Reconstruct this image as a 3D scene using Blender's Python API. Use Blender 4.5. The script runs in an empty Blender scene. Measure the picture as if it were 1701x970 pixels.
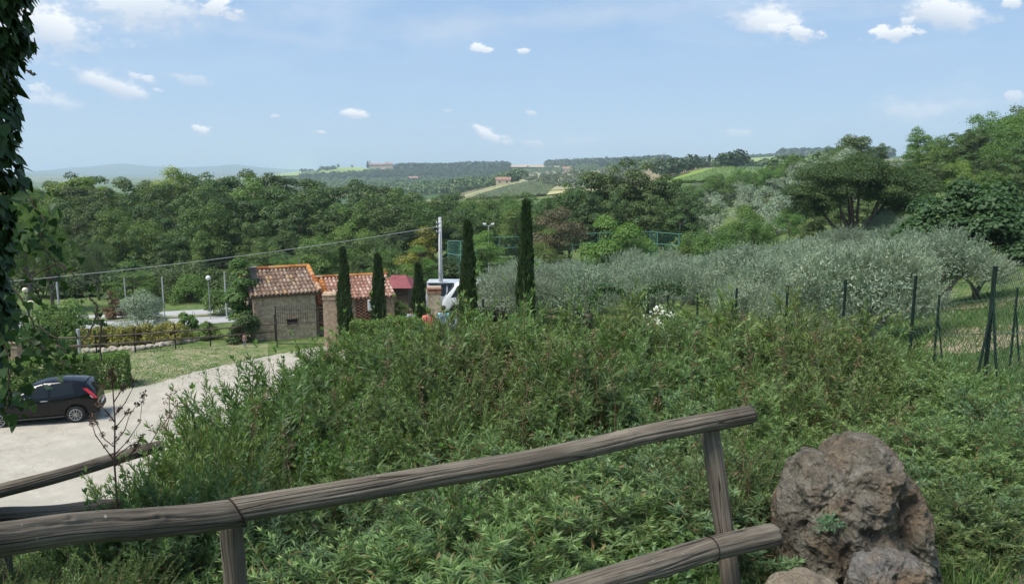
import bpy, bmesh, math, random
import numpy as np
from math import radians, sin, cos, pi
from mathutils import Vector, Matrix, noise
random.seed(7)
RNG = np.random.default_rng(11)
SC = bpy.context.scene
COL = SC.collection

# ------------------------------------------------------------------ camera, world, sun, exposure
FPX = 1280.0
TH = math.atan(197.0/FPX)
CT, ST = cos(TH), sin(TH)
CAMZ = 8.0
cam_d = bpy.data.cameras.new('camera')
cam_d.sensor_width = 36.0
cam_d.lens = 36.0*FPX/1701.0
cam_d.clip_start = 0.05
cam_d.clip_end = 40000
cam = bpy.data.objects.new('camera', cam_d)
cam.location = (0, 0, CAMZ)
cam.rotation_euler = (pi/2-TH, 0, 0)
COL.objects.link(cam)
SC.camera = cam

SUN_EL, SUN_AZ = 62.0, 238.0      # degrees; azimuth clockwise from +Y (behind the camera, a little to the left)
sd = bpy.data.lights.new('sun', 'SUN')
sd.energy = 3.8
sd.angle = radians(26)
sd.color = (1.0, 0.95, 0.86)
so = bpy.data.objects.new('sun', sd)
az, el = radians(SUN_AZ), radians(SUN_EL)
sv = Vector((sin(az)*cos(el), cos(az)*cos(el), sin(el)))
so.rotation_euler = (-sv).to_track_quat('-Z', 'Y').to_euler()
so.location = (0, 0, 60)
COL.objects.link(so)

vs = SC.view_settings
vs.view_transform = 'Standard'
vs.look = 'None'
vs.exposure = 0.52
vs.gamma = 1.0
vs.use_curve_mapping = False
cy = SC.cycles
cy.max_bounces = 6
cy.diffuse_bounces = 3
cy.glossy_bounces = 2
cy.transmission_bounces = 4
cy.transparent_max_bounces = 8
cy.volume_bounces = 1
cy.use_adaptive_sampling = True
cy.adaptive_threshold = 0.02
cy.use_denoising = True
cy.caustics_reflective = False
cy.caustics_refractive = False
cy.sample_clamp_indirect = 6

# ---- pixel helpers (pixels of the 1701x970 photograph, used only to find where things stand)
def Zat(py, Y):
    u = (485.0-py)/FPX
    return Y*(u*CT-ST)/(CT+u*ST)
def W(px, py, Y):
    Z = Zat(py, Y)
    dep = Y*CT-Z*ST
    return ((px-850.5)/FPX*dep, Y, CAMZ+Z)
def Xat(px, Y, z):
    return (px-850.5)/FPX*(Y*CT-(z-CAMZ)*ST)
def pxof(X, Y):
    return 850.5+FPX*X/np.maximum(Y*CT+6*ST*0, 0.01)

def nodes_new(nt, t, **kw):
    n = nt.nodes.new(t)
    for k, v in kw.items():
        setattr(n, k, v)
    return n

def build_world():
    w = bpy.data.worlds.new('World')
    SC.world = w
    w.use_nodes = True
    nt = w.node_tree
    N, L = nt.nodes, nt.links
    for n in list(N): N.remove(n)
    out = N.new('ShaderNodeOutputWorld')
    bg = N.new('ShaderNodeBackground')
    bg.inputs['Strength'].default_value = 0.115
    sky = N.new('ShaderNodeTexSky')
    sky.sky_type = 'NISHITA'
    sky.sun_disc = False
    sky.sun_elevation = radians(SUN_EL)
    sky.sun_rotation = radians(SUN_AZ)
    sky.altitude = 200
    sky.air_density = 1.0
    sky.dust_density = 1.2
    sky.ozone_density = 2.0
    tc = N.new('ShaderNodeTexCoord')
    sep = N.new('ShaderNodeSeparateXYZ')
    L.new(tc.outputs['Generated'], sep.inputs[0])
    def M(op, a, b=None, c=None, clamp=False):
        n = N.new('ShaderNodeMath'); n.operation = op; n.use_clamp = clamp
        for i, v in enumerate((a, b, c)):
            if v is None: continue
            if isinstance(v, (int, float)): n.inputs[i].default_value = v
            else: L.new(v, n.inputs[i])
        return n.outputs[0]
    ya = M('MAXIMUM', M('ABSOLUTE', sep.outputs[1]), 0.02)
    A = M('DIVIDE', sep.outputs[0], ya)
    E = M('DIVIDE', sep.outputs[2], ya)
    comb = N.new('ShaderNodeCombineXYZ')
    L.new(A, comb.inputs[0]); L.new(M('MULTIPLY', E, 1.9), comb.inputs[1]); L.new(sep.outputs[1], comb.inputs[2])
    nz = N.new('ShaderNodeTexNoise'); nz.inputs['Scale'].default_value = 13; nz.inputs['Detail'].default_value = 7; nz.inputs['Roughness'].default_value = 0.62
    L.new(comb.outputs[0], nz.inputs['Vector'])
    nz2 = N.new('ShaderNodeTexNoise'); nz2.inputs['Scale'].default_value = 40; nz2.inputs['Detail'].default_value = 5; nz2.inputs['Roughness'].default_value = 0.6
    L.new(comb.outputs[0], nz2.inputs['Vector'])
    n1 = M('SUBTRACT', nz.outputs['Fac'], 0.5)
    n2 = M('SUBTRACT', nz2.outputs['Fac'], 0.5)
    nn0 = M('ADD', M('MULTIPLY', n1, 2.6), M('MULTIPLY', n2, 1.5)); nns = M('ADD', M('MULTIPLY', n1, 1.2), M('MULTIPLY', n2, 3.6))
    # px, py, half-width, half-height, tilt (px of the photo), density
    clouds = [(85, 42, 105, 34, .25, 1.0), (20, 30, 120, 50, 0, 1.), (215, 2, 110, 40, 0, .95), (365, 10, 32, 20, .1, .9),
              (168, 134, 62, 16, .3, .9), (238, 130, 22, 8, .3, .6), (90, 168, 46, 15, .15, .7), (70, 150, 20, 9, 0, .5),
              (318, 132, 36, 8, .1, .35), (262, 150, 9, 4, .1, .5), (333, 215, 20, 8, .3, .8), (582, 188, 26, 7, .1, .85),
              (534, 220, 13, 4, 0, .6), (458, 193, 7, 3, 0, .5), (808, 83, 24, 9, .15, .95), (868, 85, 16, 5, 0, .7),
              (820, 228, 36, 10, .35, .7), (885, 238, 18, 5, .1, .4), (970, 233, 42, 8, 0, .35), (1225, 222, 28, 6, 0, .35),
              (1278, 36, 66, 30, .15, 1.0), (1320, 52, 40, 12, .1, .8), (1578, 18, 62, 26, .15, 1.0), (1488, 56, 35, 11, -.05, .95),
              (1504, 36, 10, 6, 0, .6), (1676, 5, 20, 10, 0, .7), (1530, 190, 75, 22, .1, .5), (1600, 175, 50, 16, -.1, .35), (884, 188, 12, 4, .2, .5),
              (740, 184, 12, 4, .1, .35), (745, 212, 10, 4, .1, .3), (1690, 160, 20, 10, 0, .5)]
    total = None; shade = None
    for (px, py, hw, hh, tl, dn) in clouds:
        x, y, z = W(px, py, 1.0)
        z -= CAMZ
        sx = hw/FPX; sz = hh/FPX
        da = M('SUBTRACT', A, x); de = M('SUBTRACT', E, z)
        # tilt: py grows downward with px
        v = M('DIVIDE', M('ADD', de, M('MULTIPLY', da, tl)), sz)
        u = M('DIVIDE', da, sx)
        # flat bottoms: distances below the middle count more
        vv = M('MULTIPLY', v, v); uu = M('MULTIPLY', u, u)
        nn = nn0 if hw > 40 else nns
        d2 = M('SQRT', M('ADD', vv, uu))
        m = M('MULTIPLY', M('MULTIPLY', M('ADD', M('SUBTRACT', 1.15 if hw > 40 else 1.15, d2), nn), 1.5 if hw > 40 else 2.0, clamp=True), dn if hw > 40 else min(1, dn*1.35))
        m = M('MULTIPLY', m, 1.0, clamp=True)
        sh = M('MULTIPLY', m, M('MULTIPLY', M('ADD', v, 0.7), 0.9, clamp=True))
        total = m if total is None else M('MAXIMUM', total, m)
        shade = sh if shade is None else M('MAXIMUM', shade, sh)
    # thin high cloud
    for (px, py, hw, hh, tl, dn) in [(760, 44, 170, 26, -.06, .42), (1000, 24, 300, 26, -.10, .38), (1380, 8, 330, 14, .0, .35), (470, 62, 190, 13, .10, .28), (1560, 180, 150, 40, -.1, .3), (1000, 232, 160, 16, 0, .22), (250, 20, 260, 40, 0, .35)]:
        x, y, z = W(px, py, 1.0); z -= CAMZ
        da = M('SUBTRACT', A, x); v = M('DIVIDE', M('ADD', M('SUBTRACT', E, z), M('MULTIPLY', da, tl)), hh/FPX); u = M('DIVIDE', da, hw/FPX)
        d2 = M('SQRT', M('ADD', M('MULTIPLY', v, v), M('MULTIPLY', u, u)))
        m = M('MULTIPLY', M('MULTIPLY', M('ADD', M('SUBTRACT', 1.1, d2), M('MULTIPLY', nn0, .8)), .9, clamp=True), dn)
        total = M('MAXIMUM', total, m)
    comb2 = N.new('ShaderNodeCombineXYZ')
    L.new(M('MULTIPLY', A, 1.0), comb2.inputs[0])
    L.new(M('ADD', M('MULTIPLY', E, 5.0), M('MULTIPLY', A, -0.4)), comb2.inputs[1]); L.new(sep.outputs[1], comb2.inputs[2])
    nz3 = N.new('ShaderNodeTexNoise'); nz3.inputs['Scale'].default_value = 2.6; nz3.inputs['Detail'].default_value = 6; nz3.inputs['Distortion'].default_value = .6
    L.new(comb2.outputs[0], nz3.inputs['Vector'])
    wisp = M('MULTIPLY', M('SUBTRACT', nz3.outputs['Fac'], 0.47), 3.4, clamp=True)
    hi = M('MULTIPLY', M('SUBTRACT', E, 0.10), 8.0, clamp=True)
    wisp = M('MULTIPLY', M('MULTIPLY', wisp, hi), 0.6)
    veil = M('MULTIPLY', M('SUBTRACT', nz.outputs['Fac'], .40), 0.12, clamp=True)
    # sky tint: a clear summer sky, paler towards the horizon
    tint = N.new('ShaderNodeMixRGB'); tint.blend_type = 'MULTIPLY'; tint.inputs[0].default_value = 1.0
    L.new(sky.outputs[0], tint.inputs[1])
    tint.inputs[2].default_value = (0.93, 1.0, 1.06, 1)
    grad = N.new('ShaderNodeValToRGB'); ge = grad.color_ramp.elements
    ge[0].position = 0.0; ge[0].color = (3.0/8, 4.05/8, 5.3/8, 1); ge[1].position = 1.0; ge[1].color = (1.25/8, 2.3/8, 4.4/8, 1)
    x_ = ge.new(.2); x_.color = (2.3/8, 3.4/8, 5.0/8, 1)
    L.new(M('MULTIPLY', sep.outputs[2], 1.0, clamp=True), grad.inputs[0])
    gsc = N.new('ShaderNodeVectorMath'); gsc.operation = 'SCALE'; gsc.inputs['Scale'].default_value = 8.0; L.new(grad.outputs[0], gsc.inputs[0])
    air = N.new('ShaderNodeMixRGB'); air.inputs[0].default_value = .8; L.new(tint.outputs[0], air.inputs[1]); L.new(gsc.outputs[0], air.inputs[2])
    tint = air
    mixw = N.new('ShaderNodeMixRGB')
    L.new(M('ADD', wisp, veil), mixw.inputs[0]); L.new(tint.outputs[0], mixw.inputs[1]); mixw.inputs[2].default_value = (4.9, 5.4, 6.0, 1)
    cc = N.new('ShaderNodeMixRGB')
    L.new(shade, cc.inputs[0]); cc.inputs[1].default_value = (4.1, 4.6, 5.3, 1); cc.inputs[2].default_value = (6.2, 6.4, 6.6, 1)
    mixc = N.new('ShaderNodeMixRGB')
    L.new(M('MULTIPLY', total, 0.92), mixc.inputs[0]); L.new(mixw.outputs[0], mixc.inputs[1]); L.new(cc.outputs[0], mixc.inputs[2])
    L.new(mixc.outputs[0], bg.inputs['Color'])
    L.new(bg.outputs[0], out.inputs[0])
    w.cycles.sampling_method = 'MANUAL'
    w.cycles.sample_map_resolution = 512
build_world()

# ------------------------------------------------------------------ materials
def mat(name, col, rough=0.8, var=None, scale=5.0, detail=4, bump=0.0, bscale=None, metal=0.0, spec=0.3, coords='Object', stretch=None, trans=0.0, dirt=None):
    """Principled with a noise mix between col and var."""
    m = bpy.data.materials.new(name); m.use_nodes = True
    nt = m.node_tree; N, L = nt.nodes, nt.links
    b = N['Principled BSDF']
    b.inputs['Roughness'].default_value = rough
    b.inputs['Metallic'].default_value = metal
    b.inputs['Specular IOR Level'].default_value = spec
    b.inputs['Base Color'].default_value = (*col, 1)
    tc = N.new('ShaderNodeTexCoord'); mp = N.new('ShaderNodeMapping')
    L.new(tc.outputs[coords], mp.inputs[0])
    if stretch: mp.inputs['Scale'].default_value = stretch
    if var is not None:
        nz = N.new('ShaderNodeTexNoise'); nz.inputs['Scale'].default_value = scale; nz.inputs['Detail'].default_value = detail; nz.inputs['Roughness'].default_value = .65
        L.new(mp.outputs[0], nz.inputs['Vector'])
        rp = N.new('ShaderNodeValToRGB'); rp.color_ramp.elements[0].position = .36; rp.color_ramp.elements[1].position = .64
        rp.color_ramp.elements[0].color = (*col, 1); rp.color_ramp.elements[1].color = (*var, 1)
        L.new(nz.outputs['Fac'], rp.inputs[0])
        src = rp.outputs[0]
        if dirt:
            n2 = N.new('ShaderNodeTexNoise'); n2.inputs['Scale'].default_value = scale*0.23; n2.inputs['Detail'].default_value = 3
            L.new(mp.outputs[0], n2.inputs['Vector'])
            r2 = N.new('ShaderNodeValToRGB'); r2.color_ramp.elements[0].position = .48; r2.color_ramp.elements[1].position = .62
            L.new(n2.outputs['Fac'], r2.inputs[0])
            mx = N.new('ShaderNodeMixRGB'); L.new(r2.outputs[0], mx.inputs[0]); L.new(src, mx.inputs[1]); mx.inputs[2].default_value = (*dirt, 1)
            src = mx.outputs[0]
        L.new(src, b.inputs['Base Color'])
    if bump:
        nb = N.new('ShaderNodeTexNoise'); nb.inputs['Scale'].default_value = bscale or scale*3; nb.inputs['Detail'].default_value = 6
        L.new(mp.outputs[0], nb.inputs['Vector'])
        bp = N.new('ShaderNodeBump'); bp.inputs['Strength'].default_value = bump; bp.inputs['Distance'].default_value = .03
        L.new(nb.outputs['Fac'], bp.inputs['Height']); L.new(bp.outputs[0], b.inputs['Normal'])
    return m

def leaf_mat(name, c0, c1, c2=None, rough=0.55, trans=0.3, spec=0.35, objvar=0.25, c3=None):
    """Foliage: every leaf has its own tint (attribute), every plant a slight hue of its own."""
    m = bpy.data.materials.new(name); m.use_nodes = True
    nt = m.node_tree; N, L = nt.nodes, nt.links
    b = N['Principled BSDF']; out = N['Material Output']
    b.inputs['Roughness'].default_value = rough
    b.inputs['Specular IOR Level'].default_value = spec
    at = N.new('ShaderNodeAttribute'); at.attribute_name = 'tint'
    rp = N.new('ShaderNodeValToRGB')
    e = rp.color_ramp.elements
    e[0].position = 0; e[0].color = (*c0, 1); e[1].position = .72 if c2 else 1.0; e[1].color = (*c1, 1)
    if c2:
        x = e.new(.93 if c3 else 1.0); x.color = (*c2, 1)
    if c3:
        x = e.new(1.0); x.color = (*c3, 1)
    L.new(at.outputs['Fac'], rp.inputs[0])
    oi = N.new('ShaderNodeObjectInfo')
    hs = N.new('ShaderNodeHueSaturation')
    mr = N.new('ShaderNodeMapRange'); mr.inputs['To Min'].default_value = 1-objvar; mr.inputs['To Max'].default_value = 1+objvar
    L.new(oi.outputs['Random'], mr.inputs[0]); L.new(mr.outputs[0], hs.inputs['Value'])
    mh = N.new('ShaderNodeMapRange'); mh.inputs['To Min'].default_value = .5-.022*(objvar/.25); mh.inputs['To Max'].default_value = .5+.014*(objvar/.25)
    ma = N.new('ShaderNodeMath'); ma.operation = 'FRACT'; mb = N.new('ShaderNodeMath'); mb.operation = 'MULTIPLY'; mb.inputs[1].default_value = 7.31
    L.new(oi.outputs['Random'], mb.inputs[0]); L.new(mb.outputs[0], ma.inputs[0]); L.new(ma.outputs[0], mh.inputs[0]); L.new(mh.outputs[0], hs.inputs['Hue'])
    L.new(rp.outputs[0], hs.inputs['Color'])
    L.new(hs.outputs[0], b.inputs['Base Color'])
    tr = N.new('ShaderNodeBsdfTranslucent')
    gm = N.new('ShaderNodeMixRGB'); gm.blend_type = 'MULTIPLY'; gm.inputs[0].default_value = 1; gm.inputs[2].default_value = (1.5, 1.6, .7, 1)
    L.new(hs.outputs[0], gm.inputs[1]); L.new(gm.outputs[0], tr.inputs[0])
    mx = N.new('ShaderNodeMixShader'); mx.inputs[0].default_value = trans
    L.new(b.outputs[0], mx.inputs[1]); L.new(tr.outputs[0], mx.inputs[2]); L.new(mx.outputs[0], out.inputs[0])
    return m

# ------------------------------------------------------------------ object helpers
def tag(o, label=None, cat=None, group=None, kind=None):
    if label: o['label'] = label
    if cat: o['category'] = cat
    if group: o['group'] = group
    if kind: o['kind'] = kind
    return o
def empty(name, loc=(0, 0, 0), rz=0.0, label=None, cat=None, group=None, kind=None, parent=None):
    o = bpy.data.objects.new(name, None); COL.objects.link(o)
    o.empty_display_size = .2
    o.location = loc; o.rotation_euler = (0, 0, rz)
    if parent: o.parent = parent
    return tag(o, label, cat, group, kind)
def link(name, me, m=None, parent=None, smooth=False):
    o = bpy.data.objects.new(name, me); COL.objects.link(o)
    if m is not None and len(me.materials) == 0: me.materials.append(m)
    if parent: o.parent = parent
    if smooth:
        me.polygons.foreach_set('use_smooth', np.ones(len(me.polygons), dtype=bool))
    return o
def copy_tree(o, parent=None, label=None, group=None):
    c = o.copy(); COL.objects.link(c); c.parent = parent
    if label: c['label'] = label
    if group: c['group'] = group
    for ch in list(o.children): copy_tree(ch, c)
    return c

def tri_mesh(name, V, T, tint=None, uv=None):
    me = bpy.data.meshes.new(name)
    V = np.asarray(V, dtype=np.float32); T = np.asarray(T, dtype=np.int32)
    me.vertices.add(len(V)); me.vertices.foreach_set('co', V.ravel())
    me.loops.add(T.size); me.loops.foreach_set('vertex_index', T.ravel())
    k = T.shape[1]
    me.polygons.add(len(T)); me.polygons.foreach_set('loop_start', np.arange(0, T.size, k, dtype=np.int32))
    try: me.polygons.foreach_set('loop_total', np.full(len(T), k, dtype=np.int32))
    except Exception: pass
    if tint is not None:
        a = me.attributes.new('tint', 'FLOAT', 'POINT'); a.data.foreach_set('value', np.asarray(tint, dtype=np.float32))
    me.update(calc_edges=True)
    return me

class MB:
    """collects shapes into one mesh"""
    def __init__(s): s.v = []; s.f = []
    def add(s, vs, fs):
        n = len(s.v); s.v += [tuple(v) for v in vs]; s.f += [tuple(i+n for i in f) for f in fs]; return s
    def box(s, x0, x1, y0, y1, z0, z1, taper=0.0):
        t = taper
        vs = [(x0, y0, z0), (x1, y0, z0), (x1, y1, z0), (x0, y1, z0), (x0+t, y0+t, z1), (x1-t, y0+t, z1), (x1-t, y1-t, z1), (x0+t, y1-t, z1)]
        return s.add(vs, [(0, 3, 2, 1), (4, 5, 6, 7), (0, 1, 5, 4), (1, 2, 6, 5), (2, 3, 7, 6), (3, 0, 4, 7)])
    def obox(s, c, u, v, w):
        """oriented box: centre, three half-axis vectors"""
        c, u, v, w = map(Vector, (c, u, v, w)); vs = []
        for k in (-1, 1):
            for a, b in ((-1, -1), (1, -1), (1, 1), (-1, 1)): vs.append(c+u*a+v*b+w*k)
        return s.add(vs, [(0, 3, 2, 1), (4, 5, 6, 7), (0, 1, 5, 4), (1, 2, 6, 5), (2, 3, 7, 6), (3, 0, 4, 7)])
    def tube(s, pts, rad, n=8, cap=True, wob=0.0):
        pts = [Vector(p) for p in pts]; k = len(pts)
        if not hasattr(rad, '__len__'): rad = [rad]*k
        vs = []; fs = []
        up = None
        for i, p in enumerate(pts):
            d = (pts[min(i+1, k-1)]-pts[max(i-1, 0)]).normalized()
            if up is None: up = Vector((0, 0, 1)) if abs(d.z) < .9 else Vector((1, 0, 0))
            a = d.cross(up).normalized(); b = a.cross(d).normalized(); up = b
            for j in range(n):
                t = 2*pi*j/n
                r = rad[i]*(1+wob*(noise.noise(Vector((j*1.7+i*.1, i*.35, rad[0]*50)))))
                vs.append(p+a*cos(t)*r+b*sin(t)*r)
        for i in range(k-1):
            for j in range(n):
                j2 = (j+1) % n
                fs.append((i*n+j, i*n+j2, (i+1)*n+j2, (i+1)*n+j))
        if cap: fs.append(tuple(range(n-1, -1, -1))); fs.append(tuple((k-1)*n+j for j in range(n)))
        return s.add(vs, fs)
    def sphere(s, c, r, seg=10, rings=7, sq=(1, 1, 1)):
        vs = []; fs = []
        for i in range(rings+1):
            ph = pi*i/rings
            for j in range(seg):
                t = 2*pi*j/seg
                vs.append((c[0]+r*sq[0]*sin(ph)*cos(t), c[1]+r*sq[1]*sin(ph)*sin(t), c[2]+r*sq[2]*cos(ph)))
        for i in range(rings):
            for j in range(seg):
                a, b = i*seg+j, i*seg+(j+1) % seg
                c2, d = (i+1)*seg+(j+1) % seg, (i+1)*seg+j
                if i == 0: fs.append((a, c2, d)) if False else fs.append((i*seg, d, c2)) if False else fs.append((a, d, c2))
                elif i == rings-1: fs.append((a, d, b))
                else: fs.append((a, d, c2, b))
        return s.add(vs, fs)
    def build(s, name, m=None, parent=None, smooth=False, loc=None):
        me = bpy.data.meshes.new(name); me.from_pydata(s.v, [], s.f); me.update()
        o = link(name, me, m, parent, smooth)
        if loc is not None: o.location = loc
        return o

# ------------------------------------------------------------------ terrain
# control points: pixel column, distance, height of the ground (or, with a leading 'y', the pixel row it shows at)
CP = []
def cp(px, *pairs):
    for Y, z in pairs:
        if isinstance(z, str):
            z = CAMZ+Zat(float(z), Y)
        CP.append((px, Y, z))
cp(-900, (2, 6.2), (5, 5.0), (9, 3), (14, .3), (24, .1), (40, -.2), (80, -2), (200, -8), (600, -22), (2000, -25), (8000, 60.))
cp(0, (1.5, 6.2), (2.6, 5.9), (4, 5.3), (6, 4.2), (8.5, 1.9), (12, .2), (17, 0.), (24, .0), (38, -.25), (44, -.6), (55, -1.2), (80, -2.5), (110, -4), (200, -8), (500, -20), (1000, -25), (2000, -20), (4000, -5), (8000, '287'), (13000, 20))
cp(200, (2.6, 5.9), (4, 5.3), (6, 4.4), (9, 2), (12.5, .25), (17, 0), (30, -.05), (38, -.25), (46, -.6), (60, -1.4), (110, -4), (200, -8), (500, -20), (1000, -22), (2000, -20), (7000, 10), (8000, '270'), (9500, 10))
cp(110, (8000, '279')); cp(60, (8000, '286')); cp(300, (8000, '277'), (7000, 10)); cp(390, (8000, '272'), (7000, 10), (9500, 10)); cp(460, (8000, '280')); cp(540, (8000, '283')); cp(640, (8000, '279'))
cp(400, (2.7, 5.9), (4, 5.4), (6, 4.7), (9, 4.2), (12, 1.9), (15, .4), (20, .0), (30, -.1), (37, -.3), (46, -.6), (60, -1.4), (80, -2.6), (110, -4), (200, -8), (500, -22), (1000, -18), (1500, -14), (2000, '297'))
cp(460, (2000, '294')); cp(520, (2000, '284'), (1600, '297')); cp(560, (2000, '280'))
cp(600, (2.8, 5.9), (4, 5.4), (6, 5.0), (10, 4.6), (13, 3.4), (18, .8), (25, .0), (37, -.3), (46, -.8), (60, -1.6), (80, -2.8), (110, -4), (200, -8), (500, -16), (1000, -17), (1500, '305'), (2000, '280.5'), (3000, -5))
cp(640, (2000, '279.5'), (2100, '279.5'), (3000, -5))
cp(700, (500, -14), (1000, '316'), (1500, '303'), (2000, '280'), (3500, 0))
cp(800, (2.9, 5.9), (4, 5.5), (7, 5.0), (11, 4.8), (14, 3.9), (20, 1.6), (28, .2), (38, -.2), (50, -.8), (80, -2.6), (110, -4), (200, -8), (350, -11), (420, '334'), (500, '327'), (560, '322'), (800, '316'), (1500, '297'), (2000, '277'), (3500, 5))
cp(870, (420, '325'), (500, '308'), (600, '300'), (700, '297'), (900, -6), (2000, '277'), (3500, 5))
cp(960, (3.2, 5.9), (4, 5.6), (7, 5.2), (11, 5.), (14, 4.3), (20, 2.3), (28, .6), (38, -.1), (50, -.8), (80, -2.2), (110, -3.5), (200, -7), (350, -8), (500, '305'), (620, '290'), (900, '292'), (2000, '276'), (3500, 10))
cp(1100, (150, -3), (300, '312'), (450, '290'), (700, '283'), (1200, '279'), (2000, '272'), (3500, 15))
cp(1200, (3.6, 5.8), (5, 5.5), (8, 5.1), (11, 4.9), (14, 4.2), (20, 3.0), (28, 1.7), (38, .5), (50, -.6), (80, -2), (110, -2.), (150, '345'), (200, '325'), (300, '303'), (400, '279'), (700, '279'), (1200, '276'), (2000, '268'), (3500, 20))
cp(1300, (120, '365'), (200, '318'), (300, '300'), (400, '287'), (700, '279'), (1200, '274'), (2000, '264'), (3500, 25))
cp(1400, (3.8, 5.5), (4.6, 5.4), (6, 5.3), (9, 5.1), (12, 4.8), (14, 4.4), (20, 3.3), (28, 2.2), (38, 1.4), (50, 1.0), (70, 1.5), (100, '330'), (130, '296'), (180, '284'), (400, '287'), (1200, '275'), (2000, '262'), (3500, 25))
cp(1500, (14, 4.2), (20, 3.6), (28, 3.), (45, 2.8), (70, 3.2), (95, '330'), (115, '300'), (128, '276'), (200, '275'), (500, 14), (2000, '262'))
cp(1700, (3, 5.6), (5, 5.4), (8, 5.3), (11, 4.8), (14, 4.35), (20, 4.1), (28, 4.1), (45, 4.2), (70, 4.5), (95, '300'), (130, '262'), (200, 14), (500, 24), (2000, 60), (8000, 80))
cp(2700, (3, 5.6), (5, 5.5), (8, 5.5), (14, 5.3), (28, 5.), (60, 6), (120, 9), (300, 20), (2000, 60), (8000, 80))
CPa = np.array([[math.atan2(Xat(p, Y, z), Y), math.log(math.hypot(Xat(p, Y, z), Y)), z] for p, Y, z in CP])
KA = 2.6
P_ = np.c_[CPa[:, 0]*KA, CPa[:, 1]]
def _k(D): return D
_D = np.linalg.norm(P_[:, None]-P_[None], axis=2)
_n = len(P_)
_A = np.zeros((_n+3, _n+3)); _A[:_n, :_n] = _D - 1e-3*np.eye(_n); _A[:_n, _n] = 1; _A[:_n, n_:=_n+1] = P_[:, 0]; _A[:_n, _n+2] = P_[:, 1]; _A[_n:, :_n] = _A[:_n, _n:].T
_w = np.linalg.solve(_A, np.r_[CPa[:, 2], 0, 0, 0])
def T_exact(a, lr):
    a = np.asarray(a, float); lr = np.asarray(lr, float)
    ac = np.clip(a, -1.05, 1.05)*KA
    q = np.c_[ac.ravel(), lr.ravel()]
    out = np.empty(len(q))
    for i in range(0, len(q), 20000):
        qq = q[i:i+20000]
        D = np.linalg.norm(qq[:, None]-P_[None], axis=2)
        out[i:i+20000] = D@_w[:_n]+_w[_n]+qq@_w[_n+1:]
    out = out.reshape(a.shape)
    back = np.clip((np.abs(a)-1.05)/.9, 0, 1)
    rr = np.exp(lr)
    zb = 6.1+0.0*rr+np.clip((rr-30)/200, 0, 1)*8
    return out*(1-back)+zb*back
AZ = np.unique(np.r_[np.linspace(-pi, -.75, 50), np.linspace(-.75, .75, 420), np.linspace(.75, pi, 50)])
LR = np.unique(np.r_[np.linspace(math.log(.6), math.log(70), 210), np.linspace(math.log(70), math.log(3500), 150), np.linspace(math.log(3500), math.log(13500), 25)])
AA, LL = np.meshgrid(AZ, LR)
ZZ = T_exact(AA, LL)
_r = np.exp(LL)
_XX, _YY = np.sin(AA)*_r, np.cos(AA)*_r
def wav(x, y, s, seed):
    g = np.random.default_rng(seed); o = 0
    for i in range(7):
        th = g.uniform(0, 2*pi); k = g.uniform(.6, 1.7)/s
        o = o+np.sin((x*cos(th)+y*sin(th))*k*2*pi+g.uniform(0, 6.28))
    return o/7
ZZ += wav(_XX, _YY, 2.5, 1)*np.clip(.04*_r/8, 0, .07)*np.where((_r > 12) & (_r < 34) & (AA < -.1), .25, 1)
ZZ += wav(_XX, _YY, 260, 2)*np.clip((_r-300)/600, 0, 1)*2.2
ZZ[:, -1] = ZZ[:, 0] = (ZZ[:, -1]+ZZ[:, 0])/2
def TZ(X, Y):
    """height of the ground mesh"""
    X = np.asarray(X, float); Y = np.asarray(Y, float)
    a = np.arctan2(X, Y); l = np.log(np.maximum(np.hypot(X, Y), .61))
    i = np.clip(np.searchsorted(AZ, a)-1, 0, len(AZ)-2); j = np.clip(np.searchsorted(LR, l)-1, 0, len(LR)-2)
    u = (a-AZ[i])/(AZ[i+1]-AZ[i]); v = np.clip((l-LR[j])/(LR[j+1]-LR[j]), 0, 1)
    r = (ZZ[j, i]*(1-u)+ZZ[j, i+1]*u)*(1-v)+(ZZ[j+1, i]*(1-u)+ZZ[j+1, i+1]*u)*v
    return float(r) if r.ndim == 0 else r
def GP(px, py, y0=3.0, y1=9000.0):
    """first point of the ground under a pixel of the photo"""
    Ys = np.exp(np.linspace(math.log(y0), math.log(y1), 1500))
    Z = Ys*((485.0-py)/FPX*CT-ST)/(CT+(485.0-py)/FPX*ST)
    X = (px-850.5)/FPX*(Ys*CT-Z*ST)
    d = (CAMZ+Z)-TZ(X, Ys)
    k = np.argmax(d < 0)
    if d[k] >= 0:
        k = int(np.argmin(np.where(Ys < 2600, d/Ys, 9)))     # the ray clears the crest: take the crest
        return (float(X[k]), float(Ys[k]), TZ(X[k], Ys[k]))
    if k > 0:
        t = d[k-1]/(d[k-1]-d[k]+1e-9); Yv = Ys[k-1]+(Ys[k]-Ys[k-1])*t
        Xv = X[k-1]+(X[k]-X[k-1])*t
    else: Yv, Xv = Ys[0], X[0]
    return (float(Xv), float(Yv), TZ(Xv, Yv))
def GX(px, Y):
    """ground point in a pixel column at a distance"""
    z = CAMZ-2
    for _ in range(6):
        X = Xat(px, Y, z); z = TZ(X, Y)
    return (X, Y, z)

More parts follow.
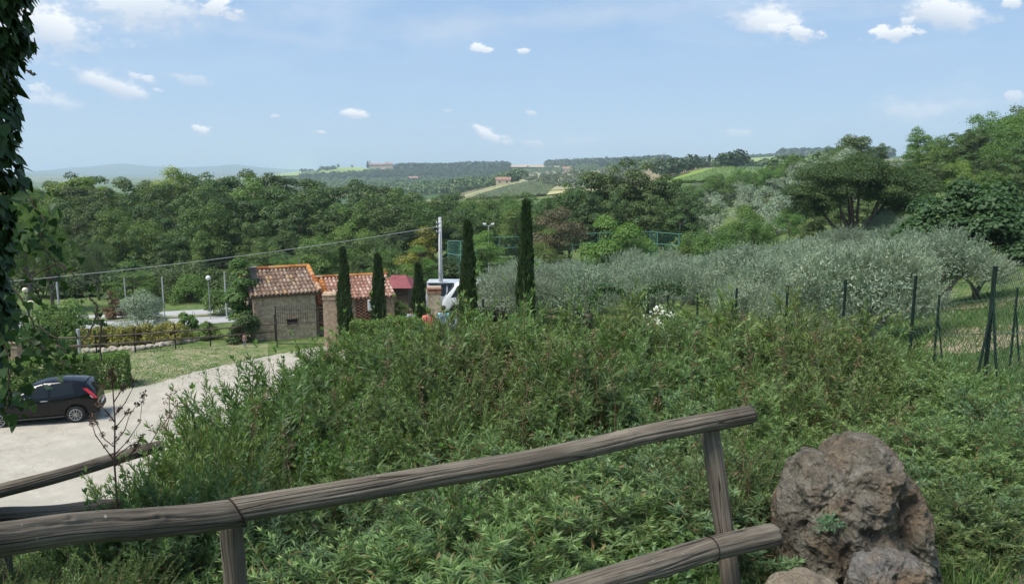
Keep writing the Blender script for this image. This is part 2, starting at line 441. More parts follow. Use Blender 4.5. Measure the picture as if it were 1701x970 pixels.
def ground_material():
    m = bpy.data.materials.new('grassland'); m.use_nodes = True
    nt = m.node_tree; N, L = nt.nodes, nt.links
    b = N['Principled BSDF']; b.inputs['Roughness'].default_value = .95; b.inputs['Specular IOR Level'].default_value = .1
    g = N.new('ShaderNodeNewGeometry')
    def noise_(s, d=5):
        n = N.new('ShaderNodeTexNoise'); n.inputs['Scale'].default_value = s; n.inputs['Detail'].default_value = d; n.inputs['Roughness'].default_value = .65
        L.new(g.outputs['Position'], n.inputs['Vector']); return n.outputs['Fac']
    def ramp(src, stops):
        r = N.new('ShaderNodeValToRGB'); e = r.color_ramp.elements
        while len(e) < len(stops): e.new(.5)
        for k, (p, c) in enumerate(stops): e[k].position = p; e[k].color = (*c, 1)
        L.new(src, r.inputs[0]); return r.outputs[0]
    near = ramp(noise_(2.2, 8), [(.3, (.045, .085, .022)), (.48, (.09, .14, .04)), (.6, (.15, .17, .07)), (.72, (.27, .23, .14))])
    # field patches for the hills
    mp = N.new('ShaderNodeMapping'); mp.inputs['Scale'].default_value = (1/170, 1/260, 0); mp.inputs['Rotation'].default_value = (0, 0, .5)
    L.new(g.outputs['Position'], mp.inputs[0])
    vo = N.new('ShaderNodeTexVoronoi'); vo.inputs['Scale'].default_value = 1; L.new(mp.outputs[0], vo.inputs['Vector'])
    sepc = N.new('ShaderNodeSeparateColor'); L.new(vo.outputs['Color'], sepc.inputs[0])
    far = ramp(sepc.outputs[0], [(.0, (.06, .10, .035)), (.3, (.085, .13, .04)), (.5, (.12, .17, .05)), (.7, (.16, .17, .08)), (.88, (.26, .22, .14)), (1, (.10, .15, .04))])
    fn = N.new('ShaderNodeMixRGB'); fn.blend_type = 'MULTIPLY'; fn.inputs[0].default_value = .6
    L.new(far, fn.inputs[1]); L.new(ramp(noise_(.02, 8), [(.3, (.55, .6, .5)), (.7, (1.2, 1.15, 1.1))]), fn.inputs[2])
    ln = N.new('ShaderNodeVectorMath'); ln.operation = 'LENGTH'; L.new(g.outputs['Position'], ln.inputs[0])
    mr = N.new('ShaderNodeMapRange'); mr.inputs['From Min'].default_value = 150; mr.inputs['From Max'].default_value = 260
    L.new(ln.outputs['Value'], mr.inputs[0])
    mx = N.new('ShaderNodeMixRGB'); L.new(mr.outputs[0], mx.inputs[0]); L.new(near, mx.inputs[1]); L.new(fn.outputs[0], mx.inputs[2])
    mm = N.new('ShaderNodeMapRange'); mm.inputs['From Min'].default_value = 4500; mm.inputs['From Max'].default_value = 6000
    L.new(ln.outputs['Value'], mm.inputs[0])
    mx2 = N.new('ShaderNodeMixRGB'); L.new(mm.outputs[0], mx2.inputs[0]); L.new(mx.outputs[0], mx2.inputs[1]); mx2.inputs[2].default_value = (.035, .06, .03, 1)
    L.new(mx2.outputs[0], b.inputs['Base Color'])
    bp = N.new('ShaderNodeBump'); bp.inputs['Strength'].default_value = .6; bp.inputs['Distance'].default_value = .05
    L.new(noise_(14, 6), bp.inputs['Height']); L.new(bp.outputs[0], b.inputs['Normal'])
    return m
def build_ground():
    na, nl = len(AZ), len(LR)
    V = np.c_[_XX.ravel(), _YY.ravel(), ZZ.ravel()]
    idx = np.arange(na*nl).reshape(nl, na)
    F = np.c_[idx[:-1, :-1].ravel(), idx[1:, :-1].ravel(), idx[1:, 1:].ravel(), idx[:-1, 1:].ravel()]
    cen = len(V); V = np.r_[V, [[0, 0, ZZ[0].mean()]]]
    me = tri_mesh('ground', V, F[:, ::-1])
    o = link('ground', me, ground_material(), smooth=True)
    # close the disc under the camera
    c = MB(); c.add([tuple(V[i]) for i in range(na)]+[(0, 0, float(ZZ[0].mean()))], [(i+1, i, na) for i in range(na-1)])
    tag(o, kind='structure')
    me2 = c.build('ground_under_viewpoint', me.materials[0]); tag(me2, kind='structure')
build_ground()

def sheet(name, cols, mat_, dz=.02, nx=None, ny=24, jit=0.0, kind='structure', y0=3.0, seed=3):
    """cols: list of (px, py_near, py_far): strip of ground between two pixel rows of the photo, laid on the ground"""
    px = [c[0] for c in cols]
    nx = nx or max(8, int((px[-1]-px[0])/6))
    g = np.random.default_rng(seed)
    P = np.linspace(px[0], px[-1], nx)
    n_ = np.interp(P, px, [c[1] for c in cols]); f_ = np.interp(P, px, [c[2] for c in cols])
    if jit:
        n_ = n_+g.normal(0, jit, nx); f_ = f_+g.normal(0, jit*.5, nx)
    V = []
    for i in range(nx):
        a = GP(P[i], n_[i], y0=y0); b = GP(P[i], f_[i], y0=y0)
        t = np.linspace(0, 1, ny)
        X = a[0]+(b[0]-a[0])*t; Y = a[1]+(b[1]-a[1])*t
        V.append(np.c_[X, Y, TZ(X, Y)+dz])
    V = np.concatenate(V)
    idx = np.arange(nx*ny).reshape(nx, ny)
    F = np.c_[idx[:-1, :-1].ravel(), idx[1:, :-1].ravel(), idx[1:, 1:].ravel(), idx[:-1, 1:].ravel()]
    o = link(name, tri_mesh(name, V, F), mat_, smooth=True)
    return tag(o, kind=kind)
M_gravel = mat('pale_gravel', (.43, .395, .33), .95, (.335, .305, .25), scale=1.6, detail=10, bump=.5, bscale=30, spec=.1, dirt=(.35, .325, .27))
M_asph = mat('worn_asphalt', (.38, .38, .37), .9, (.30, .30, .29), scale=.8, detail=8, spec=.2)
M_lawn = mat('dry_lawn', (.095, .15, .045), .95, (.27, .25, .15), scale=1.3, detail=10, bump=.5, bscale=20, spec=.05)
M_soil = mat('straw_covered_soil', (.36, .29, .20), .95, (.24, .19, .13), scale=3, detail=9, bump=.6, bscale=12, spec=.05)
M_path = mat('gravel_footpath', (.30, .235, .18), .95, (.20, .155, .115), scale=4, detail=9, bump=.5, spec=.1)

# gravel lot: between the foot of the bank and the lawn
sheet('gravel_lot', [(-260, 900, 690), (0, 905, 668), (160, 880, 657), (250, 850, 640), (330, 800, 617), (400, 760, 602), (520, 660, 578), (640, 640, 560), (760, 600, 545), (860, 590, 540)], M_gravel, dz=.03, ny=40, jit=1.2, y0=11)
sheet('lawn', [(60, 690, 600), (140, 664, 590), (250, 642, 582), (330, 618, 575), (400, 601, 569), (445, 590, 567)], M_lawn, dz=.015, ny=24, jit=1.0, y0=11)
sheet('road', [(-200, 556, 529), (60, 552, 527), (180, 547, 523), (330, 540, 515), (420, 533, 509), (560, 530, 506), (700, 528, 505), (800, 526, 504)], M_asph, dz=.03, ny=10, y0=30)
sheet('grass_verge', [(-200, 534, 531), (60, 536, 531), (200, 534, 529), (300, 529, 526), (380, 524, 521)], M_lawn, dz=.07, ny=5, y0=30)
sheet('bare_soil', [(1440, 580, 566), (1480, 582, 556), (1560, 590, 548), (1620, 588, 545), (1701, 575, 541), (1900, 575, 545)], M_soil, dz=.03, ny=16, jit=1.5, y0=9)
sheet('bare_soil', [(1500, 521, 514), (1560, 519, 507), (1640, 511, 498), (1760, 508, 492)], M_soil, dz=.03, ny=8, jit=1.0, y0=14)
sheet('footpath', [(1560, 980, 968), (1640, 985, 880), (1680, 990, 720), (1701, 990, 655), (1800, 990, 640), (2300, 990, 650)], M_path, dz=.02, ny=30, jit=2, y0=2.2)

# the air
def haze():
    m = bpy.data.materials.new('air'); m.use_nodes = True
    nt = m.node_tree; N, L = nt.nodes, nt.links
    for n in list(N):
        if n.type != 'OUTPUT_MATERIAL': N.remove(n)
    pv = N.new('ShaderNodeVolumePrincipled')
    pv.inputs['Color'].default_value = (.72, .86, 1.0, 1)
    pv.inputs['Density'].default_value = HAZE
    pv.inputs['Anisotropy'].default_value = .2
    L.new(pv.outputs[0], N['Material Output'].inputs['Volume'])
    c = MB().box(-14500, 14500, -14500, 14500, float(ZZ.min())-1, float(max(ZZ.max(), 40))+3)
    o = c.build('haze', m); tag(o, kind='stuff')
HAZE = 0.00019
haze()
# ------------------------------------------------------------------ foliage library
def unit(v):
    return v/np.maximum(np.linalg.norm(v, axis=-1, keepdims=True), 1e-9)
def rand_dirs(n, g):
    return unit(g.normal(size=(n, 3)))
def leaves(P, D, N_, ln, wd, fold=.18, droop=.15, hexa=True):
    """P base, D direction of the leaf, N_ its upper side; returns verts, tris. hexa: folded along the midrib"""
    D = unit(D); S = unit(np.cross(D, N_)); U = np.cross(S, D)
    ln = np.broadcast_to(ln, (len(P),))[:, None]; wd = np.broadcast_to(wd, (len(P),))[:, None]
    tip = P+D*ln-U*ln*droop
    n = len(P)
    if hexa:
        mid = P+D*ln*.45+U*ln*.03
        l = mid+S*wd*.5+U*wd*fold; r = mid-S*wd*.5+U*wd*fold
        V = np.stack([P, l, mid, r, tip], 1).reshape(-1, 3)
        b = (np.arange(n)*5)[:, None, None]
        T = (b+np.array([[0, 2, 1], [0, 3, 2], [1, 2, 4], [2, 3, 4]])[None]).reshape(-1, 3)
        return V, T, 5
    mid = P+D*ln*.45
    l = mid+S*wd*.5+U*wd*fold; r = mid-S*wd*.5+U*wd*fold
    V = np.stack([P, l, tip, r], 1).reshape(-1, 3)
    b = (np.arange(n)*4)[:, None, None]
    T = (b+np.array([[0, 2, 1], [0, 3, 2]])[None]).reshape(-1, 3)
    return V, T, 4
IVY = [(0, 0), (-.10, .30), (.12, .52), (.40, .34), (.62, .26), (1, 0), (.62, -.26), (.40, -.34), (.12, -.52), (-.10, -.30)]
def lobed(P, D, N_, ln, fold=.10):
    D = unit(D); S = unit(np.cross(D, N_)); U = np.cross(S, D); n = len(P); ln = np.broadcast_to(ln, (n,))[:, None]
    V = [P+D*ln*.4-U*ln*.04]+[P+D*ln*a+S*ln*b+U*ln*(fold*abs(b)-.10*a*a) for a, b in IVY]
    V = np.stack(V, 1).reshape(-1, 3); m = len(IVY)
    T = ((np.arange(n)*(m+1))[:, None, None]+np.array([[0, 1+k, 1+(k+1) % m] for k in range(m)])[None]).reshape(-1, 3)
    return V, T, m+1
class LB:
    def __init__(s): s.V = []; s.T = []; s.t = []; s.n = 0
    def add(s, V, T, k, tint):
        s.V.append(V); s.T.append(T+s.n); s.n += len(V); s.t.append(np.repeat(tint, k))
    def mesh(s, name): return tri_mesh(name, np.concatenate(s.V), np.concatenate(s.T), np.concatenate(s.t))

M_bark = mat('bark', (.10, .08, .06), .95, (.18, .15, .12), scale=9, detail=8, bump=.8, bscale=25, stretch=(1, 1, .25), spec=.1)
M_bark_pale = mat('olive_bark', (.13, .115, .09), .95, (.22, .20, .17), scale=9, detail=8, bump=.8, bscale=25, stretch=(1, 1, .3), spec=.1)
M_twig = mat('twig', (.13, .09, .055), .9, (.20, .14, .09), scale=6, spec=.1)
L_oak = leaf_mat('oak_leaves', (.038, .074, .024), (.078, .132, .036), (.145, .21, .055), trans=.25)
L_light = leaf_mat('acacia_leaves', (.08, .15, .03), (.13, .22, .05), (.19, .27, .07), trans=.35)
L_mid = leaf_mat('elm_leaves', (.055, .11, .028), (.105, .18, .042), (.18, .26, .065), trans=.3)
L_olive = leaf_mat('olive_leaves', (.145, .195, .13), (.25, .315, .22), (.40, .46, .34), trans=.15, objvar=.2)
L_pine = leaf_mat('pine_needles', (.030, .062, .018), (.058, .112, .028), (.10, .17, .042), trans=.15, objvar=.12)
L_cyp = leaf_mat('cypress_sprays', (.026, .055, .020), (.055, .095, .030), (.09, .135, .045), trans=.1, objvar=.15)
L_fig = leaf_mat('fig_leaves', (.032, .075, .026), (.058, .12, .038), (.095, .17, .06), trans=.3, objvar=.1)
L_yel = leaf_mat('turning_leaves', (.11, .16, .03), (.24, .25, .05), (.36, .28, .07), trans=.35, objvar=.1)
L_brown = leaf_mat('russet_leaves', (.09, .08, .04), (.14, .12, .06), (.17, .12, .07), trans=.2, objvar=.1)
L_red = leaf_mat('red_leaves', (.10, .12, .05), (.20, .11, .07), (.32, .14, .10), trans=.3, objvar=.1)
L_hedge = leaf_mat('hedge_leaves', (.06, .13, .025), (.11, .20, .045), (.18, .28, .07), trans=.25, objvar=.15)
L_yhedge = leaf_mat('golden_hedge_leaves', (.15, .17, .035), (.26, .25, .05), (.36, .31, .08), trans=.3, objvar=.1)

def blob_crown(g, blobs, n, size, lb, up=.35, aspect=.7, shell=.55, spread=.6, rag=0.2):
    """leaf-sized faces scattered through a set of blobs (x,y,z,rx,rz)"""
    B = np.array(blobs); w = B[:, 3]**2; w = w/w.sum()
    k = g.choice(len(B), n, p=w)
    d = rand_dirs(n, g); d[:, 2] = np.abs(d[:, 2])*(g.random(n) > .28)*2*.5+d[:, 2]*0+np.where(g.random(n) > .28, np.abs(d[:, 2]), -np.abs(d[:, 2])*.6)*.5
    d = unit(d)
    rr = shell+(1-shell)*g.random(n)**.6
    rr = rr*(1+g.normal(0, rag, n)*(g.random(n) < .35))
    P = B[k, :3]+d*rr[:, None]*np.c_[B[k, 3], B[k, 3], B[k, 4]]
    nrm = unit(d+rand_dirs(n, g)*spread+np.array([0, 0, up]))
    D = unit(np.cross(nrm, rand_dirs(n, g)))
    s = size*g.uniform(.6, 1.35, n)
    V, T, kk = leaves(P-D*(s*.5)[:, None], D, nrm, s, s*aspect, hexa=False, fold=.12)
    tint = np.clip(g.random(n)*.75+g.random(len(B))[k]*.25, 0, 1)
    lb.add(V, T, kk, tint)

def limbs_mesh(name, base_r, H, blobs, g, m, trunk_top, lean=(0, 0), nl=12, start=.35, fork=None):
    mb = MB()
    k = 6
    tr = [(lean[0]*(i/k)**1.5+g.normal(0, .02)*H*.3*(i > 0), lean[1]*(i/k)**1.5+g.normal(0, .02)*H*.3*(i > 0), trunk_top*i/k) for i in range(k+1)]
    tr[0] = (0, 0, -.4)
    mb.tube(tr, [base_r*(1.35 if i == 0 else 1-.6*i/k) for i in range(k+1)], 8, wob=.25)
    order = list(range(len(blobs))); g.shuffle(order)
    for q in order[:nl]:
        b = blobs[q]
        t = g.uniform(start, .95); i = min(int(t*k), k-1); f = t*k-i
        p0 = Vector(tr[i]).lerp(Vector(tr[i+1]), f)
        p2 = Vector((b[0], b[1], b[2]-.1*b[4]))
        if p2.z < p0.z+.2: p2.z = p0.z+.3
        p1 = p0.lerp(p2, .5)+Vector((g.normal(0, .05), g.normal(0, .05), -.06))*H
        r0 = base_r*(1-.6*t)*.6
        pts = [p0, p0.lerp(p1, .6), p1.lerp(p2, .25), p1.lerp(p2, .65), p2]
        mb.tube(pts, [r0, r0*.8, r0*.55, r0*.35, r0*.12], 6, wob=.2)
    return mb

def make_tree(name, seed, H, R, nb, n, size, leaf, bark=M_bark, shape='round', bare=.22, brad=.32, base_r=None, up=.55, aspect=.7, flat=.8, rag=.2, spread=.42, crown='crown', lean=(0, 0)):
    g = np.random.default_rng(seed)
    zc = H*(bare+1)/2; rz = H*(1-bare)/2
    blobs = []
    for i in range(nb):
        d = rand_dirs(1, g)[0]
        q = g.random()**.45
        if shape == 'round':
            x, y, z = d[0]*R*q, d[1]*R*q, zc+d[2]*rz*q
        elif shape == 'cone':
            z = H*(bare+(1-bare)*g.random()); w = R*(1-(z-H*bare)/(H*(1-bare)))**.7; x, y = d[0]*w, d[1]*w
        elif shape == 'umbrella':
            a = g.uniform(0, 2*pi); rr = R*g.random()**.5; x, y = cos(a)*rr, sin(a)*rr
            z = H*.86-(rr/R)**2*H*.18+g.normal(0, H*.03)
        elif shape == 'dome':
            a = g.uniform(0, 2*pi); q2 = g.random()**.5; x, y = cos(a)*R*q2, sin(a)*R*q2
            z = H*bare+(H*(1-bare))*math.sqrt(max(0, 1-q2*q2))*g.uniform(.35, 1)
        br = R*brad*g.uniform(.65, 1.25)
        blobs.append((x*(1-brad*.5), y*(1-brad*.5), min(z, H-br*flat*.7), br, br*flat))
    lb = LB()
    blob_crown(g, blobs, n, size, lb, up=up, aspect=aspect, rag=rag, spread=spread)
    r = empty(name)
    link(crown, lb.mesh(crown), leaf, r)
    limbs_mesh('trunk', base_r or H*.022, H, blobs, g, bark, H*(.72 if shape != 'umbrella' else .6), lean, nl=min(nb, 14)).build('trunk', bark, r, smooth=True)
    return r
def put(r, x, y, z, s=1.0, rz=None, sz=None):
    r.location = (x, y, z); r.rotation_euler = (0, 0, random.uniform(0, 6.28) if rz is None else rz)
    r.scale = (s, s, sz or s)
    return r
POOL = {}
def plant(kind, makers, x, y, z, s, label, cat, group=None, rz=None, sz=None, var=None):
    """first uses of a variant take the prototype itself, later ones copy it with its parts"""
    lst = POOL.setdefault(kind, [])
    i = random.randrange(len(makers)) if var is None else var
    d = dict(lst)
    if i not in d:
        o = makers[i](); lst.append((i, o))
    else:
        o = copy_tree(d[i])
        if 'group' in o and not group: del o['group']
    tag(o, label, cat, group)
    return put(o, x, y, z, s, rz, sz)

# ---- kinds
oak_mk = [lambda k=k: make_tree('oak_tree', 100+k, 12, 4.6+.4*(k % 3), 50, 11000, .28, L_oak, bare=.14, brad=.25, rag=.25, flat=.7) for k in range(5)]
mid_mk = [lambda k=k: make_tree('elm_tree', 130+k, 10, 4.0+.4*(k % 3), 30, 8000, .27, L_mid, bare=.14, brad=.34, rag=.35) for k in range(3)]
light_mk = [lambda k=k: make_tree('acacia_tree', 160+k, 7, 3.2, 30, 8000, .17, L_light, shape='dome', bare=.12, brad=.30, flat=.55, up=.8, rag=.3) for k in range(2)]

def olive_variant(seed, H=3.6, R=2.1, n_shoot=800, ls=.075):
    """grey-green crown of many upright feathery shoots on a low forked trunk"""
    g = np.random.default_rng(seed)
    blobs = []
    for i in range(24):
        a = g.uniform(0, 2*pi); q = g.random()**.5
        br = R*.38*g.uniform(.8, 1.2)
        blobs.append((cos(a)*R*q*.82, sin(a)*R*q*.82, H*.26+H*.50*math.sqrt(max(.02, 1-q*q))*g.uniform(.5, 1), br, br*.85))
    lb = LB()
    blob_crown(g, blobs, 7500, ls*1.5, lb, up=.3, aspect=.35, rag=.15)
    B = np.array(blobs); k = g.integers(0, len(B), n_shoot)
    d = rand_dirs(n_shoot, g); d[:, 2] = np.abs(d[:, 2])*.9+.05; d = unit(d)
    P0 = B[k, :3]+d*B[k, 3:4]*.8
    out = unit(P0-np.array([0, 0, H*.35]))
    dirs = unit(out*.6+np.array([0, 0, .9])+g.normal(0, .25, (n_shoot, 3)))
    L_ = g.uniform(.22, .6, n_shoot)
    ns = 11
    for j in range(ns):
        t = (j+.5)/ns
        bend = np.c_[out[:, :2]*(t*t*.25)[..., None] if False else out[:, :2]*t*t*.25, np.full(n_shoot, -t*t*.06)]
        P = P0+dirs*(L_*t)[:, None]+bend*L_[:, None]
        for sgn in (1, -1):
            side = unit(np.cross(dirs, rand_dirs(n_shoot, g)))*sgn
            D = unit(dirs*.9+side*.8)
            V, T, kk = leaves(P, D, unit(np.cross(D, side)+.3*g.normal(size=D.shape)), ls*g.uniform(.8, 1.3, n_shoot)*1.25, ls*.33, hexa=False)
            lb.add(V, T, kk, np.clip(g.random(n_shoot)*.6+.3*t+.1, 0, 1))
    r = empty('olive_tree')
    link('crown', lb.mesh('crown'), L_olive, r)
    mb = MB()
    for q in range(3):
        a = q*2.1+g.uniform(0, 1); e = (cos(a)*R*.5, sin(a)*R*.5, H*.55)
        mb.tube([(0, 0, -.3), (cos(a)*.05, sin(a)*.05, H*.16), (cos(a)*.28, sin(a)*.28, H*.3), (cos(a)*R*.3, sin(a)*R*.3, H*.42), e], [.17, .13, .09, .06, .02], 8, wob=.4)
    mb.build('trunk', M_bark_pale, r, smooth=True)
    return r
olive_mk = [lambda k=k: olive_variant(200+k, 3.6, 2.0+.15*(k % 3)) for k in range(5)]
olive_far_mk = [lambda k=k: make_tree('olive_tree', 230+k, 4, 2.4, 18, 2600, .20, L_olive, bark=M_bark_pale, shape='dome', bare=.15, brad=.36, rag=.3, aspect=.5, spread=.8) for k in range(3)]

def cypress(seed, H, R, n=9000, size=.12):
    g = np.random.default_rng(seed)
    z = g.random(n)**.9
    prof = np.interp(z, [0, .06, .25, .5, .72, .88, 1], [.4, .8, 1, .9, .62, .32, .02])
    a = g.uniform(0, 2*pi, n)
    lobe = 1+.16*np.sin(a*3+z*9)+.1*np.sin(a*5-z*17)
    rr = R*.78*prof*lobe*(.55+.45*g.random(n)**.5)*(1+.35*(g.random(n) < .09)*g.random(n))
    P = np.c_[np.cos(a)*rr, np.sin(a)*rr, z*H*.97+.15]
    out = np.c_[np.cos(a), np.sin(a), np.zeros(n)]
    D = unit(out*.35+np.array([0, 0, 1.])+g.normal(0, .18, (n, 3)))
    nr = unit(out+g.normal(0, .5, (n, 3)))
    s = size*g.uniform(.7, 1.6, n)*(1+.2*(z > .9))
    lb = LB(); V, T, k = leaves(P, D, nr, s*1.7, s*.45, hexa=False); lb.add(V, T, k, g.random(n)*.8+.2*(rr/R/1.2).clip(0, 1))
    r = empty('cypress_tree')
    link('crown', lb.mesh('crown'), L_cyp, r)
    MB().tube([(0, 0, -.3), (0, 0, H*.5), (0, 0, H*.9)], [.1, .07, .02], 7).build('trunk', M_bark, r, smooth=True)
    return r

def shrub(name, seed, H, R, n, size, leaf, flat=.9, aspect=.6, box=None, nb=22, rag=.2):
    """round shrub, or a clipped hedge when box=(lx,ly) is given"""
    g = np.random.default_rng(seed); lb = LB()
    if box:
        lx, ly = box
        n = int(n*1.9); size = size*1.25; P = np.c_[g.uniform(-lx/2, lx/2, n), g.uniform(-ly/2, ly/2, n), g.uniform(.02, H, n)]
        f = g.random(n); nr = np.zeros((n, 3))
        top = f < .4; P[top, 2] = H*(1+.06*np.sin(P[top, 0]*2.1)+g.normal(0, .04, top.sum())); nr[top, 2] = 1
        fr = (f >= .4) & (f < .7); P[fr, 1] = -ly/2*(1+g.normal(0, .06, fr.sum())); nr[fr, 1] = -1
        bk = (f >= .7) & (f < .85); P[bk, 1] = ly/2; nr[bk, 1] = 1
        en = f >= .85; P[en, 0] = np.sign(P[en, 0])*lx/2*(1+g.normal(0, .01, en.sum())); nr[en, 0] = np.sign(P[en, 0])
        nr = unit(nr+g.normal(0, .5, (n, 3))); D = unit(np.cross(nr, rand_dirs(n, g)))
        s = size*g.uniform(.6, 1.4, n)
        V, T, k = leaves(P, D, nr, s, s*aspect, hexa=False); lb.add(V, T, k, g.random(n))
    else:
        bl = []
        for i in range(nb):
            a = g.uniform(0, 2*pi); q = g.random()**.5; br = R*.33*g.uniform(.8, 1.2)
            bl.append((cos(a)*R*q*.75, sin(a)*R*q*.75, max(br*.6, H*.75*math.sqrt(max(0, 1-q*q))*g.uniform(.4, 1)), br, br*flat))
        blob_crown(g, bl, n, size, lb, aspect=aspect, rag=rag)
    r = empty(name)
    link('foliage', lb.mesh('foliage'), leaf, r)
    mb = MB()
    m = 5 if not box else max(3, int(box[0]/.6))
    for i in range(m):
        if box: x = -box[0]/2+box[0]*(i+.5)/m; mb.tube([(x, 0, -.2), (x+g.normal(0, .05), 0, H*.8)], [.03, .012], 5)
        else:
            a = 6.28*i/m; mb.tube([(cos(a)*.05, sin(a)*.05, -.2), (cos(a)*R*.3, sin(a)*R*.3, H*.4), (cos(a)*R*.5, sin(a)*R*.5, H*.75)], [.035, .022, .008], 5)
    mb.build('stem', M_twig, r)
    return r
# ------------------------------------------------------------------ the wood behind the road (left and middle)
def top_scale(px, Y, ytop, H0):
    """scale that brings a tree of height H0 standing at (px,Y) up to pixel row ytop"""
    X, Y, z = GX(px, Y)
    return X, Y, z, (CAMZ+Zat(ytop, Y)-z)/H0
def tree_at(kind, mk, px, Y, ytop, H0, label, cat='tree', group=None, wide=1.0, **kw):
    X, Y, z, s = top_scale(px, Y, ytop, H0)
    return plant(kind, mk, X, Y, z-.05, s*wide, label, cat, group, sz=s, **kw)
G_oak = 'dark trees of the wood behind the road'
SKY = [(-250, 285), (60, 305), (95, 292), (130, 297), (170, 286), (205, 283), (250, 296), (290, 300), (345, 284), (380, 288), (430, 290), (470, 292), (520, 296), (560, 302), (610, 305), (650, 303), (700, 308), (760, 325), (800, 332), (860, 335)]
def sky_at(px): return float(np.interp(px, [a for a, b in SKY], [b for a, b in SKY]))
rows = [(104, 0, 34), (92, 8, 44), (82, 28, 52), (73, 55, 58), (65, 90, 62)]
nmb = 0
for ri, (Y, dy, stp) in enumerate(rows):
    px = -170+ri*17
    while px < (840 if ri < 3 else 700):
        yy = sky_at(px)+dy+random.uniform(-9, 14)
        if 380 < px < 720 and ri >= 3: yy += 18
        if ri == 0 and 780 < px: yy += 10
        k = random.random()
        if k < .68: tree_at('oak', oak_mk, px, Y+random.uniform(-3.5, 3.5), yy, 12, 'dark green broadleaf tree in the dense wood behind the road', group=G_oak, wide=random.uniform(.85, 1.1))
        else: tree_at('mid', mid_mk, px, Y+random.uniform(-3.5, 3.5), yy, 10, 'mid green broadleaf tree in the dense wood behind the road', group='mid green trees of the wood behind the road', wide=random.uniform(.8, 1.0))
        px += stp*random.uniform(.8, 1.2)
# undergrowth closing the foot of the wood
dk = [lambda k=k: shrub('understorey_shrub', 260+k, 2.6, 2.0, 3800, .17, L_oak, nb=22, rag=.3) for k in range(3)]
for px in range(70, 790, 27):
    Y = random.uniform(57, 60); X, Y, z = GX(px, Y)
    plant('under', dk, X, Y, z, random.uniform(.85, 1.35), 'low dark bush along the foot of the wood beyond the road', 'bush', 'bushes along the foot of the wood')
# named trees of the left half
X, Y, z = GX(300, 96)
tree_at('ybright', [lambda: make_tree('poplar_tree', 301, 12, 3.2, 26, 7000, .24, leaf_mat('poplar_leaves', (.16, .22, .06), (.24, .30, .09), (.32, .36, .13), trans=.4, objvar=.05), bare=.15, brad=.34, rag=.35)], 298, 99, 273, 12, 'pale yellow-green tree rising above the wood on the skyline')
tree_at('umb2', [lambda: make_tree('stone_pine', 302, 11, 4.0, 26, 8000, .22, L_light, shape='umbrella', bare=.4, brad=.30, flat=.6)], 148, 96, 281, 11, 'light green umbrella-topped pine above the wood at far left')
tree_at('loc', light_mk, 222, 53, 434, 7, 'bright light-green acacia behind the round olive beside the road', var=0, wide=1.15)
tree_at('loc', light_mk, 245, 55, 447, 7, 'smaller light-green acacia just right of the bright acacia', var=1, wide=1.0)
tree_at('loc', light_mk, 700, 52, 408, 7, 'light-green tree left of the grey utility pole', var=0, wide=.9)
tree_at('loc', light_mk, 800, 60, 378, 7, 'light-green tree between the two tallest cypresses', var=1, wide=1.0)
tree_at('yel', [lambda: make_tree('maple_tree', 303, 7, 2.3, 24, 6500, .18, L_yel, bare=.1, brad=.34, rag=.3)], 701, 57, 378, 7, 'yellow-tinged tree behind the cypresses left of the utility pole')
for k, (px, Y, yt, w, lb_) in enumerate([(440, 60, 403, 1.0, 'rounded green tree behind the stone house roof'), (540, 62, 392, 1.1, 'broad green tree behind the brick annex'), (480, 58, 420, .8, 'low green tree above the stone house ridge'), (385, 62, 440, .7, 'small green tree behind the road left of the stone house'), (640, 60, 412, .8, 'green tree behind the red roofed shed')]):
    tree_at('mid', mid_mk, px, Y, yt, 10, lb_, wide=w*1.1, var=k % 3)
tree_at('ydot', [lambda: make_tree('young_tree', 304, 4, 1.0, 12, 2500, .13, L_yhedge, bare=.1, brad=.42)], 643, 50, 441, 4, 'small golden tree peeping above the annex roof', cat='tree')
# light pines at far left
pine_mk = [lambda: make_tree('pine_tree', 310, 9, 3.4, 34, 16000, .17, leaf_mat('soft_pine_needles', (.10, .17, .035), (.15, .24, .05), (.20, .29, .08), trans=.3, objvar=.05), bare=.22, brad=.36, aspect=.3, rag=.3, spread=1.0),
           lambda: make_tree('pine_tree', 311, 9, 3.2, 34, 14000, .18, leaf_mat('grey_pine_needles', (.05, .085, .035), (.08, .125, .05), (.11, .16, .07), trans=.25, objvar=.05), bare=.28, brad=.32, aspect=.22, rag=.3, spread=1.0)]
tree_at('pine', pine_mk, 52, 48, 300, 9, 'tall soft-needled pine behind the ivy at far left', var=0, wide=.62)
tree_at('pine', pine_mk, 88, 50, 345, 9, 'lower soft-needled pine in front of the tall one', var=0, wide=.72)
tree_at('pine', pine_mk, 165, 56, 388, 9, 'grey-green pine right of the two soft-needled pines', var=1, wide=.75)
tree_at('pine', pine_mk, -60, 46, 330, 9, 'pine mostly out of frame behind the ivy', var=0, wide=.8)

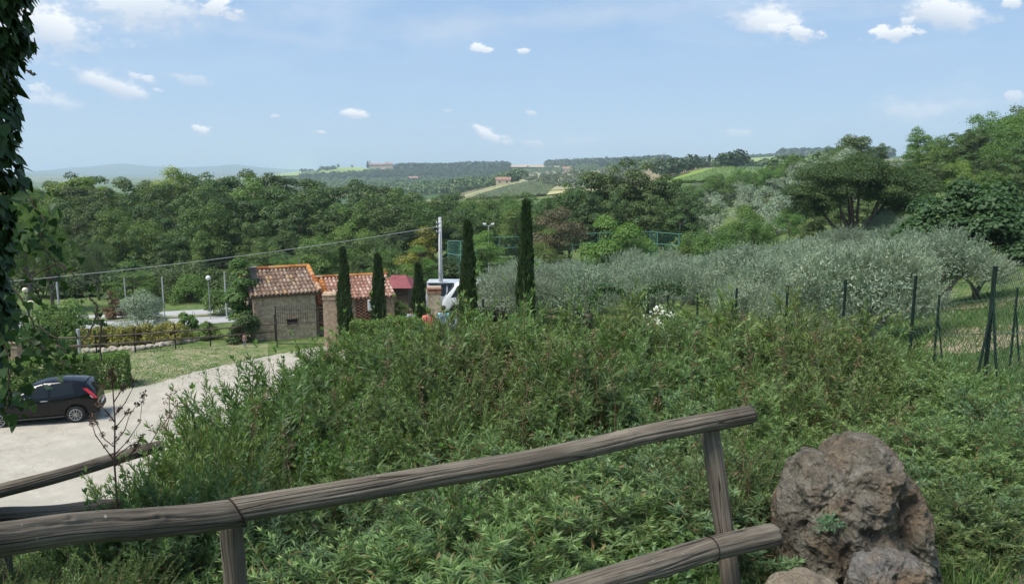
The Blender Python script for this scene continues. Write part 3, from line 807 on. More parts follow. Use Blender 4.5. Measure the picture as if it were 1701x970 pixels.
# ------------------------------------------------------------------ beds by the road and the lot
def shrub_at(fn, px, ybase, label, cat='shrub', group=None, s=1.0, sz=None, Y=None, rz=0.0, pool=None):
    p = GP(px, ybase, y0=11) if Y is None else GX(px, Y)
    o = fn() if pool is None else plant(pool, [fn], 0, 0, 0, 1, label, cat, group)
    tag(o, label, cat, group); return put(o, p[0], p[1], p[2]-.03, s, rz, sz or s)
o = shrub('olive_tree', 250, 2.75, 1.38, 15000, .085, L_olive, aspect=.32, nb=34, rag=.12)
p = GP(237, 553, y0=11); tag(o, 'round silvery olive tree standing in the bed by the road', 'tree'); put(o, p[0], p[1], p[2]-.05, 1.0, .4)
shrub_at(lambda: shrub('conical_shrub', 401, 1.65, .68, 4200, .09, L_hedge, nb=20), 315, 556, 'dense dark green conical shrub right of the round olive')
shrub_at(lambda: shrub('round_shrub', 402, 1.1, .75, 2600, .09, L_mid, nb=16), 347, 562, 'low green shrub right of the conical shrub')
shrub_at(lambda: shrub('round_shrub', 403, 2.1, 1.35, 5200, .12, L_mid, nb=20), 372, 535, 'taller loose shrub behind the globe lamp by the road', Y=47)
shrub_at(lambda: make_tree('climbing_ivy_bush', 404, 4.2, .8, 34, 9000, .12, L_mid, bare=.02, brad=.5), 404, 566, 'tall leafy climber at the left corner of the stone house', Y=38.6)
shrub_at(lambda: shrub('round_shrub', 405, 1.9, .95, 5200, .10, L_oak, nb=20), 407, 570, 'dark rounded bush in front of the stone house corner', Y=37.4)
for k, (px, yb) in enumerate([(150, 577), (178, 575), (206, 573), (234, 571), (262, 570), (286, 569)]):
    shrub_at(lambda k=k: shrub('golden_hedge_shrub', 410, 1.0, .75, 2400, .09, L_yhedge, nb=14, rag=.35), px, yb, 'low yellow-green shrub along the dry stone edging', group='yellow-green shrubs along the stone edging', pool='gold', s=1.2+.1*(k % 2), rz=k*1.1)
shrub_at(lambda: shrub('red_leaved_tree', 420, 2.3, .75, 2600, .12, L_red, nb=14, rag=.35), 190, 545, 'small red-leaved tree left of the round olive', cat='tree', Y=45)
shrub_at(lambda: shrub('red_leaved_shrub', 421, 1.3, .7, 1800, .10, L_red, nb=10, rag=.35), 92, 560, 'red-tinged shrub beside the thin grey post', Y=41)
shrub_at(lambda: shrub('round_shrub', 422, 2.2, 1.7, 7000, .11, L_mid, nb=26), 78, 590, 'large rounded green shrub left of the wooden gatepost', Y=35)
shrub_at(lambda: shrub('round_shrub', 423, 2.3, 1.5, 6000, .11, L_hedge, nb=22), 108, 575, 'bright rounded shrub behind the left wooden gatepost', Y=38)
shrub_at(lambda: shrub('round_shrub', 424, 2.6, 1.7, 6000, .12, L_oak, nb=22), 20, 590, 'dark shrub behind the brick pier', Y=34)
shrub_at(lambda: shrub('clipped_hedge', 425, 1.25, 0, 9000, .07, L_hedge, box=(6.2, 1.0)), 60, 646, 'clipped green hedge behind the black car', cat='hedge', Y=27.6, rz=.42)
shrub_at(lambda: shrub('round_shrub', 426, 1.75, 1.0, 5200, .08, L_oak, nb=18), 112, 632, 'dark shrub at the end of the clipped hedge', Y=28.2)
shrub_at(lambda: shrub('clipped_hedge', 427, 1.55, 0, 11000, .075, leaf_mat('laurel_leaves', (.07, .13, .03), (.13, .21, .05), (.22, .30, .08), trans=.3, objvar=.1), box=(3.1, 1.0)), 643, 565, 'light green clipped hedge beside the gate in front of the cypresses', cat='hedge', Y=34.5)
shrub_at(lambda: shrub('round_shrub', 428, 1.8, 1.0, 3600, .10, L_mid, nb=16), 660, 525, 'green shrub in front of the red roofed shed', Y=43)
shrub_at(lambda: shrub('round_shrub', 429, 1.5, .6, 2200, .09, L_yhedge, nb=12), 651, 530, 'golden shrub right of the second cypress', Y=40)
shrub_at(lambda: shrub('round_shrub', 430, 2.4, 2.0, 6000, .12, L_hedge, nb=20), 318, 510, 'green hedge-like shrub beyond the road', Y=54)
shrub_at(lambda: shrub('round_shrub', 431, 2.4, 2.2, 6000, .12, L_oak, nb=20), 290, 510, 'dark green shrub beyond the road left of the globe lamp', Y=55)

# cypresses by the gate
for k, (px, Y, yt, R, lb_) in enumerate([(575, 36.0, 420, .34, 'slim cypress right beside the left gate pillar'), (631, 37.2, 431, .36, 'second slim cypress, in front of the tiled annex'), (697, 38.5, 447, .36, 'shortest cypress, left of the brick gate pillar'),
                                       (779, 31.5, 376, .40, 'tall dark cypress right of the utility pole'), (873, 29, 342, .37, 'tallest cypress, rising from the thicket right of the net fence')]):
    X, Y, z = GX(px, Y); h = CAMZ+Zat(yt, Y)-z
    o = cypress(500+k, h, R, n=int(2600*h)); tag(o, lb_, 'tree'); put(o, X, Y, z, 1.0, 0)

# ------------------------------------------------------------------ olive grove
OL = []
g = np.random.default_rng(5)
for row in range(10):
    Y = 21.5+row*4.3
    x = 9.9+.6*(row % 2)
    if Y > 38.5: x = 9.9-4.6*3
    while True:
        if x/Y > .72: break
        OL.append((x+g.normal(0, .35), Y+g.normal(0, .35))); x += 4.15
OL += [(-.6, 42.5), (3.2, 41.5)]
G_ol = 'olive trees planted in rows in the grove'
top = [(780, 440), (850, 428), (920, 425), (1000, 415), (1080, 412), (1180, 405), (1300, 400), (1400, 390), (1500, 388), (1560, 400), (1700, 400)]
for (x, y) in OL:
    z = TZ(x, y); px = 850.5+FPX*x/(y*CT+.9)
    if px > 1560 and y < 24 or (px > 1545 and y > 30) or px < 770: continue
    yt = np.interp(px, [a for a, b in top], [b for a, b in top])
    hmax = CAMZ+Zat(yt, y)-z
    s = min(max(hmax/3.6, .8), .86+.016*(y-20), 1.25)*random.uniform(.88, 1.08)
    plant('olive', olive_mk, x, y, z-.1, s, 'silvery grey-green olive tree in the fenced grove', 'tree', G_ol)
tree_at('olive', olive_mk, 1620, 26, 402, 3.75, 'olive tree standing apart at the right edge of the straw-strewn ground', wide=1.15)
tree_at('olive', olive_mk, 1450, 20.3, 420, 3.75, 'nearest olive tree, behind the tall wire-fence posts', wide=.95)
tree_at('olive', olive_mk, 1240, 28, 455, 3.75, 'small olive tree close behind the wire fence', wide=.9)
tree_at('olive', olive_mk, 1345, 23.5, 432, 3.75, 'olive tree with a forked trunk close behind the middle of the wire fence', wide=.9)

# ------------------------------------------------------------------ middle distance, right of centre
for k, (px, Y, yt, w) in enumerate([(945, 92, 292, 1.0), (990, 95, 282, 1.1), (1035, 96, 272, 1.0), (1068, 94, 258, 1.05), (1105, 92, 283, 1.0), (1140, 88, 305, .9), (965, 84, 310, 1.0), (1020, 82, 315, 1.0), (1080, 82, 312, 1.0), (1130, 80, 335, 1.0), (925, 88, 318, .9), (905, 96, 325, .9)]):
    tree_at('oak', oak_mk, px, Y, yt, 12, 'tall dark oak in the clump right of centre on the skyline', group='dark oaks of the clump right of centre', wide=w*.85)
tree_at('brown', [lambda: make_tree('chestnut_tree', 320, 9, 4.2, 28, 8500, .22, L_brown, bare=.15, brad=.32, rag=.3)], 925, 74, 338, 9, 'brownish-leaved tree below the dark oak clump', wide=.85)
tree_at('mid', mid_mk, 860, 84, 340, 10, 'green tree left of the brownish tree, behind the tallest cypress', wide=1.0)
tree_at('mid', mid_mk, 790, 86, 338, 10, 'green tree behind the net fence left of the tallest cypress', wide=1.0)
tree_at('lmid', [lambda: make_tree('lime_tree', 321, 7, 3.7, 30, 12000, .19, L_light, shape='dome', bare=.12, brad=.30, rag=.25)], 1025, 60, 352, 7, 'rounded light-green tree in front of the net fence', wide=.9)
tree_at('loc', light_mk, 905, 62, 380, 7, 'low light-green tree left of the rounded light-green tree', var=0, wide=.8)
tree_at('lmid', [None], 1240, 78, 335, 7, 'light-green tree left of the great umbrella pine', wide=.85, var=0)
tree_at('mid', mid_mk, 1250, 68, 362, 10, 'grey-green tree in front of the light-green tree by the umbrella pine', wide=.75, var=1)
for k, (px, Y, yt) in enumerate([(1185, 60, 375), (1215, 64, 372), (1160, 66, 380), (1290, 66, 395), (1140, 64, 392)]):
    tree_at('mid', mid_mk, px, Y, yt, 10, 'scrubby grey-green tree at the upper edge of the olive grove', group='scrubby trees above the olive grove', wide=.9)
# slope of olives and scrub
hs_g = np.random.default_rng(9)
G_sl = 'olive trees scattered on the far slope'
for k in range(125):
    px = hs_g.uniform(1150, 1440); Y = hs_g.uniform(86, 210)
    X, Y, z = GX(px, Y)
    if Y < 150 or hs_g.random() < .55:
        plant('olfar', olive_far_mk, X, Y, z-.2, hs_g.uniform(.8, 1.35), 'rounded grey olive tree on the slope left of the umbrella pine', 'tree', G_sl)
    else:
        plant('mid', mid_mk, X, Y, z-.2, hs_g.uniform(.45, .7), 'green tree on the slope below the bright vineyard', 'tree', 'green trees on the slope below the vineyard')
for k in range(46):
    px = hs_g.uniform(1110, 1420); Y = hs_g.uniform(165, 225)
    X, Y, z = GX(px, Y)
    plant('mid', mid_mk, X, Y, z-.2, hs_g.uniform(.32, .52), 'green tree on the slope below the bright vineyard', 'tree', 'green trees on the slope below the vineyard')
for k in range(28):
    px = hs_g.uniform(760, 960); Y = hs_g.uniform(115, 170)
    X, Y, z = GX(px, Y)
    plant('mid', mid_mk, X, Y, z-.2, hs_g.uniform(.75, 1.05), 'green tree in the valley beyond the cypresses', 'tree', 'green trees in the valley beyond the cypresses')

# the great umbrella pine
def great_pine():
    g = np.random.default_rng(77); H, R = 9.2, 6.6
    blobs = []
    # three storeys of flattened pads
    for i in range(44):
        a = g.uniform(0, 2*pi); q = g.random()**.5*R*.62; blobs.append((cos(a)*q*1.1-1.0, sin(a)*q, 7.9-(q/R)**2*3.6+g.normal(0, .25), 1.5*g.uniform(.8, 1.2), 1.15))
    for i in range(30):
        a = g.uniform(0, 2*pi); q = g.random()**.5*3.0; blobs.append((cos(a)*q+4.0, sin(a)*q, 6.7-(q/3.4)**2*1.6+g.normal(0, .4), 1.35*g.uniform(.8, 1.2), .95))
    for i in range(20):
        a = g.uniform(0, 2*pi); q = g.random()**.5*2.1; blobs.append((cos(a)*q-4.5, sin(a)*q, 5.3+g.normal(0, .5), 1.25*g.uniform(.8, 1.2), .75))
    for i in range(14):
        a = g.uniform(0, 2*pi); q = g.random()**.5*2.0; blobs.append((cos(a)*q+1.2, sin(a)*q-2.6, 5.6+g.normal(0, .3), 1.0*g.uniform(.8, 1.2), .6))
    for i in range(46):
        a = g.uniform(0, 2*pi); q = g.random()**.5*6.0; x, y = cos(a)*q, sin(a)*q*.8
        if abs(x) < 1.6 and y < 0: continue
        blobs.append((x, y, 5.6-(abs(x)/6)**2*1.0+g.normal(0, .5), 1.15*g.uniform(.8, 1.2), .8))
    for i in range(26):
        s_ = 1 if i % 2 else -1; blobs.append((s_*g.uniform(2.6, 6.0), g.uniform(-1.5, 3), g.uniform(3.4, 4.9), 1.0*g.uniform(.8, 1.2), .7))
    lb = LB()
    blob_crown(g, blobs, 150000, .19, lb, up=.9, aspect=.28, rag=.12, spread=.9, shell=.5)
    r = empty('umbrella_pine')
    link('crown', lb.mesh('crown'), L_pine, r)
    mb = MB()
    for q, (x, y, z) in enumerate([(-4.6, .3, 5.0), (-2.8, .6, 6.9), (-1.2, -.8, 7.6), (.6, .8, 7.4), (2.6, -.6, 6.2), (4.4, .5, 6.3), (1.2, -2.4, 5.1), (5.6, -.4, 5.6), (-.4, 2, 6.8), (-3.4, -1.8, 6.2)]):
        p2 = Vector((x, y, z)); p0 = Vector((g.normal(0, .12), g.normal(0, .12), 1.5+.25*(q % 3)))
        p1 = p0.lerp(p2, .45)+Vector((0, 0, -.5))
        mb.tube([p0, p0.lerp(p1, .5)+Vector((g.normal(0, .1), g.normal(0, .1), 0)), p1, p1.lerp(p2, .5)+Vector((g.normal(0, .15), 0, .1)), p2], [.24, .2, .15, .1, .04], 7, wob=.3)
    mb.tube([(0, 0, -.6), (.05, 0, .5), (-.05, 0, 1.2), (.05, 0, 2.0), (-.1, 0, 3.0)], [.62, .5, .44, .36, .22], 10, wob=.3)
    mb.build('trunk', mat('pine_bark', (.09, .065, .055), .95, (.20, .15, .13), scale=5, detail=8, bump=1, stretch=(1, 1, .3), spec=.1), r, smooth=True)
    return r
X, Y, z, s = top_scale(1418, 62, 264, 8.75)
o = great_pine(); tag(o, 'great spreading umbrella pine with forked dark trunk, right of centre', 'tree'); put(o, X, Y, z, s, 0.0)
o.scale = (FPX and (225/FPX*62)/13.8, s, s)
# scrub behind and under the pine
for k, (px, Y, yt, w) in enumerate([(1335, 78, 372, 1), (1385, 80, 355, 1), (1500, 74, 340, 1), (1540, 76, 320, 1.1), (1310, 82, 345, .9), (1470, 70, 370, .9)]):
    tree_at('mid', mid_mk, px, Y, yt, 10, 'scrubby tree crowded behind the umbrella pine trunk', group='scrubby trees behind the umbrella pine', wide=w)
for k, (px, Y, yt) in enumerate([(1350, 74, 335), (1395, 76, 325), (1440, 75, 325), (1480, 72, 330)]):  # trees added as a dark backing that stands in for the shaded crown interior
    tree_at('oak', oak_mk, px, Y, yt, 12, 'dark tree added to darken the gap behind the umbrella pine', group='added dark trees behind the umbrella pine', wide=1.1)
# the wooded rise at right
RS = [(1415, 140, 224, 'round dark tree alone on the skyline above the umbrella pine', 'dense', 1.0), (1462, 150, 238, 'lower green tree right of the round dark skyline tree', 'mid', 1.0), (1440, 138, 252, 'bush-like green tree at the foot of the round skyline tree', 'mid', .9),
      (1520, 118, 212, 'tall green tree at the left end of the wooded rise', 'mid', .9), (1555, 120, 228, 'green tree right of the tall one on the rise', 'mid', 1.0)]
for px, Y, yt, lb_, kd, w in RS:
    if kd == 'dense': tree_at('dense', [lambda: make_tree('holm_oak', 330, 6, 3.1, 40, 9000, .24, L_oak, bare=.04, brad=.38, rag=.12)], px, Y, yt, 6, lb_, wide=w)
    else: tree_at(kd, mid_mk, px, Y, yt, 10, lb_, wide=w)
g2 = np.random.default_rng(21)
def rise(px): return float(np.interp(px, [1490, 1530, 1600, 1640, 1701, 1800, 1950], [236, 216, 212, 192, 160, 140, 120]))
for (Y, dy, x0, st) in [(108, 0, 1580, 36), (98, 16, 1500, 40), (88, 42, 1500, 46), (78, 70, 1530, 52), (68, 95, 1580, 60)]:
    px = x0
    while px < 1960:
        yy = rise(px)+dy+g2.uniform(-8, 12)
        kd, mk, H0, lb_, gr = [('mid', mid_mk, 10, 'mid green tree on the wooded rise at right', 'mid green trees on the rise at right'), ('oak', oak_mk, 12, 'dark green tree on the wooded rise at right', 'dark trees on the rise at right'), ('mid', mid_mk, 10, 'mid green tree on the wooded rise at right', 'mid green trees on the rise at right')][int(g2.integers(3))]
        tree_at(kd, mk, px, Y+g2.uniform(-3, 3), yy, H0, lb_, group=gr, wide=.95)
        px += st*g2.uniform(.85, 1.15)
tree_at('lmid', [None], 1590, 84, 262, 7, 'light-green tree in front of the darker trees on the rise', wide=1.0, var=0)
tree_at('loc', light_mk, 1690, 66, 330, 7, 'light-green tree at the right edge above the fig', wide=1.1, var=1)

# big fig-like tree
def fig():
    g = np.random.default_rng(88); bl = []
    for i in range(80):
        a = g.uniform(0, 2*pi); q = g.random()**.5; br = 1.05*g.uniform(.7, 1.2)
        bl.append((cos(a)*3.7*q, sin(a)*3.4*q, 1.0+3.6*math.sqrt(max(0, 1-q*q))*g.uniform(.15, 1), br, br*.75))
    lb = LB(); blob_crown(g, bl, 40000, .23, lb, up=.6, aspect=.8, rag=.2, spread=.5)
    r = empty('fig_tree'); link('crown', lb.mesh('crown'), L_fig, r)
    limbs_mesh('trunk', .22, 5, bl, g, M_bark, 3).build('trunk', M_bark_pale, r, smooth=True)
    return r
X, Y, z, s = top_scale(1612, 37, 288, 5.3)
o = fig(); tag(o, 'broad dark-leaved fig tree behind the lone olive at right', 'tree'); put(o, X, Y, z-.1, s*.98, 0); o.scale.z = s
# ------------------------------------------------------------------ masonry materials
def brick_mat(name, c1, c2, mortar, scale, bw=.5, bh=.25, rough=.9, msize=.02, distort=.0, bump=.6, squash=1.0):
    m = bpy.data.materials.new(name); m.use_nodes = True
    nt = m.node_tree; N, L = nt.nodes, nt.links
    b = N['Principled BSDF']; b.inputs['Roughness'].default_value = rough; b.inputs['Specular IOR Level'].default_value = .15
    tc = N.new('ShaderNodeTexCoord'); sp = N.new('ShaderNodeSeparateXYZ'); L.new(tc.outputs['Object'], sp.inputs[0])
    ad = N.new('ShaderNodeMath'); ad.operation = 'ADD'; L.new(sp.outputs[0], ad.inputs[0]); L.new(sp.outputs[1], ad.inputs[1])
    cb = N.new('ShaderNodeCombineXYZ'); L.new(ad.outputs[0], cb.inputs[0]); L.new(sp.outputs[2], cb.inputs[1])
    nz = N.new('ShaderNodeTexNoise'); nz.inputs['Scale'].default_value = 3.5; nz.inputs['Detail'].default_value = 3; L.new(tc.outputs['Object'], nz.inputs['Vector'])
    sc = N.new('ShaderNodeVectorMath'); sc.operation = 'SCALE'; sc.inputs['Scale'].default_value = distort; L.new(nz.outputs['Color'], sc.inputs[0])
    av = N.new('ShaderNodeVectorMath'); L.new(cb.outputs[0], av.inputs[0]); L.new(sc.outputs[0], av.inputs[1])
    br = N.new('ShaderNodeTexBrick'); br.inputs['Scale'].default_value = scale; br.inputs['Brick Width'].default_value = bw; br.inputs['Row Height'].default_value = bh
    br.inputs['Mortar Size'].default_value = msize; br.inputs['Color1'].default_value = (*c1, 1); br.inputs['Color2'].default_value = (*c2, 1); br.inputs['Mortar'].default_value = (*mortar, 1)
    br.inputs['Bias'].default_value = 0
    L.new(av.outputs[0], br.inputs['Vector'])
    n2 = N.new('ShaderNodeTexNoise'); n2.inputs['Scale'].default_value = 6; n2.inputs['Detail'].default_value = 8; L.new(tc.outputs['Object'], n2.inputs['Vector'])
    rp = N.new('ShaderNodeValToRGB'); rp.color_ramp.elements[0].position = .3; rp.color_ramp.elements[0].color = (.6, .6, .6, 1); rp.color_ramp.elements[1].position = .7; rp.color_ramp.elements[1].color = (1.25, 1.2, 1.15, 1)
    L.new(n2.outputs['Fac'], rp.inputs[0])
    mx = N.new('ShaderNodeMixRGB'); mx.blend_type = 'MULTIPLY'; mx.inputs[0].default_value = 1; L.new(br.outputs['Color'], mx.inputs[1]); L.new(rp.outputs[0], mx.inputs[2])
    L.new(mx.outputs[0], b.inputs['Base Color'])
    bp = N.new('ShaderNodeBump'); bp.inputs['Strength'].default_value = bump; bp.inputs['Distance'].default_value = .03; bp.invert = True
    L.new(br.outputs['Fac'], bp.inputs['Height']); L.new(bp.outputs[0], b.inputs['Normal'])
    return m
M_stone = brick_mat('rubble_stone', (.54, .45, .32), (.37, .305, .22), (.52, .45, .34), 3.2, .9, .42, msize=.03, distort=.35)
M_brick = brick_mat('old_brick', (.30, .13, .08), (.38, .20, .13), (.36, .31, .25), 4, .52, .2, msize=.015)
M_brickpale = brick_mat('pale_brick', (.46, .34, .24), (.36, .25, .18), (.48, .42, .33), 4, .52, .22, msize=.02, distort=.04)
M_chim = mat('sooty_render', (.13, .12, .11), .9, (.20, .18, .16), scale=6)
M_darkwood = mat('dark_timber', (.07, .05, .035), .8, (.12, .09, .06), scale=8)
M_iron = mat('black_iron', (.02, .02, .022), .5, (.05, .035, .03), scale=12, metal=.3)
M_void = mat('dark_opening', (.015, .013, .012), .9)
M_white = mat('white_paint', (.75, .76, .77), .4, (.66, .67, .68), scale=3)
M_zinc = mat('galvanised_steel', (.36, .38, .39), .5, (.28, .30, .31), scale=6, metal=.4)
M_conc = mat('pale_concrete', (.46, .47, .47), .85, (.36, .37, .37), scale=3, detail=7)
def tile_mat(name, cols):
    m = bpy.data.materials.new(name); m.use_nodes = True
    nt = m.node_tree; N, L = nt.nodes, nt.links
    b = N['Principled BSDF']; b.inputs['Roughness'].default_value = .9; b.inputs['Specular IOR Level'].default_value = .15
    at = N.new('ShaderNodeAttribute'); at.attribute_name = 'tint'
    rp = N.new('ShaderNodeValToRGB'); e = rp.color_ramp.elements
    while len(e) < len(cols): e.new(.5)
    for k, (p, c) in enumerate(cols): e[k].position = p; e[k].color = (*c, 1)
    tc = N.new('ShaderNodeTexCoord'); nz = N.new('ShaderNodeTexNoise'); nz.inputs['Scale'].default_value = 14; nz.inputs['Detail'].default_value = 6; L.new(tc.outputs['Object'], nz.inputs['Vector'])
    ma = N.new('ShaderNodeMath'); ma.operation = 'MULTIPLY_ADD'; ma.inputs[1].default_value = .5; L.new(nz.outputs['Fac'], ma.inputs[0]); 
    mb = N.new('ShaderNodeMath'); mb.operation = 'SUBTRACT'; mb.inputs[1].default_value = .25; L.new(at.outputs['Fac'], mb.inputs[0]); L.new(mb.outputs[0], ma.inputs[2])
    L.new(ma.outputs[0], rp.inputs[0]); L.new(rp.outputs[0], b.inputs['Base Color'])
    return m
M_tile_old = tile_mat('weathered_roof_tiles', [(0, (.13, .09, .07)), (.35, (.22, .15, .11)), (.6, (.27, .195, .15)), (.85, (.31, .25, .20)), (1, (.36, .22, .10))])
M_tile_or = tile_mat('lichened_orange_tiles', [(0, (.25, .08, .03)), (.4, (.42, .16, .05)), (.75, (.50, .23, .08)), (1, (.36, .25, .17))])
M_tile_br = tile_mat('brown_red_roof_tiles', [(0, (.20, .11, .08)), (.4, (.34, .19, .14)), (.75, (.42, .26, .20)), (1, (.48, .36, .30))])

def tiled_roof(name, A, B, C, D, mat_, parent, tw=.2, tl=.38, r=.075, seed=1):
    """pantiles: rows of overlapping half-round cover tiles on a slope; A-B eave (left,right), D-C ridge (left,right)"""
    A, B, C, D = map(Vector, (A, B, C, D)); g = random.Random(seed)
    wv = (B-A); W_ = wv.length; sl = (D-A).length; up = (D-A).normalized(); nrm = wv.normalized().cross(up).normalized()
    if nrm.z < 0: nrm = -nrm
    V = []; F = []; tint = []
    def addq(vs, fs, t):
        n = len(V); V.extend(vs); F.extend([tuple(i+n for i in f) for f in fs]); tint.extend([t]*len(vs))
    base = nrm*-.05
    addq([A+base, B+base, C+base, D+base, A+base*2, B+base*2, C+base*2, D+base*2], [(0, 1, 2, 3), (7, 6, 5, 4), (0, 4, 5, 1), (1, 5, 6, 2), (2, 6, 7, 3), (3, 7, 4, 0)], .2)
    nc = max(2, int(W_/tw)); nr = max(2, int(sl/tl)+1)
    seg = 4
    for i in range(nc):
        for j in range(nr):
            t0, t1 = j/nr, min(1, (j+1.12)/nr)
            jit = g.uniform(-.012, .012)
            ca = (i+.5)/nc
            rows_ = []
            for tt, lift, rr in ((t0, .028, r*1.08), (t1, .0, r*.85)):
                c = (A.lerp(D, tt)).lerp(B.lerp(C, tt), ca)+wv.normalized()*jit
                rows_.append([c+wv.normalized()*(-cos(pi*s/seg)*rr*(tw/.2))+nrm*(sin(pi*s/seg)*rr+lift-.03) for s in range(seg+1)])
            vs = rows_[0]+rows_[1]
            fs = [(s, s+1, seg+2+s, seg+1+s) for s in range(seg)]+[tuple(range(seg, -1, -1))]
            addq(vs, fs, g.random())
    me = bpy.data.meshes.new(name); me.from_pydata([tuple(v) for v in V], [], F); me.update()
    a = me.attributes.new('tint', 'FLOAT', 'POINT'); a.data.foreach_set('value', np.array(tint, dtype=np.float32))
    return link(name, me, mat_, parent)
def ridge(name, P, Q, mat_, parent, r=.1, seed=2):
    P, Q = Vector(P), Vector(Q); L_ = (Q-P).length; n = max(2, int(L_/.35)); d = (Q-P)/n; u = d.normalized(); s = u.cross(Vector((0, 0, 1))).normalized(); w = s.cross(u).normalized()
    V = []; F = []; tint = []; g = random.Random(seed)
    for i in range(n):
        rs = []
        for tt, rr in ((0, r*1.1), (1.1, r*.9)):
            c = P+d*(i+tt); rs += [c+s*cos(pi*k/5)*rr+w*(sin(pi*k/5)*rr-.02) for k in range(6)]
        b = len(V); V += rs; F += [(b+k, b+k+1, b+7+k, b+6+k) for k in range(5)]+[tuple(b+k for k in range(5, -1, -1))]; tint += [g.random()]*12
    me = bpy.data.meshes.new(name); me.from_pydata([tuple(v) for v in V], [], F); me.update()
    a = me.attributes.new('tint', 'FLOAT', 'POINT'); a.data.foreach_set('value', np.array(tint, dtype=np.float32))
    return link(name, me, mat_, parent)

# ------------------------------------------------------------------ stone house (local frame: x along the front, y away from the camera)
def stone_house():
    Yf = 38.6
    Yl, Yr = 37.9, 39.5
    xl, xr = W(419, 520, Yl)[0], W(528, 520, Yr)[0]; cx0 = (xl+xr)/2; half = math.hypot(xr-xl, Yr-Yl)/2
    zb = TZ(cx0, Yf)
    ze = W(470, 486, Yf)[2]
    r = empty('stone_house', (cx0, (Yl+Yr)/2, zb), math.atan2(Yr-Yl, xr-xl), 'small stone house with a weathered tiled roof beside the open iron gate', 'house')
    w = half-.1; h = ze-zb; dep = 4.2
    hr = h+1.0
    mb = MB()
    vs = [(-w, 0, -.4), (w, 0, -.4), (w, dep, -.4), (-w, dep, -.4), (-w, 0, h), (w, 0, h), (w, dep, h), (-w, dep, h), (-w, dep/2, hr-.08), (w, dep/2, hr-.08)]
    mb.add(vs, [(0, 1, 5, 4), (1, 2, 6, 9, 5), (2, 3, 7, 6), (3, 0, 4, 8, 7)])
    mb.build('wall', M_stone, r)
    # opening with an iron grille, stone lintel
    gx = -w+(488-419)/(528-419)*2*w-.1
    win = MB().box(gx-.27, gx+.27, -.012, .1, .78, 1.05).build('window', M_void, r)
    fr = MB().box(gx-.36, gx+.36, -.04, .05, 1.052, 1.13); fr.box(gx-.34, gx+.34, -.05, .05, .71, .778); fr.build('window_frame', M_brickpale, win)
    gb = MB()
    for k in range(5): gb.tube([(gx-.22+.11*k, -.03, .77), (gx-.22+.11*k, -.03, 1.06)], .008, 5)
    gb.build('grille', M_iron, win)
    MB().box(-w-.015, -w+.30, -.02, .3, h-1.0, h-.02).build('brick_quoin', M_brickpale, r)
    ov = .18
    A, B = (-w-ov, -ov, h-.06), (w+.25, -ov, h-.06); D, C = (-w-ov, dep/2, hr), (w+.25, dep/2, hr)
    rf = tiled_roof('roof', A, B, C, D, M_tile_old, r, seed=4)
    tiled_roof('rear_roof', (w+.25, dep+ov, h-.06), (-w-ov, dep+ov, h-.06), D, C, M_tile_or, r, seed=5)
    ridge('ridge_tiles', (-w-ov, dep/2, hr+.05), (w+.25, dep/2, hr+.05), M_tile_or, rf, .11)
    ridge('verge_tiles', (w+.22, -ov, h), (w+.22, dep/2, hr+.04), M_tile_or, rf, .12)
    e = MB(); e.box(-w-ov, w+.25, -ov+.02, .0, h-.2, h-.12)
    for k in range(11): x = -w+2*w*k/10; e.box(x-.035, x+.035, -ov, .02, h-.122, h-.06)
    e.build('eaves', M_darkwood, r)
    cx = -w+.22
    ch = MB().box(cx-.17, cx+.17, .9, 1.3, h+.2, hr+.02).build('chimney', M_chim, r)
    c2 = MB()
    for k in range(3): c2.box(cx-.2, cx+.2, .87, 1.33, hr+.04+k*.09, hr+.08+k*.09)
    for sx in (-1, 1):
        for yy in (.9, 1.26): c2.box(cx+sx*.15-.03, cx+sx*.15+.03, yy, yy+.04, hr+.0, hr+.24)
    c2.build('chimney_cap', M_chim, ch)
    bpy.context.view_layer.update()
    MB().tube([(w-.1, dep/2+.6, hr-.2), (w-.1, dep/2+.6, hr+.35)], .02, 6).build('flue_pipe', M_zinc, r)
stone_house()

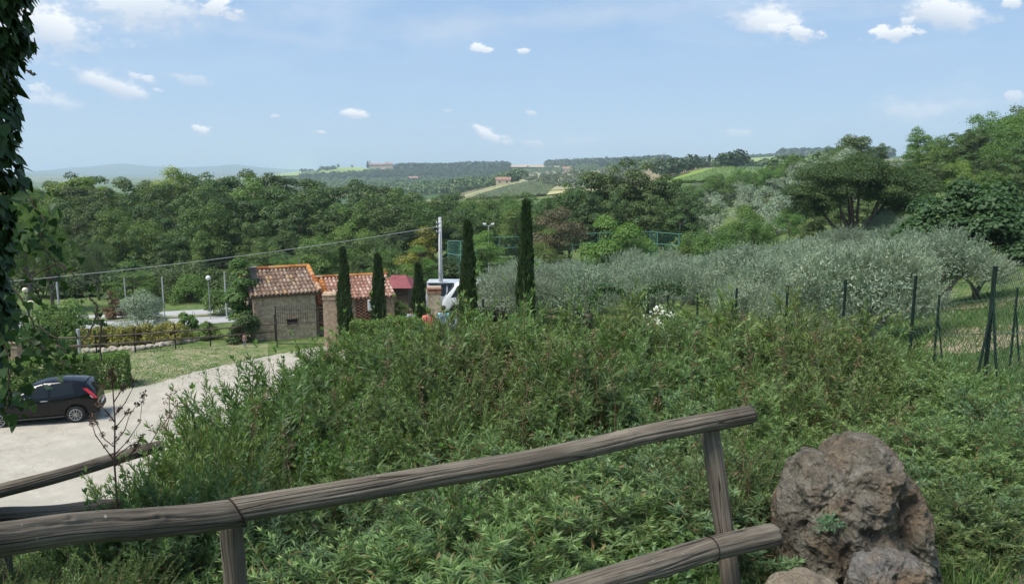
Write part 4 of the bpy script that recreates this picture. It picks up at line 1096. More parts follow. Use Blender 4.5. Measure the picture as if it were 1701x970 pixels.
def annex():
    Yf = 41.0
    Yl, Yr = 40.2, 41.8
    xl, xr = W(524, 500, Yl)[0], W(655, 500, Yr)[0]; half = math.hypot(xr-xl, Yr-Yl)/2; ang = math.atan2(Yr-Yl, xr-xl)
    zb = TZ((xl+xr)/2, Yf); ze = W(590, 493, Yf)[2]
    zr = W(590, 458, Yf+2.2)[2]
    r = empty('brick_annex', ((xl+xr)/2, Yf, zb), ang, 'low brick outbuilding with honeycomb brickwork and a tiled roof, right of the stone house', 'outbuilding')
    w = half; h = ze-zb; hr = zr-zb; dep = 4.4
    mb = MB(); vs = [(-w, 0, -.4), (w, 0, -.4), (w, dep, -.4), (-w, dep, -.4), (-w, 0, h), (w, 0, h), (w, dep, h), (-w, dep, h), (-w, dep/2, hr-.08), (w, dep/2, hr-.08)]
    mb.add(vs, [(0, 1, 5, 4), (1, 2, 6, 9, 5), (2, 3, 7, 6), (3, 0, 4, 8, 7)]); mb.build('wall', M_brickpale, r)
    def lattice(x0, x1, z0, z1):
        MB().box(x0, x1, -.02, .02, z0, z1).build('lattice_opening', M_void, r)
        l = MB(); rows_ = int((z1-z0)/.085)
        for j in range(rows_):
            z = z0+j*.085; off = (j % 2)*.17; x = x0+off-.1
            l.box(x0, x1, -.07, -.022, z, z+.022)
            while x < x1:
                l.box(max(x, x0), min(x+.15, x1), -.085, -.022, z+.022, z+.085); x += .30
        l.build('honeycomb_brickwork', M_brick, r)
    pxx = lambda p: -w+(p-524)/(655-524)*2*w
    lattice(pxx(529), pxx(541), .5, h-.3)
    lattice(pxx(589), pxx(614), .45, h-.12)
    ov = .15
    xs = pxx(548)
    D1, C1 = (-w, dep/2, hr), (xs, dep/2, hr); 
    tiled_roof('lichened_roof', (-w, -ov-.25, h-.16), (xs, -ov-.25, h-.16), C1, D1, M_tile_or, r, seed=7)
    rf = tiled_roof('roof', (xs+.01, -ov, h-.05), (w+.1, -ov, h-.05), (w+.1, dep/2, hr), (xs+.01, dep/2, hr), M_tile_br, r, seed=8)
    tiled_roof('rear_roof', (w+.1, dep+ov, h-.05), (-w, dep+ov, h-.05), (-w, dep/2, hr), (w+.1, dep/2, hr), M_tile_br, r, seed=9)
    ridge('ridge_tiles', (-w, dep/2, hr+.04), (w+.1, dep/2, hr+.04), M_tile_or, rf, .1)
    # split unit on the wall
    a = empty('air_conditioner', ((xl+xr)/2+pxx(621)*cos(ang)+.32*sin(ang), Yf+pxx(621)*sin(ang)-.32*cos(ang), zb+h-.75), ang, 'white air conditioning unit on the outbuilding wall beside the second cypress', 'air conditioner')
    MB().box(-.4, .4, 0, .3, 0, .56).build('casing', M_white, a)
    f = MB(); f.tube([(.12, -.015, .28), (.12, .02, .28)], .21, 16); f.build('fan_grille', M_void, a)
    MB().box(-.35, -.3, .05, .32, -.08, 0).box(.3, .35, .05, .32, -.08, 0).build('bracket', M_zinc, a)
annex()

def red_shed():
    Yf = 46.5
    xl, xr = W(628, 480, Yf)[0], W(684, 480, Yf)[0]; zb = TZ(xl, Yf)
    ze = W(660, 479, Yf)[2]; zr = W(660, 457, Yf+1.8)[2]; r = empty('red_roofed_shed', ((xl+xr)/2, Yf, zb), 0, 'low dark shed with a hipped maroon sheet roof beyond the outbuilding', 'shed')
    w = (xr-xl)/2; h = ze-zb; hr = zr-zb; dep = 3.6
    MB().box(-w+.25, w-.25, .25, dep-.25, -.3, h).build('wall', M_darkwood, r)
    m = MB(); m.add([(-w, 0, h), (w, 0, h), (w, dep, h), (-w, dep, h), (-w+.6, dep/2, hr), (w-.6, dep/2, hr)], [(0, 1, 5, 4), (1, 2, 5), (2, 3, 4, 5), (3, 0, 4), (3, 2, 1, 0)])
    m.build('roof', mat('maroon_roof_felt', (.20, .055, .06), .7, (.26, .085, .085), scale=2, spec=.2), r)
red_shed()

# ------------------------------------------------------------------ gate
def pillar(px, Y, ytop, wpx, m, label, name='gate_pillar', capm=None):
    X, Y, z = GX(px, Y); h = W(px, ytop, Y)[2]-z; w = wpx/FPX*Y/2
    r = empty(name, (X, Y, z), radians(6), label, 'pillar')
    MB().box(-w, w, -w, w, -.4, h-.3).build('shaft', m, r)
    c = MB(); c.box(-w-.03, w+.03, -w-.03, w+.03, h-.3, h-.22); c.box(-w-.01, w+.01, -w-.01, w+.01, h-.22, h-.08); c.box(-w-.05, w+.05, -w-.05, w+.05, h-.08, h, taper=.04)
    c.build('cap', capm or M_brick, r)
    return r, (X, Y, z, h, w)
_, PL = pillar(552.5, 36.6, 486, 24, M_brickpale, 'pale brick gate pillar beside the open iron gate', capm=M_brickpale)
_, PR = pillar(722.5, 37.2, 476, 22, M_stone, 'stone gate pillar with a red brick cap below the utility pole')
pillar(24, 30.5, 564, 30, M_brickpale, 'brick pier behind the ivy and the clipped hedge at far left', name='brick_pier', capm=M_brickpale)

def iron_gate():
    X, Y, z, h, w = PL
    Yg = Y-.25; x1 = W(541, 520, Yg)[0]; x0 = W(459, 520, Yg+.1)[0]
    r = empty('iron_gate', (x1, Yg, z), 0, 'black wrought iron gate leaf standing open against the stone house', 'gate')
    L_ = x1-x0
    zt = lambda px, py: W(px, py, Yg)[2]-z
    t0, t1 = zt(459, 510), zt(541, 505.5); b0, b1 = zt(459, 537), zt(541, 536)
    fr = MB()
    rod = lambda a, b, rr: fr.tube([a, b], rr, 6)
    def arc(f0, f1, sag, rr, n=9):
        fr.tube([(-L_+L_*k/n, 0, f0+(f1-f0)*k/n-sag*sin(pi*k/n)) for k in range(n+1)], rr, 6)
    arc(b0, b1, -.02, .018); arc(t0-.12, t1-.12, .07, .016); arc(t0-.3, t1-.3, .08, .012)
    rod((-L_, 0, -.0), (-L_, 0, t0+.03), .026); rod((0, 0, 0), (0, 0, t1), .026)
    rod((-L_, 0, .18), (0, 0, .18), .02)
    fr.build('frame', M_iron, r)
    bars = MB(); n = 22
    for k in range(1, n):
        t = k/n; x = -L_+L_*t; top_ = t0+(t1-t0)*t-.07*sin(pi*t)+.02
        bars.tube([(x, 0, b0+(b1-b0)*t), (x, 0, top_), (x, 0, top_+.05)], [.010, .010, .002], 5)
    bars.build('bar', M_iron, r)['kind'] = 'stuff'
    lp = MB(); lp.box(-L_+.02, -.02, -.008, .008, .2, b0-.02)
    p = MB().box(-.05, .05, -.05, .05, -.3, h-.15).build('gatepost', M_iron, None)
    # the iron post carrying the leaf beside the pillar
    tag(p, 'dark iron gatepost at the left side of the pale brick gate pillar', 'post'); p.location = (x1+.08, Yg+.02, z); p.name = 'iron_post'
iron_gate()

# ------------------------------------------------------------------ utility pole and wires
def utility_pole():
    Y = 47.0; X, Y, z = GX(733, Y); h = W(733, 361, Y)[2]-z
    r = empty('utility_pole', (X, Y, z), 0, 'tall pale concrete utility pole between the cypresses', 'utility pole')
    MB().tube([(0, 0, -.4), (0, 0, h)], [.165, .095], 10).build('pole', M_conc, r, smooth=True)
    c = MB()
    for k, zz in enumerate((h-.35, h-.62, h-.9)): c.box(-.22, .06, -.1, -.06, zz-.025, zz+.025)
    c.build('bracket', M_zinc, r)
    i_ = MB()
    for k, zz in enumerate((h-.3, h-.57, h-.85)): i_.tube([(-.2, -.08, zz-.03), (-.2, -.08, zz+.07)], .03, 8)
    i_.build('insulator', M_white, r)
    b = MB(); b.tube([(.0, -.15, 1.6), (.0, -.13, h*.45), (0.02, -.12, h-.9)], .016, 6); b.box(-.06, .06, -.24, -.12, h*.42, h*.42+.2); b.build('cable_duct', M_zinc, r)
    return X, Y, z+h
ux, uy, uz = utility_pole()
M_wire = mat('pale_cable', (.30, .31, .32), .6)
M_wire2 = mat('dark_cable', (.06, .065, .07), .6)
def wire(pts, rad, m, label):
    mb = MB(); P3 = []
    for i in range(len(pts)-1):
        a, b = Vector(pts[i]), Vector(pts[i+1]); L_ = (b-a).length
        for k in range(14 if i < len(pts)-2 else 15):
            t = k/14; p = a.lerp(b, t); p.z -= 4*t*(1-t)*L_*.011; P3.append(p)
    mb.tube(P3, rad, 5)
    o = mb.build('overhead_wire', m); tag(o, label, 'wire', 'overhead wires running left from the utility pole')
for k, (dz, pym, pyl, rd, m_) in enumerate([(-.57, 441, 476, .018, M_wire), (-.75, 456, 484, .013, M_wire2), (-.95, 462, 490, .012, M_wire2)]):
    a = (ux-.15, uy-.08, uz+dz)
    b = W(-60, pyl-2, 43)
    wire([a, b], rd, m_, ['thick pale overhead wire, uppermost of the three', 'thin overhead wire, middle of the three', 'thin overhead wire, lowest of the three'][k])
# the pole holding the far ends
X, Y, z = GX(-60, 43.2); o = MB().tube([(0, 0, -.3), (0, 0, W(-60, 455, 43)[2]-z)], [.12, .08], 8).build('wire_pole', M_conc); o.location = (X, Y, z); tag(o, 'grey pole outside the frame at far left carrying the wires', 'pole')

# ------------------------------------------------------------------ globe lamps and thin posts
M_globe = mat('opal_globe', (.72, .66, .48), .35, (.66, .58, .40), scale=4, spec=.5)
def globe_lamp(px, ytop, Y, m, label, gr=None):
    X, Y, z = GX(px, Y); h = W(px, ytop, Y)[2]-z
    r = empty('globe_lamp', (X, Y, z), 0, label, 'street lamp')
    MB().tube([(0, 0, -.2), (0, 0, h-.2)], .028, 8).build('pole', M_zinc, r)
    MB().tube([(0, 0, h-.24), (0, 0, h-.17)], [.05, .06], 10).build('collar', M_iron, r)
    MB().sphere((0, 0, h-.03), .145, 14, 9).build('globe', m, r, smooth=True)
globe_lamp(48, 481, 41, M_globe, 'globe street lamp with an orange-tinted ball, upper of the two by the ivy')
globe_lamp(58, 503, 36, M_globe, 'globe street lamp with a yellow ball, lower of the two by the ivy')
globe_lamp(350, 461, 45, mat('white_globe', (.75, .75, .72), .3), 'white globe street lamp beyond the conical shrub')
for px, yt, Y, rr, lb_ in [(101, 469, 42, .05, 'plain pale steel post between the far left pines'), (210, 461, 50, .04, 'thin pale post before the bright acacia, left one'), (274, 460, 44, .04, 'thin pale post right of the round olive'), (377, 452, 45, .045, 'tall thin pale post right of the white globe lamp')]:
    X, Y, z = GX(px, Y); o = MB().tube([(0, 0, -.3), (0, 0, W(px, yt, Y)[2]-z)], rr, 8).build('steel_post', M_conc, smooth=False); o.location = (X, Y, z); tag(o, lb_, 'post')

# ------------------------------------------------------------------ rail fence along the lawn
M_rail_dark = mat('dark_weathered_rail', (.085, .065, .05), .9, (.14, .11, .085), scale=9, stretch=(.3, 1, 1))
def mid_fence():
    pts = [(97, 592), (133, 592), (161, 590), (225, 586), (292, 580), (350, 576), (404, 571), (458, 566)]
    G = [GP(a, b, y0=20) for a, b in pts]
    r = empty('rail_fence', G[3], 0, 'low two-rail fence with thin posts along the far edge of the lawn', 'fence'); o0 = Vector(G[3])
    P = [Vector(p)-o0 for p in G]
    for i, p in enumerate(P):
        hh = [1.0, 1.25, 1.0, 1.15, 1.2, 1.2, 1.15, 1.35][i]
        MB().tube([p+Vector((0, 0, -.3)), p+Vector((0, 0, hh))], .03 if i not in (1,) else .075, 7).build('post', M_iron if i != 1 else M_conc, r)
    for hz, rr in ((.88, .038), (.5, .045)):
        for i in range(len(P)-1):
            MB().tube([P[i]+Vector((0, -.06, hz)), (P[i]+P[i+1])*.5+Vector((0, -.06, hz-.02)), P[i+1]+Vector((0, -.06, hz))], rr, 7).build('rail', M_rail_dark, r)
mid_fence()
# stones of the dry edging
M_edge = mat('edging_stone', (.30, .26, .21), .95, (.42, .38, .32), scale=5, detail=6, bump=.5, spec=.1)
ge = np.random.default_rng(14)
def stone_mesh(name, seed, sub=2):
    bm = bmesh.new(); bmesh.ops.create_icosphere(bm, subdivisions=sub, radius=1)
    for v in bm.verts:
        n_ = noise.noise(v.co*1.3+Vector((seed*7.1, 0, 0)))*.35+noise.noise(v.co*3+Vector((seed, 3, 0)))*.12
        v.co *= 1+n_
    me = bpy.data.meshes.new(name); bm.to_mesh(me); bm.free(); me.materials.append(M_edge); return me
smm = [stone_mesh('edging_stone', k) for k in range(5)]
for k in range(34):
    px = 137+(332-137)*(k+.5)/34; yb = np.interp(px, [137, 225, 292, 332], [587, 582, 572, 565])
    x, y, z = GP(px, yb, y0=20); o = bpy.data.objects.new('edging_stone', smm[k % 5]); COL.objects.link(o)
    s = ge.uniform(.13, .22); o.scale = (s*1.2, s, s*.85); o.location = (x, y+ge.uniform(-.05, .15), z+s*.35); o.rotation_euler = (ge.uniform(0, .5), 0, ge.uniform(0, 6))
    tag(o, 'rough pale stone in the dry edging below the yellow-green shrubs', 'stone', 'stones of the dry edging')
# weathered upright stone behind the car and a terracotta pot
x, y, z = GP(149, 652, y0=18); y += 1.0; x *= 1.03; z = TZ(x, y)
mb = MB(); mb.tube([(0, 0, -.2), (.02, 0, .25), (-.02, .0, .55), (.05, 0, .8), (.02, 0, 1.05), (-.05, 0, 1.2)], [.26, .22, .2, .15, .13, .04], 12, wob=.5)
o = mb.build('standing_stone', mat('pale_limestone', (.42, .36, .27), .95, (.52, .47, .38), scale=6, detail=8, bump=.9, spec=.1), smooth=True); o.location = (x, y, z); tag(o, 'knobbly pale upright stone behind the rear of the black car', 'stone')
pr = empty('terracotta_pot', (x-.32, y-.1, z), 0, 'reddish clay pot left of the upright stone behind the car', 'pot')
MB().tube([(0, 0, 0), (0, 0, .35), (0, 0, .5)], [.13, .2, .22], 14).build('pot', mat('terracotta', (.28, .12, .07), .9, (.36, .18, .11), scale=6), pr)
MB().tube([(0, 0, .5), (0, 0, .55)], [.24, .24], 14).build('rim', mat('terracotta_rim', (.32, .15, .09), .9), pr)

# ------------------------------------------------------------------ green wire fence of the grove
M_green = mat('dark_green_coated_steel', (.006, .016, .013), .6, (.010, .024, .019), scale=6, spec=.2)
M_mesh = mat('green_wire', (.05, .10, .07), .6)
def wire_net(P, H, cell=.16, rad=.0022, parent=None, m=M_mesh, rails=(.05, .5, .98), railr=.005, name='wire_mesh'):
    """diamond wire between ground points P (list of vectors) with heights H"""
    V = []; F = []
    def strip(a, b, r_):
        a, b = Vector(a), Vector(b); d = (b-a).normalized(); s = d.cross(Vector((.3, .9, .2))).normalized(); t = d.cross(s)
        n = len(V); V.extend([a+s*r_, a-s*r_*.5+t*r_*.87, a-s*r_*.5-t*r_*.87, b+s*r_, b-s*r_*.5+t*r_*.87, b-s*r_*.5-t*r_*.87])
        F.extend([(n, n+1, n+4, n+3), (n+1, n+2, n+5, n+4), (n+2, n, n+3, n+5)])
    for i in range(len(P)-1):
        a, b = Vector(P[i]), Vector(P[i+1]); L_ = (b-a).length; ha, hb = H[i], H[i+1]
        pt = lambda u, v: a.lerp(b, u)+Vector((0, 0, (ha+(hb-ha)*u)*v))
        h = (ha+hb)/2; n = int(L_/cell)
        k = h/L_
        for q in range(-int(h/cell), n+1):
            for s in (1, -1):
                u0 = q*cell/L_; u1 = u0+k
                lo, hi = max(u0, 0), min(u1, 1)
                if hi <= lo: continue
                v0, v1 = (lo-u0)/k, (hi-u0)/k
                if s == -1: v0, v1 = 1-v0, 1-v1
                strip(pt(lo, v0), pt(hi, v1), rad)
        for v in rails: strip(pt(0, v), pt(1, v), railr)
    me = bpy.data.meshes.new(name); me.from_pydata([tuple(v) for v in V], [], F); me.update()
    o = link(name, me, m, parent); return o
def grove_fence():
    lst = [(1508, 458, 14.0), (1396, 465, 17.), (1302, 474, 20.), (1219, 479, 23.6), (1156, 485, 28.), (1107, 490, 33.), (1076, 497, 38.), (940, 500, 37.5), (803, 497, 36.5)]
    r = empty('wire_fence', GX(1508, 14.0), 0, 'long green wire fence with tall dark posts around the olive grove', 'fence'); o0 = Vector(r.location)
    P, H = [], []
    for px, yt, Y in lst:
        g3 = Vector(GX(px, Y)); h = max(W(px, yt, Y)[2]-g3.z, 1.7)
        MB().tube([g3-o0+Vector((0, 0, -.3)), g3-o0+Vector((0, 0, h))], .030+.0008*(Y-14), 8).build('post', M_green, r)
        P.append(g3-o0); H.append(h-.12)
    wire_net(P, H, parent=r, cell=.2, rad=.002)
    # nearer enclosure at right
    r2 = empty('wire_fence', GX(1634, 11.8), 0, 'green wire fence with braced end posts beside the footpath at right', 'fence'); o0 = Vector(r2.location)
    P, H = [Vector(GX(1508, 14.0))-o0, Vector(GX(1634, 11.8))-o0, Vector(GX(1697, 9.6))-o0], []
    hA = W(1508, 458, 14)[2]-GX(1508, 14)[2]; hB = W(1633, 442, 11.8)[2]-GX(1634, 11.8)[2]
    hC = 2.0
    H = [hA-.15, hB-.2, hC-.1]
    wire_net(P, H, parent=r2, cell=.13, rad=.002)
    MB().tube([P[1]+Vector((0, 0, -.3)), P[1]+Vector((0, 0, hB))], .034, 8).build('post', M_green, r2)
    MB().tube([P[2]+Vector((.0, 0, -.3)), P[2]+Vector((.16, 0, hC))], .032, 8).build('post', M_green, r2)
    for (pa, Ya, dx) in ((1616, 11.6, 0), (1659, 11.6, 0)):
        gA = Vector(GX(pa, Ya))-o0
        MB().tube([gA+Vector((0, 0, -.2)), P[1]+Vector((0, -.03, hB-.55))], .02, 6).build('brace', M_green, r2)
    bx = MB().box(-.035, .035, -.06, -.03, .45, .62).build('padlock_plate', M_conc, r2); bx.location = P[2]+Vector((.03, 0, -.1))
    r3 = empty('wire_fence', GX(1550, 15.2), 0, 'second line of thinner braced green posts and wire behind the end posts', 'fence'); o0 = Vector(r3.location)
    q = [(1550, 490, 15.2), (1677, 478, 14.2), (1760, 470, 13.4)]
    P = []; H = []
    for px, yt, Y in q:
        g3 = Vector(GX(px, Y)); h = W(px, yt, Y)[2]-g3.z
        MB().tube([g3-o0+Vector((0, 0, -.3)), g3-o0+Vector((0, 0, h))], .022, 8).build('post', M_green, r3)
        P.append(g3-o0); H.append(h-.15)
        MB().tube([Vector(GX(px+19, Y-.1))-o0+Vector((0, 0, -.2)), g3-o0+Vector((0, -.02, h*.72))], .016, 6).build('brace', M_green, r3)
    wire_net(P, H, parent=r3, cell=.2, rad=.0018)
grove_fence()

# ------------------------------------------------------------------ sports court fence and floodlights
M_court = mat('teal_green_tube', (.10, .26, .21), .6, (.14, .30, .26), scale=3)
M_net = mat('teal_netting', (.05, .16, .13), .8)
def court():
    r = empty('court_fence', GX(950, 70), 0, 'high teal tube-and-net fence of the sports court beyond the grove', 'fence'); o0 = Vector(r.location)
    lines = [[(745, 400, 62), (766, 401, 56), (792, 396, 70)], [(792, 396, 70), (830, 394, 72), (868, 393, 73), (905, 392, 74), (950, 390, 75), (995, 387, 76), (1040, 386, 77), (1078, 385, 78)], [(1078, 385, 78), (1090, 386, 74), (1125, 389, 71), (1158, 391, 68)]]
    seen = set()
    for L_ in lines:
        P, H = [], []
        for px, yt, Y in L_:
            g3 = Vector(GX(px, Y)); h = W(px, yt, Y)[2]-g3.z; P.append(g3-o0); H.append(h)
            if (px, Y) not in seen:
                MB().tube([g3-o0, g3-o0+Vector((0, 0, h))], .035, 6).build('post', M_court, r); seen.add((px, Y))
        for i in range(len(P)-1):
            n_ = max(1, int((P[i+1]-P[i]).length/2.4))
            for f in (1.0, .76):
                MB().tube([P[i]+Vector((0, 0, H[i]*f)), P[i+1]+Vector((0, 0, H[i+1]*f))], .028, 5).build('rail', M_court, r)
        wire_net(P, [h*.98 for h in H], cell=.42, rad=.006, parent=r, m=M_net, name='netting', rails=())
court()
def floodlight(px, yt, Y, label):
    X, Y, z = GX(px, Y); h = W(px, yt, Y)[2]-z
    r = empty('floodlight_mast', (X, Y, z), 0, label, 'floodlight')
    MB().tube([(0, 0, -.2), (0, 0, h-.1)], .05, 7).build('pole', M_conc, r)
    MB().tube([(-.45, 0, h-.12), (.45, 0, h-.12)], .03, 6).build('crossarm', M_conc, r)
    for s in (-1, 1):
        MB().obox((s*.42, -.06, h), (.17, 0, .03*s), (0, .06, -.08), (0, .06, .08)).build('lamp_head', M_conc, r)
floodlight(1127, 368, 79, 'twin-headed floodlight mast beyond the right part of the court fence')
floodlight(812, 373, 80, 'twin-headed floodlight mast behind the court fence, left of the tallest cypress')
floodlight(985, 363, 90, 'floodlight mast half hidden below the dark oak clump')
# ------------------------------------------------------------------ far hills: vineyards, woods, houses
M_vine = leaf_mat('vine_rows', (.13, .21, .035), (.21, .31, .05), (.27, .36, .07), trans=.2, objvar=.03)
M_vine2 = leaf_mat('vine_rows_dry', (.12, .16, .05), (.18, .21, .07), (.24, .24, .10), trans=.2, objvar=.03)
def vineyard(name, cols, y0, rows_n, mat_, hgt=1.6, wid=.6, seg=26):
    """rows of vines running up the slope between near and far pixel rows"""
    g = np.random.default_rng(len(name)+rows_n); V = []; F = []; tn = []
    px = [c[0] for c in cols]; P = np.linspace(px[0], px[-1], rows_n)
    n_ = np.interp(P, px, [c[1] for c in cols]); f_ = np.interp(P, px, [c[2] for c in cols])
    sh = cols[0][3] if len(cols[0]) > 3 else 0
    for i in range(rows_n):
        a = GP(P[i], n_[i], y0=y0); b = GP(P[i]+sh, f_[i], y0=y0)
        if abs(b[1]-a[1]) < 3: continue
        for k in range(seg):
            t = k/(seg-1); x, y = a[0]+(b[0]-a[0])*t, a[1]+(b[1]-a[1])*t; z = TZ(x, y)
            d = Vector((b[0]-a[0], b[1]-a[1], 0)).normalized(); s = Vector((-d.y, d.x, 0)); w = wid*g.uniform(.7, 1.3); h = hgt*g.uniform(.75, 1.15)
            c = Vector((x, y, z)); n0 = len(V)
            V += [c-s*w*.6+Vector((0, 0, .1)), c-s*w+Vector((0, 0, h*.6)), c+Vector((0, 0, h)), c+s*w+Vector((0, 0, h*.6)), c+s*w*.6+Vector((0, 0, .1))]; tn += list(g.random(5))
            if k: F += [(n0-5+j, n0-4+j, n0+1+j, n0+j) for j in range(4)]
    me = bpy.data.meshes.new(name); me.from_pydata([tuple(v) for v in V], [], F); me.update()
    at_ = me.attributes.new('tint', 'FLOAT', 'POINT'); at_.data.foreach_set('value', np.array(tn, dtype=np.float32))
    o = link(name, me, mat_); tag(o, kind='stuff'); return o
M_vsoil = mat('green_field', (.17, .25, .055), .95, (.22, .30, .075), scale=.05, detail=6, spec=.02)
M_vsoil2 = mat('dry_vineyard_soil', (.33, .33, .14), .95, (.42, .38, .22), scale=.04, detail=6, spec=.02)
M_tan = mat('tan_stubble', (.36, .29, .19), .95, (.44, .36, .25), scale=.03, detail=6, spec=.02)
M_scrubf = mat('olive_field', (.24, .25, .13), .95, (.33, .31, .19), scale=.06, detail=8, spec=.02)
M_fgreen = mat('pale_green_field', (.20, .28, .08), .95, (.28, .34, .12), scale=.01, detail=5, spec=.02)
def far_sheet(name, cols, m, y0, dz): return sheet(name, cols, m, dz=dz, ny=14, nx=24, y0=y0)
far_sheet('vineyard_field', [(1118, 304, 298), (1160, 305, 283), (1220, 302, 277.5), (1290, 300, 280), (1345, 297, 286)], M_vsoil, 180, .5)
vineyard('vineyard', [(1118, 304, 298, 26), (1160, 305, 283, 26), (1220, 302, 278, 26), (1290, 300, 281, 26), (1345, 297, 287, 26)], 180, 46, M_vine)
far_sheet('vineyard_field', [(772, 333, 326), (815, 331, 312), (860, 330, 303), (905, 326, 305), (940, 322, 308)], M_vsoil2, 380, .6)
vineyard('vineyard', [(775, 333, 325, 22), (815, 331, 312, 22), (860, 330, 303, 22), (905, 326, 306, 22)], 380, 40, M_vine2)
far_sheet('dirt_track', [(770, 331, 328.6), (800, 320.5, 318.2), (830, 310, 308.6), (862, 304, 303)], M_scrubf, 380, .9)
far_sheet('olive_field', [(862, 302, 290), (900, 322, 286), (960, 318, 282), (1040, 300, 280)], M_scrubf, 430, .9)
far_sheet('hill_vineyard', [(455, 295, 290), (500, 294, 285), (540, 292, 281), (600, 290, 280), (650, 293, 290)], M_fgreen, 1200, 3)
far_sheet('stubble_field', [(1112, 276, 263), (1180, 275, 261), (1182, 274, 262)], M_tan, 1300, 4)
far_sheet('pale_field', [(1182, 277, 268), (1290, 276, 262), (1293, 275, 261)], M_fgreen, 1300, 4)
far_sheet('tan_field', [(1296, 273, 261), (1350, 271, 260), (1362, 270, 262)], M_tan, 1300, 4)
far_sheet('field', [(840, 281, 276), (905, 281, 276), (930, 281, 278)], M_tan, 1300, 4)

L_far = leaf_mat('distant_wood', (.035, .065, .028), (.055, .09, .036), (.08, .12, .05), trans=.1, objvar=.02)
L_farl = leaf_mat('distant_light_wood', (.07, .12, .04), (.11, .17, .055), (.16, .21, .08), trans=.1, objvar=.02)
L_faro = leaf_mat('distant_olives', (.09, .12, .07), (.14, .17, .11), (.18, .21, .15), trans=.1, objvar=.02)
def far_wood(name, region, n, h, mat_, y0, seed, cyp=0.0, aspect=.55):
    """hundreds of tiny trees standing on a far slope; region: (px, py_near, py_far) columns"""
    g = np.random.default_rng(seed); lb = LB(); near = y0 < 1000; m_ = 90 if near else 34
    Vs, Ts, tn = [], [], []; k = 0
    pxs = [c[0] for c in region]
    for i in range(n):
        px = g.uniform(pxs[0], pxs[-1]); a = np.interp(px, pxs, [c[1] for c in region]); b = np.interp(px, pxs, [c[2] for c in region])
        py = b+(a-b)*g.random(); x, y, z = GP(px, py, y0=y0)
        hh = h*g.uniform(.6, 1.3); w = hh*aspect*g.uniform(.8, 1.3)
        if g.random() < cyp: w = hh*.17; hh *= 1.25
        d = rand_dirs(m_, g); d[:, 2] = np.abs(d[:, 2])*1.4-.5; d = unit(d)
        Pn = d*np.array([w, w, hh*.55])*g.uniform(.65, 1.08, (m_, 1))+np.array([x, y, z+hh*.5])
        nr = unit(d+g.normal(0, .4, (m_, 3))+np.array([0, 0, .3])); D = unit(np.cross(nr, rand_dirs(m_, g))); sz_ = w*(.42 if near else .75)*g.uniform(.6, 1.3, m_)
        V_, T_, kk = leaves(Pn-D*(sz_*.5)[:, None], D, nr, sz_, sz_*.8, hexa=False); lb.add(V_, T_, kk, np.clip(g.random()*.6+.4*g.random(m_), 0, 1))
    o = link(name, lb.mesh(name), mat_); tag(o, kind='stuff'); return o
far_wood('hillside_wood', [(500, 305, 297), (560, 300, 292), (655, 296, 286), (700, 300, 285), (790, 300, 284), (860, 296, 287)], 900, 9, L_far, 900, 1, cyp=.08)
far_wood('ridge_wood', [(656, 285, 281), (700, 283, 279), (760, 283, 276.5), (845, 283, 276.5)], 1000, 11, L_far, 1300, 2)
far_wood('ridge_wood', [(908, 279, 275.5), (1000, 279, 274), (1080, 278, 273), (1110, 277, 272)], 1000, 13, L_far, 1300, 3, cyp=.1)
far_wood('ridge_wood', [(1110, 264, 262.5), (1182, 263, 261), (1290, 262, 260)], 260, 9, L_far, 1400, 4, cyp=.15)
far_wood('ridge_wood', [(1296, 263, 260), (1340, 263, 259), (1390, 264, 258), (1480, 264, 257)], 480, 16, L_far, 1400, 5)
far_wood('ridge_wood', [(1350, 273, 262), (1370, 274, 262), (1400, 276, 262)], 200, 14, L_far, 1300, 15)
far_wood('valley_wood', [(470, 325, 305), (600, 325, 302), (720, 325, 305), (790, 333, 318)], 900, 9, L_farl, 700, 6)
far_wood('valley_wood', [(690, 322, 302), (760, 324, 300), (815, 312, 297), (870, 300, 292)], 650, 8, L_farl, 650, 7)
far_wood('valley_wood', [(640, 318, 300), (760, 320, 302), (830, 306, 299)], 260, 9, L_far, 650, 17)
far_wood('field_trees', [(862, 300, 286), (960, 318, 284), (1060, 300, 282)], 420, 3.4, L_faro, 430, 8)
far_wood('field_trees', [(870, 292, 284), (960, 288, 280), (1090, 286, 279)], 140, 8, L_farl, 430, 18)
far_wood('hillside_wood', [(1100, 300, 290), (1130, 292, 280), (1170, 281, 278)], 60, 7, L_far, 330, 9)
far_wood('hillside_wood', [(1060, 283, 276), (1180, 281, 274), (1300, 282, 276), (1400, 282, 272)], 420, 5.5, L_farl, 600, 10)
far_wood('ridge_wood', [(1200, 281, 279), (1245, 281, 279)], 14, 7, L_far, 380, 11)
far_wood('hillside_wood', [(1290, 296, 284), (1345, 300, 284), (1420, 300, 280)], 130, 6.5, L_farl, 230, 12)
far_wood('hillside_wood', [(430, 291, 288), (560, 286, 281.5)], 40, 9, L_far, 1200, 13)

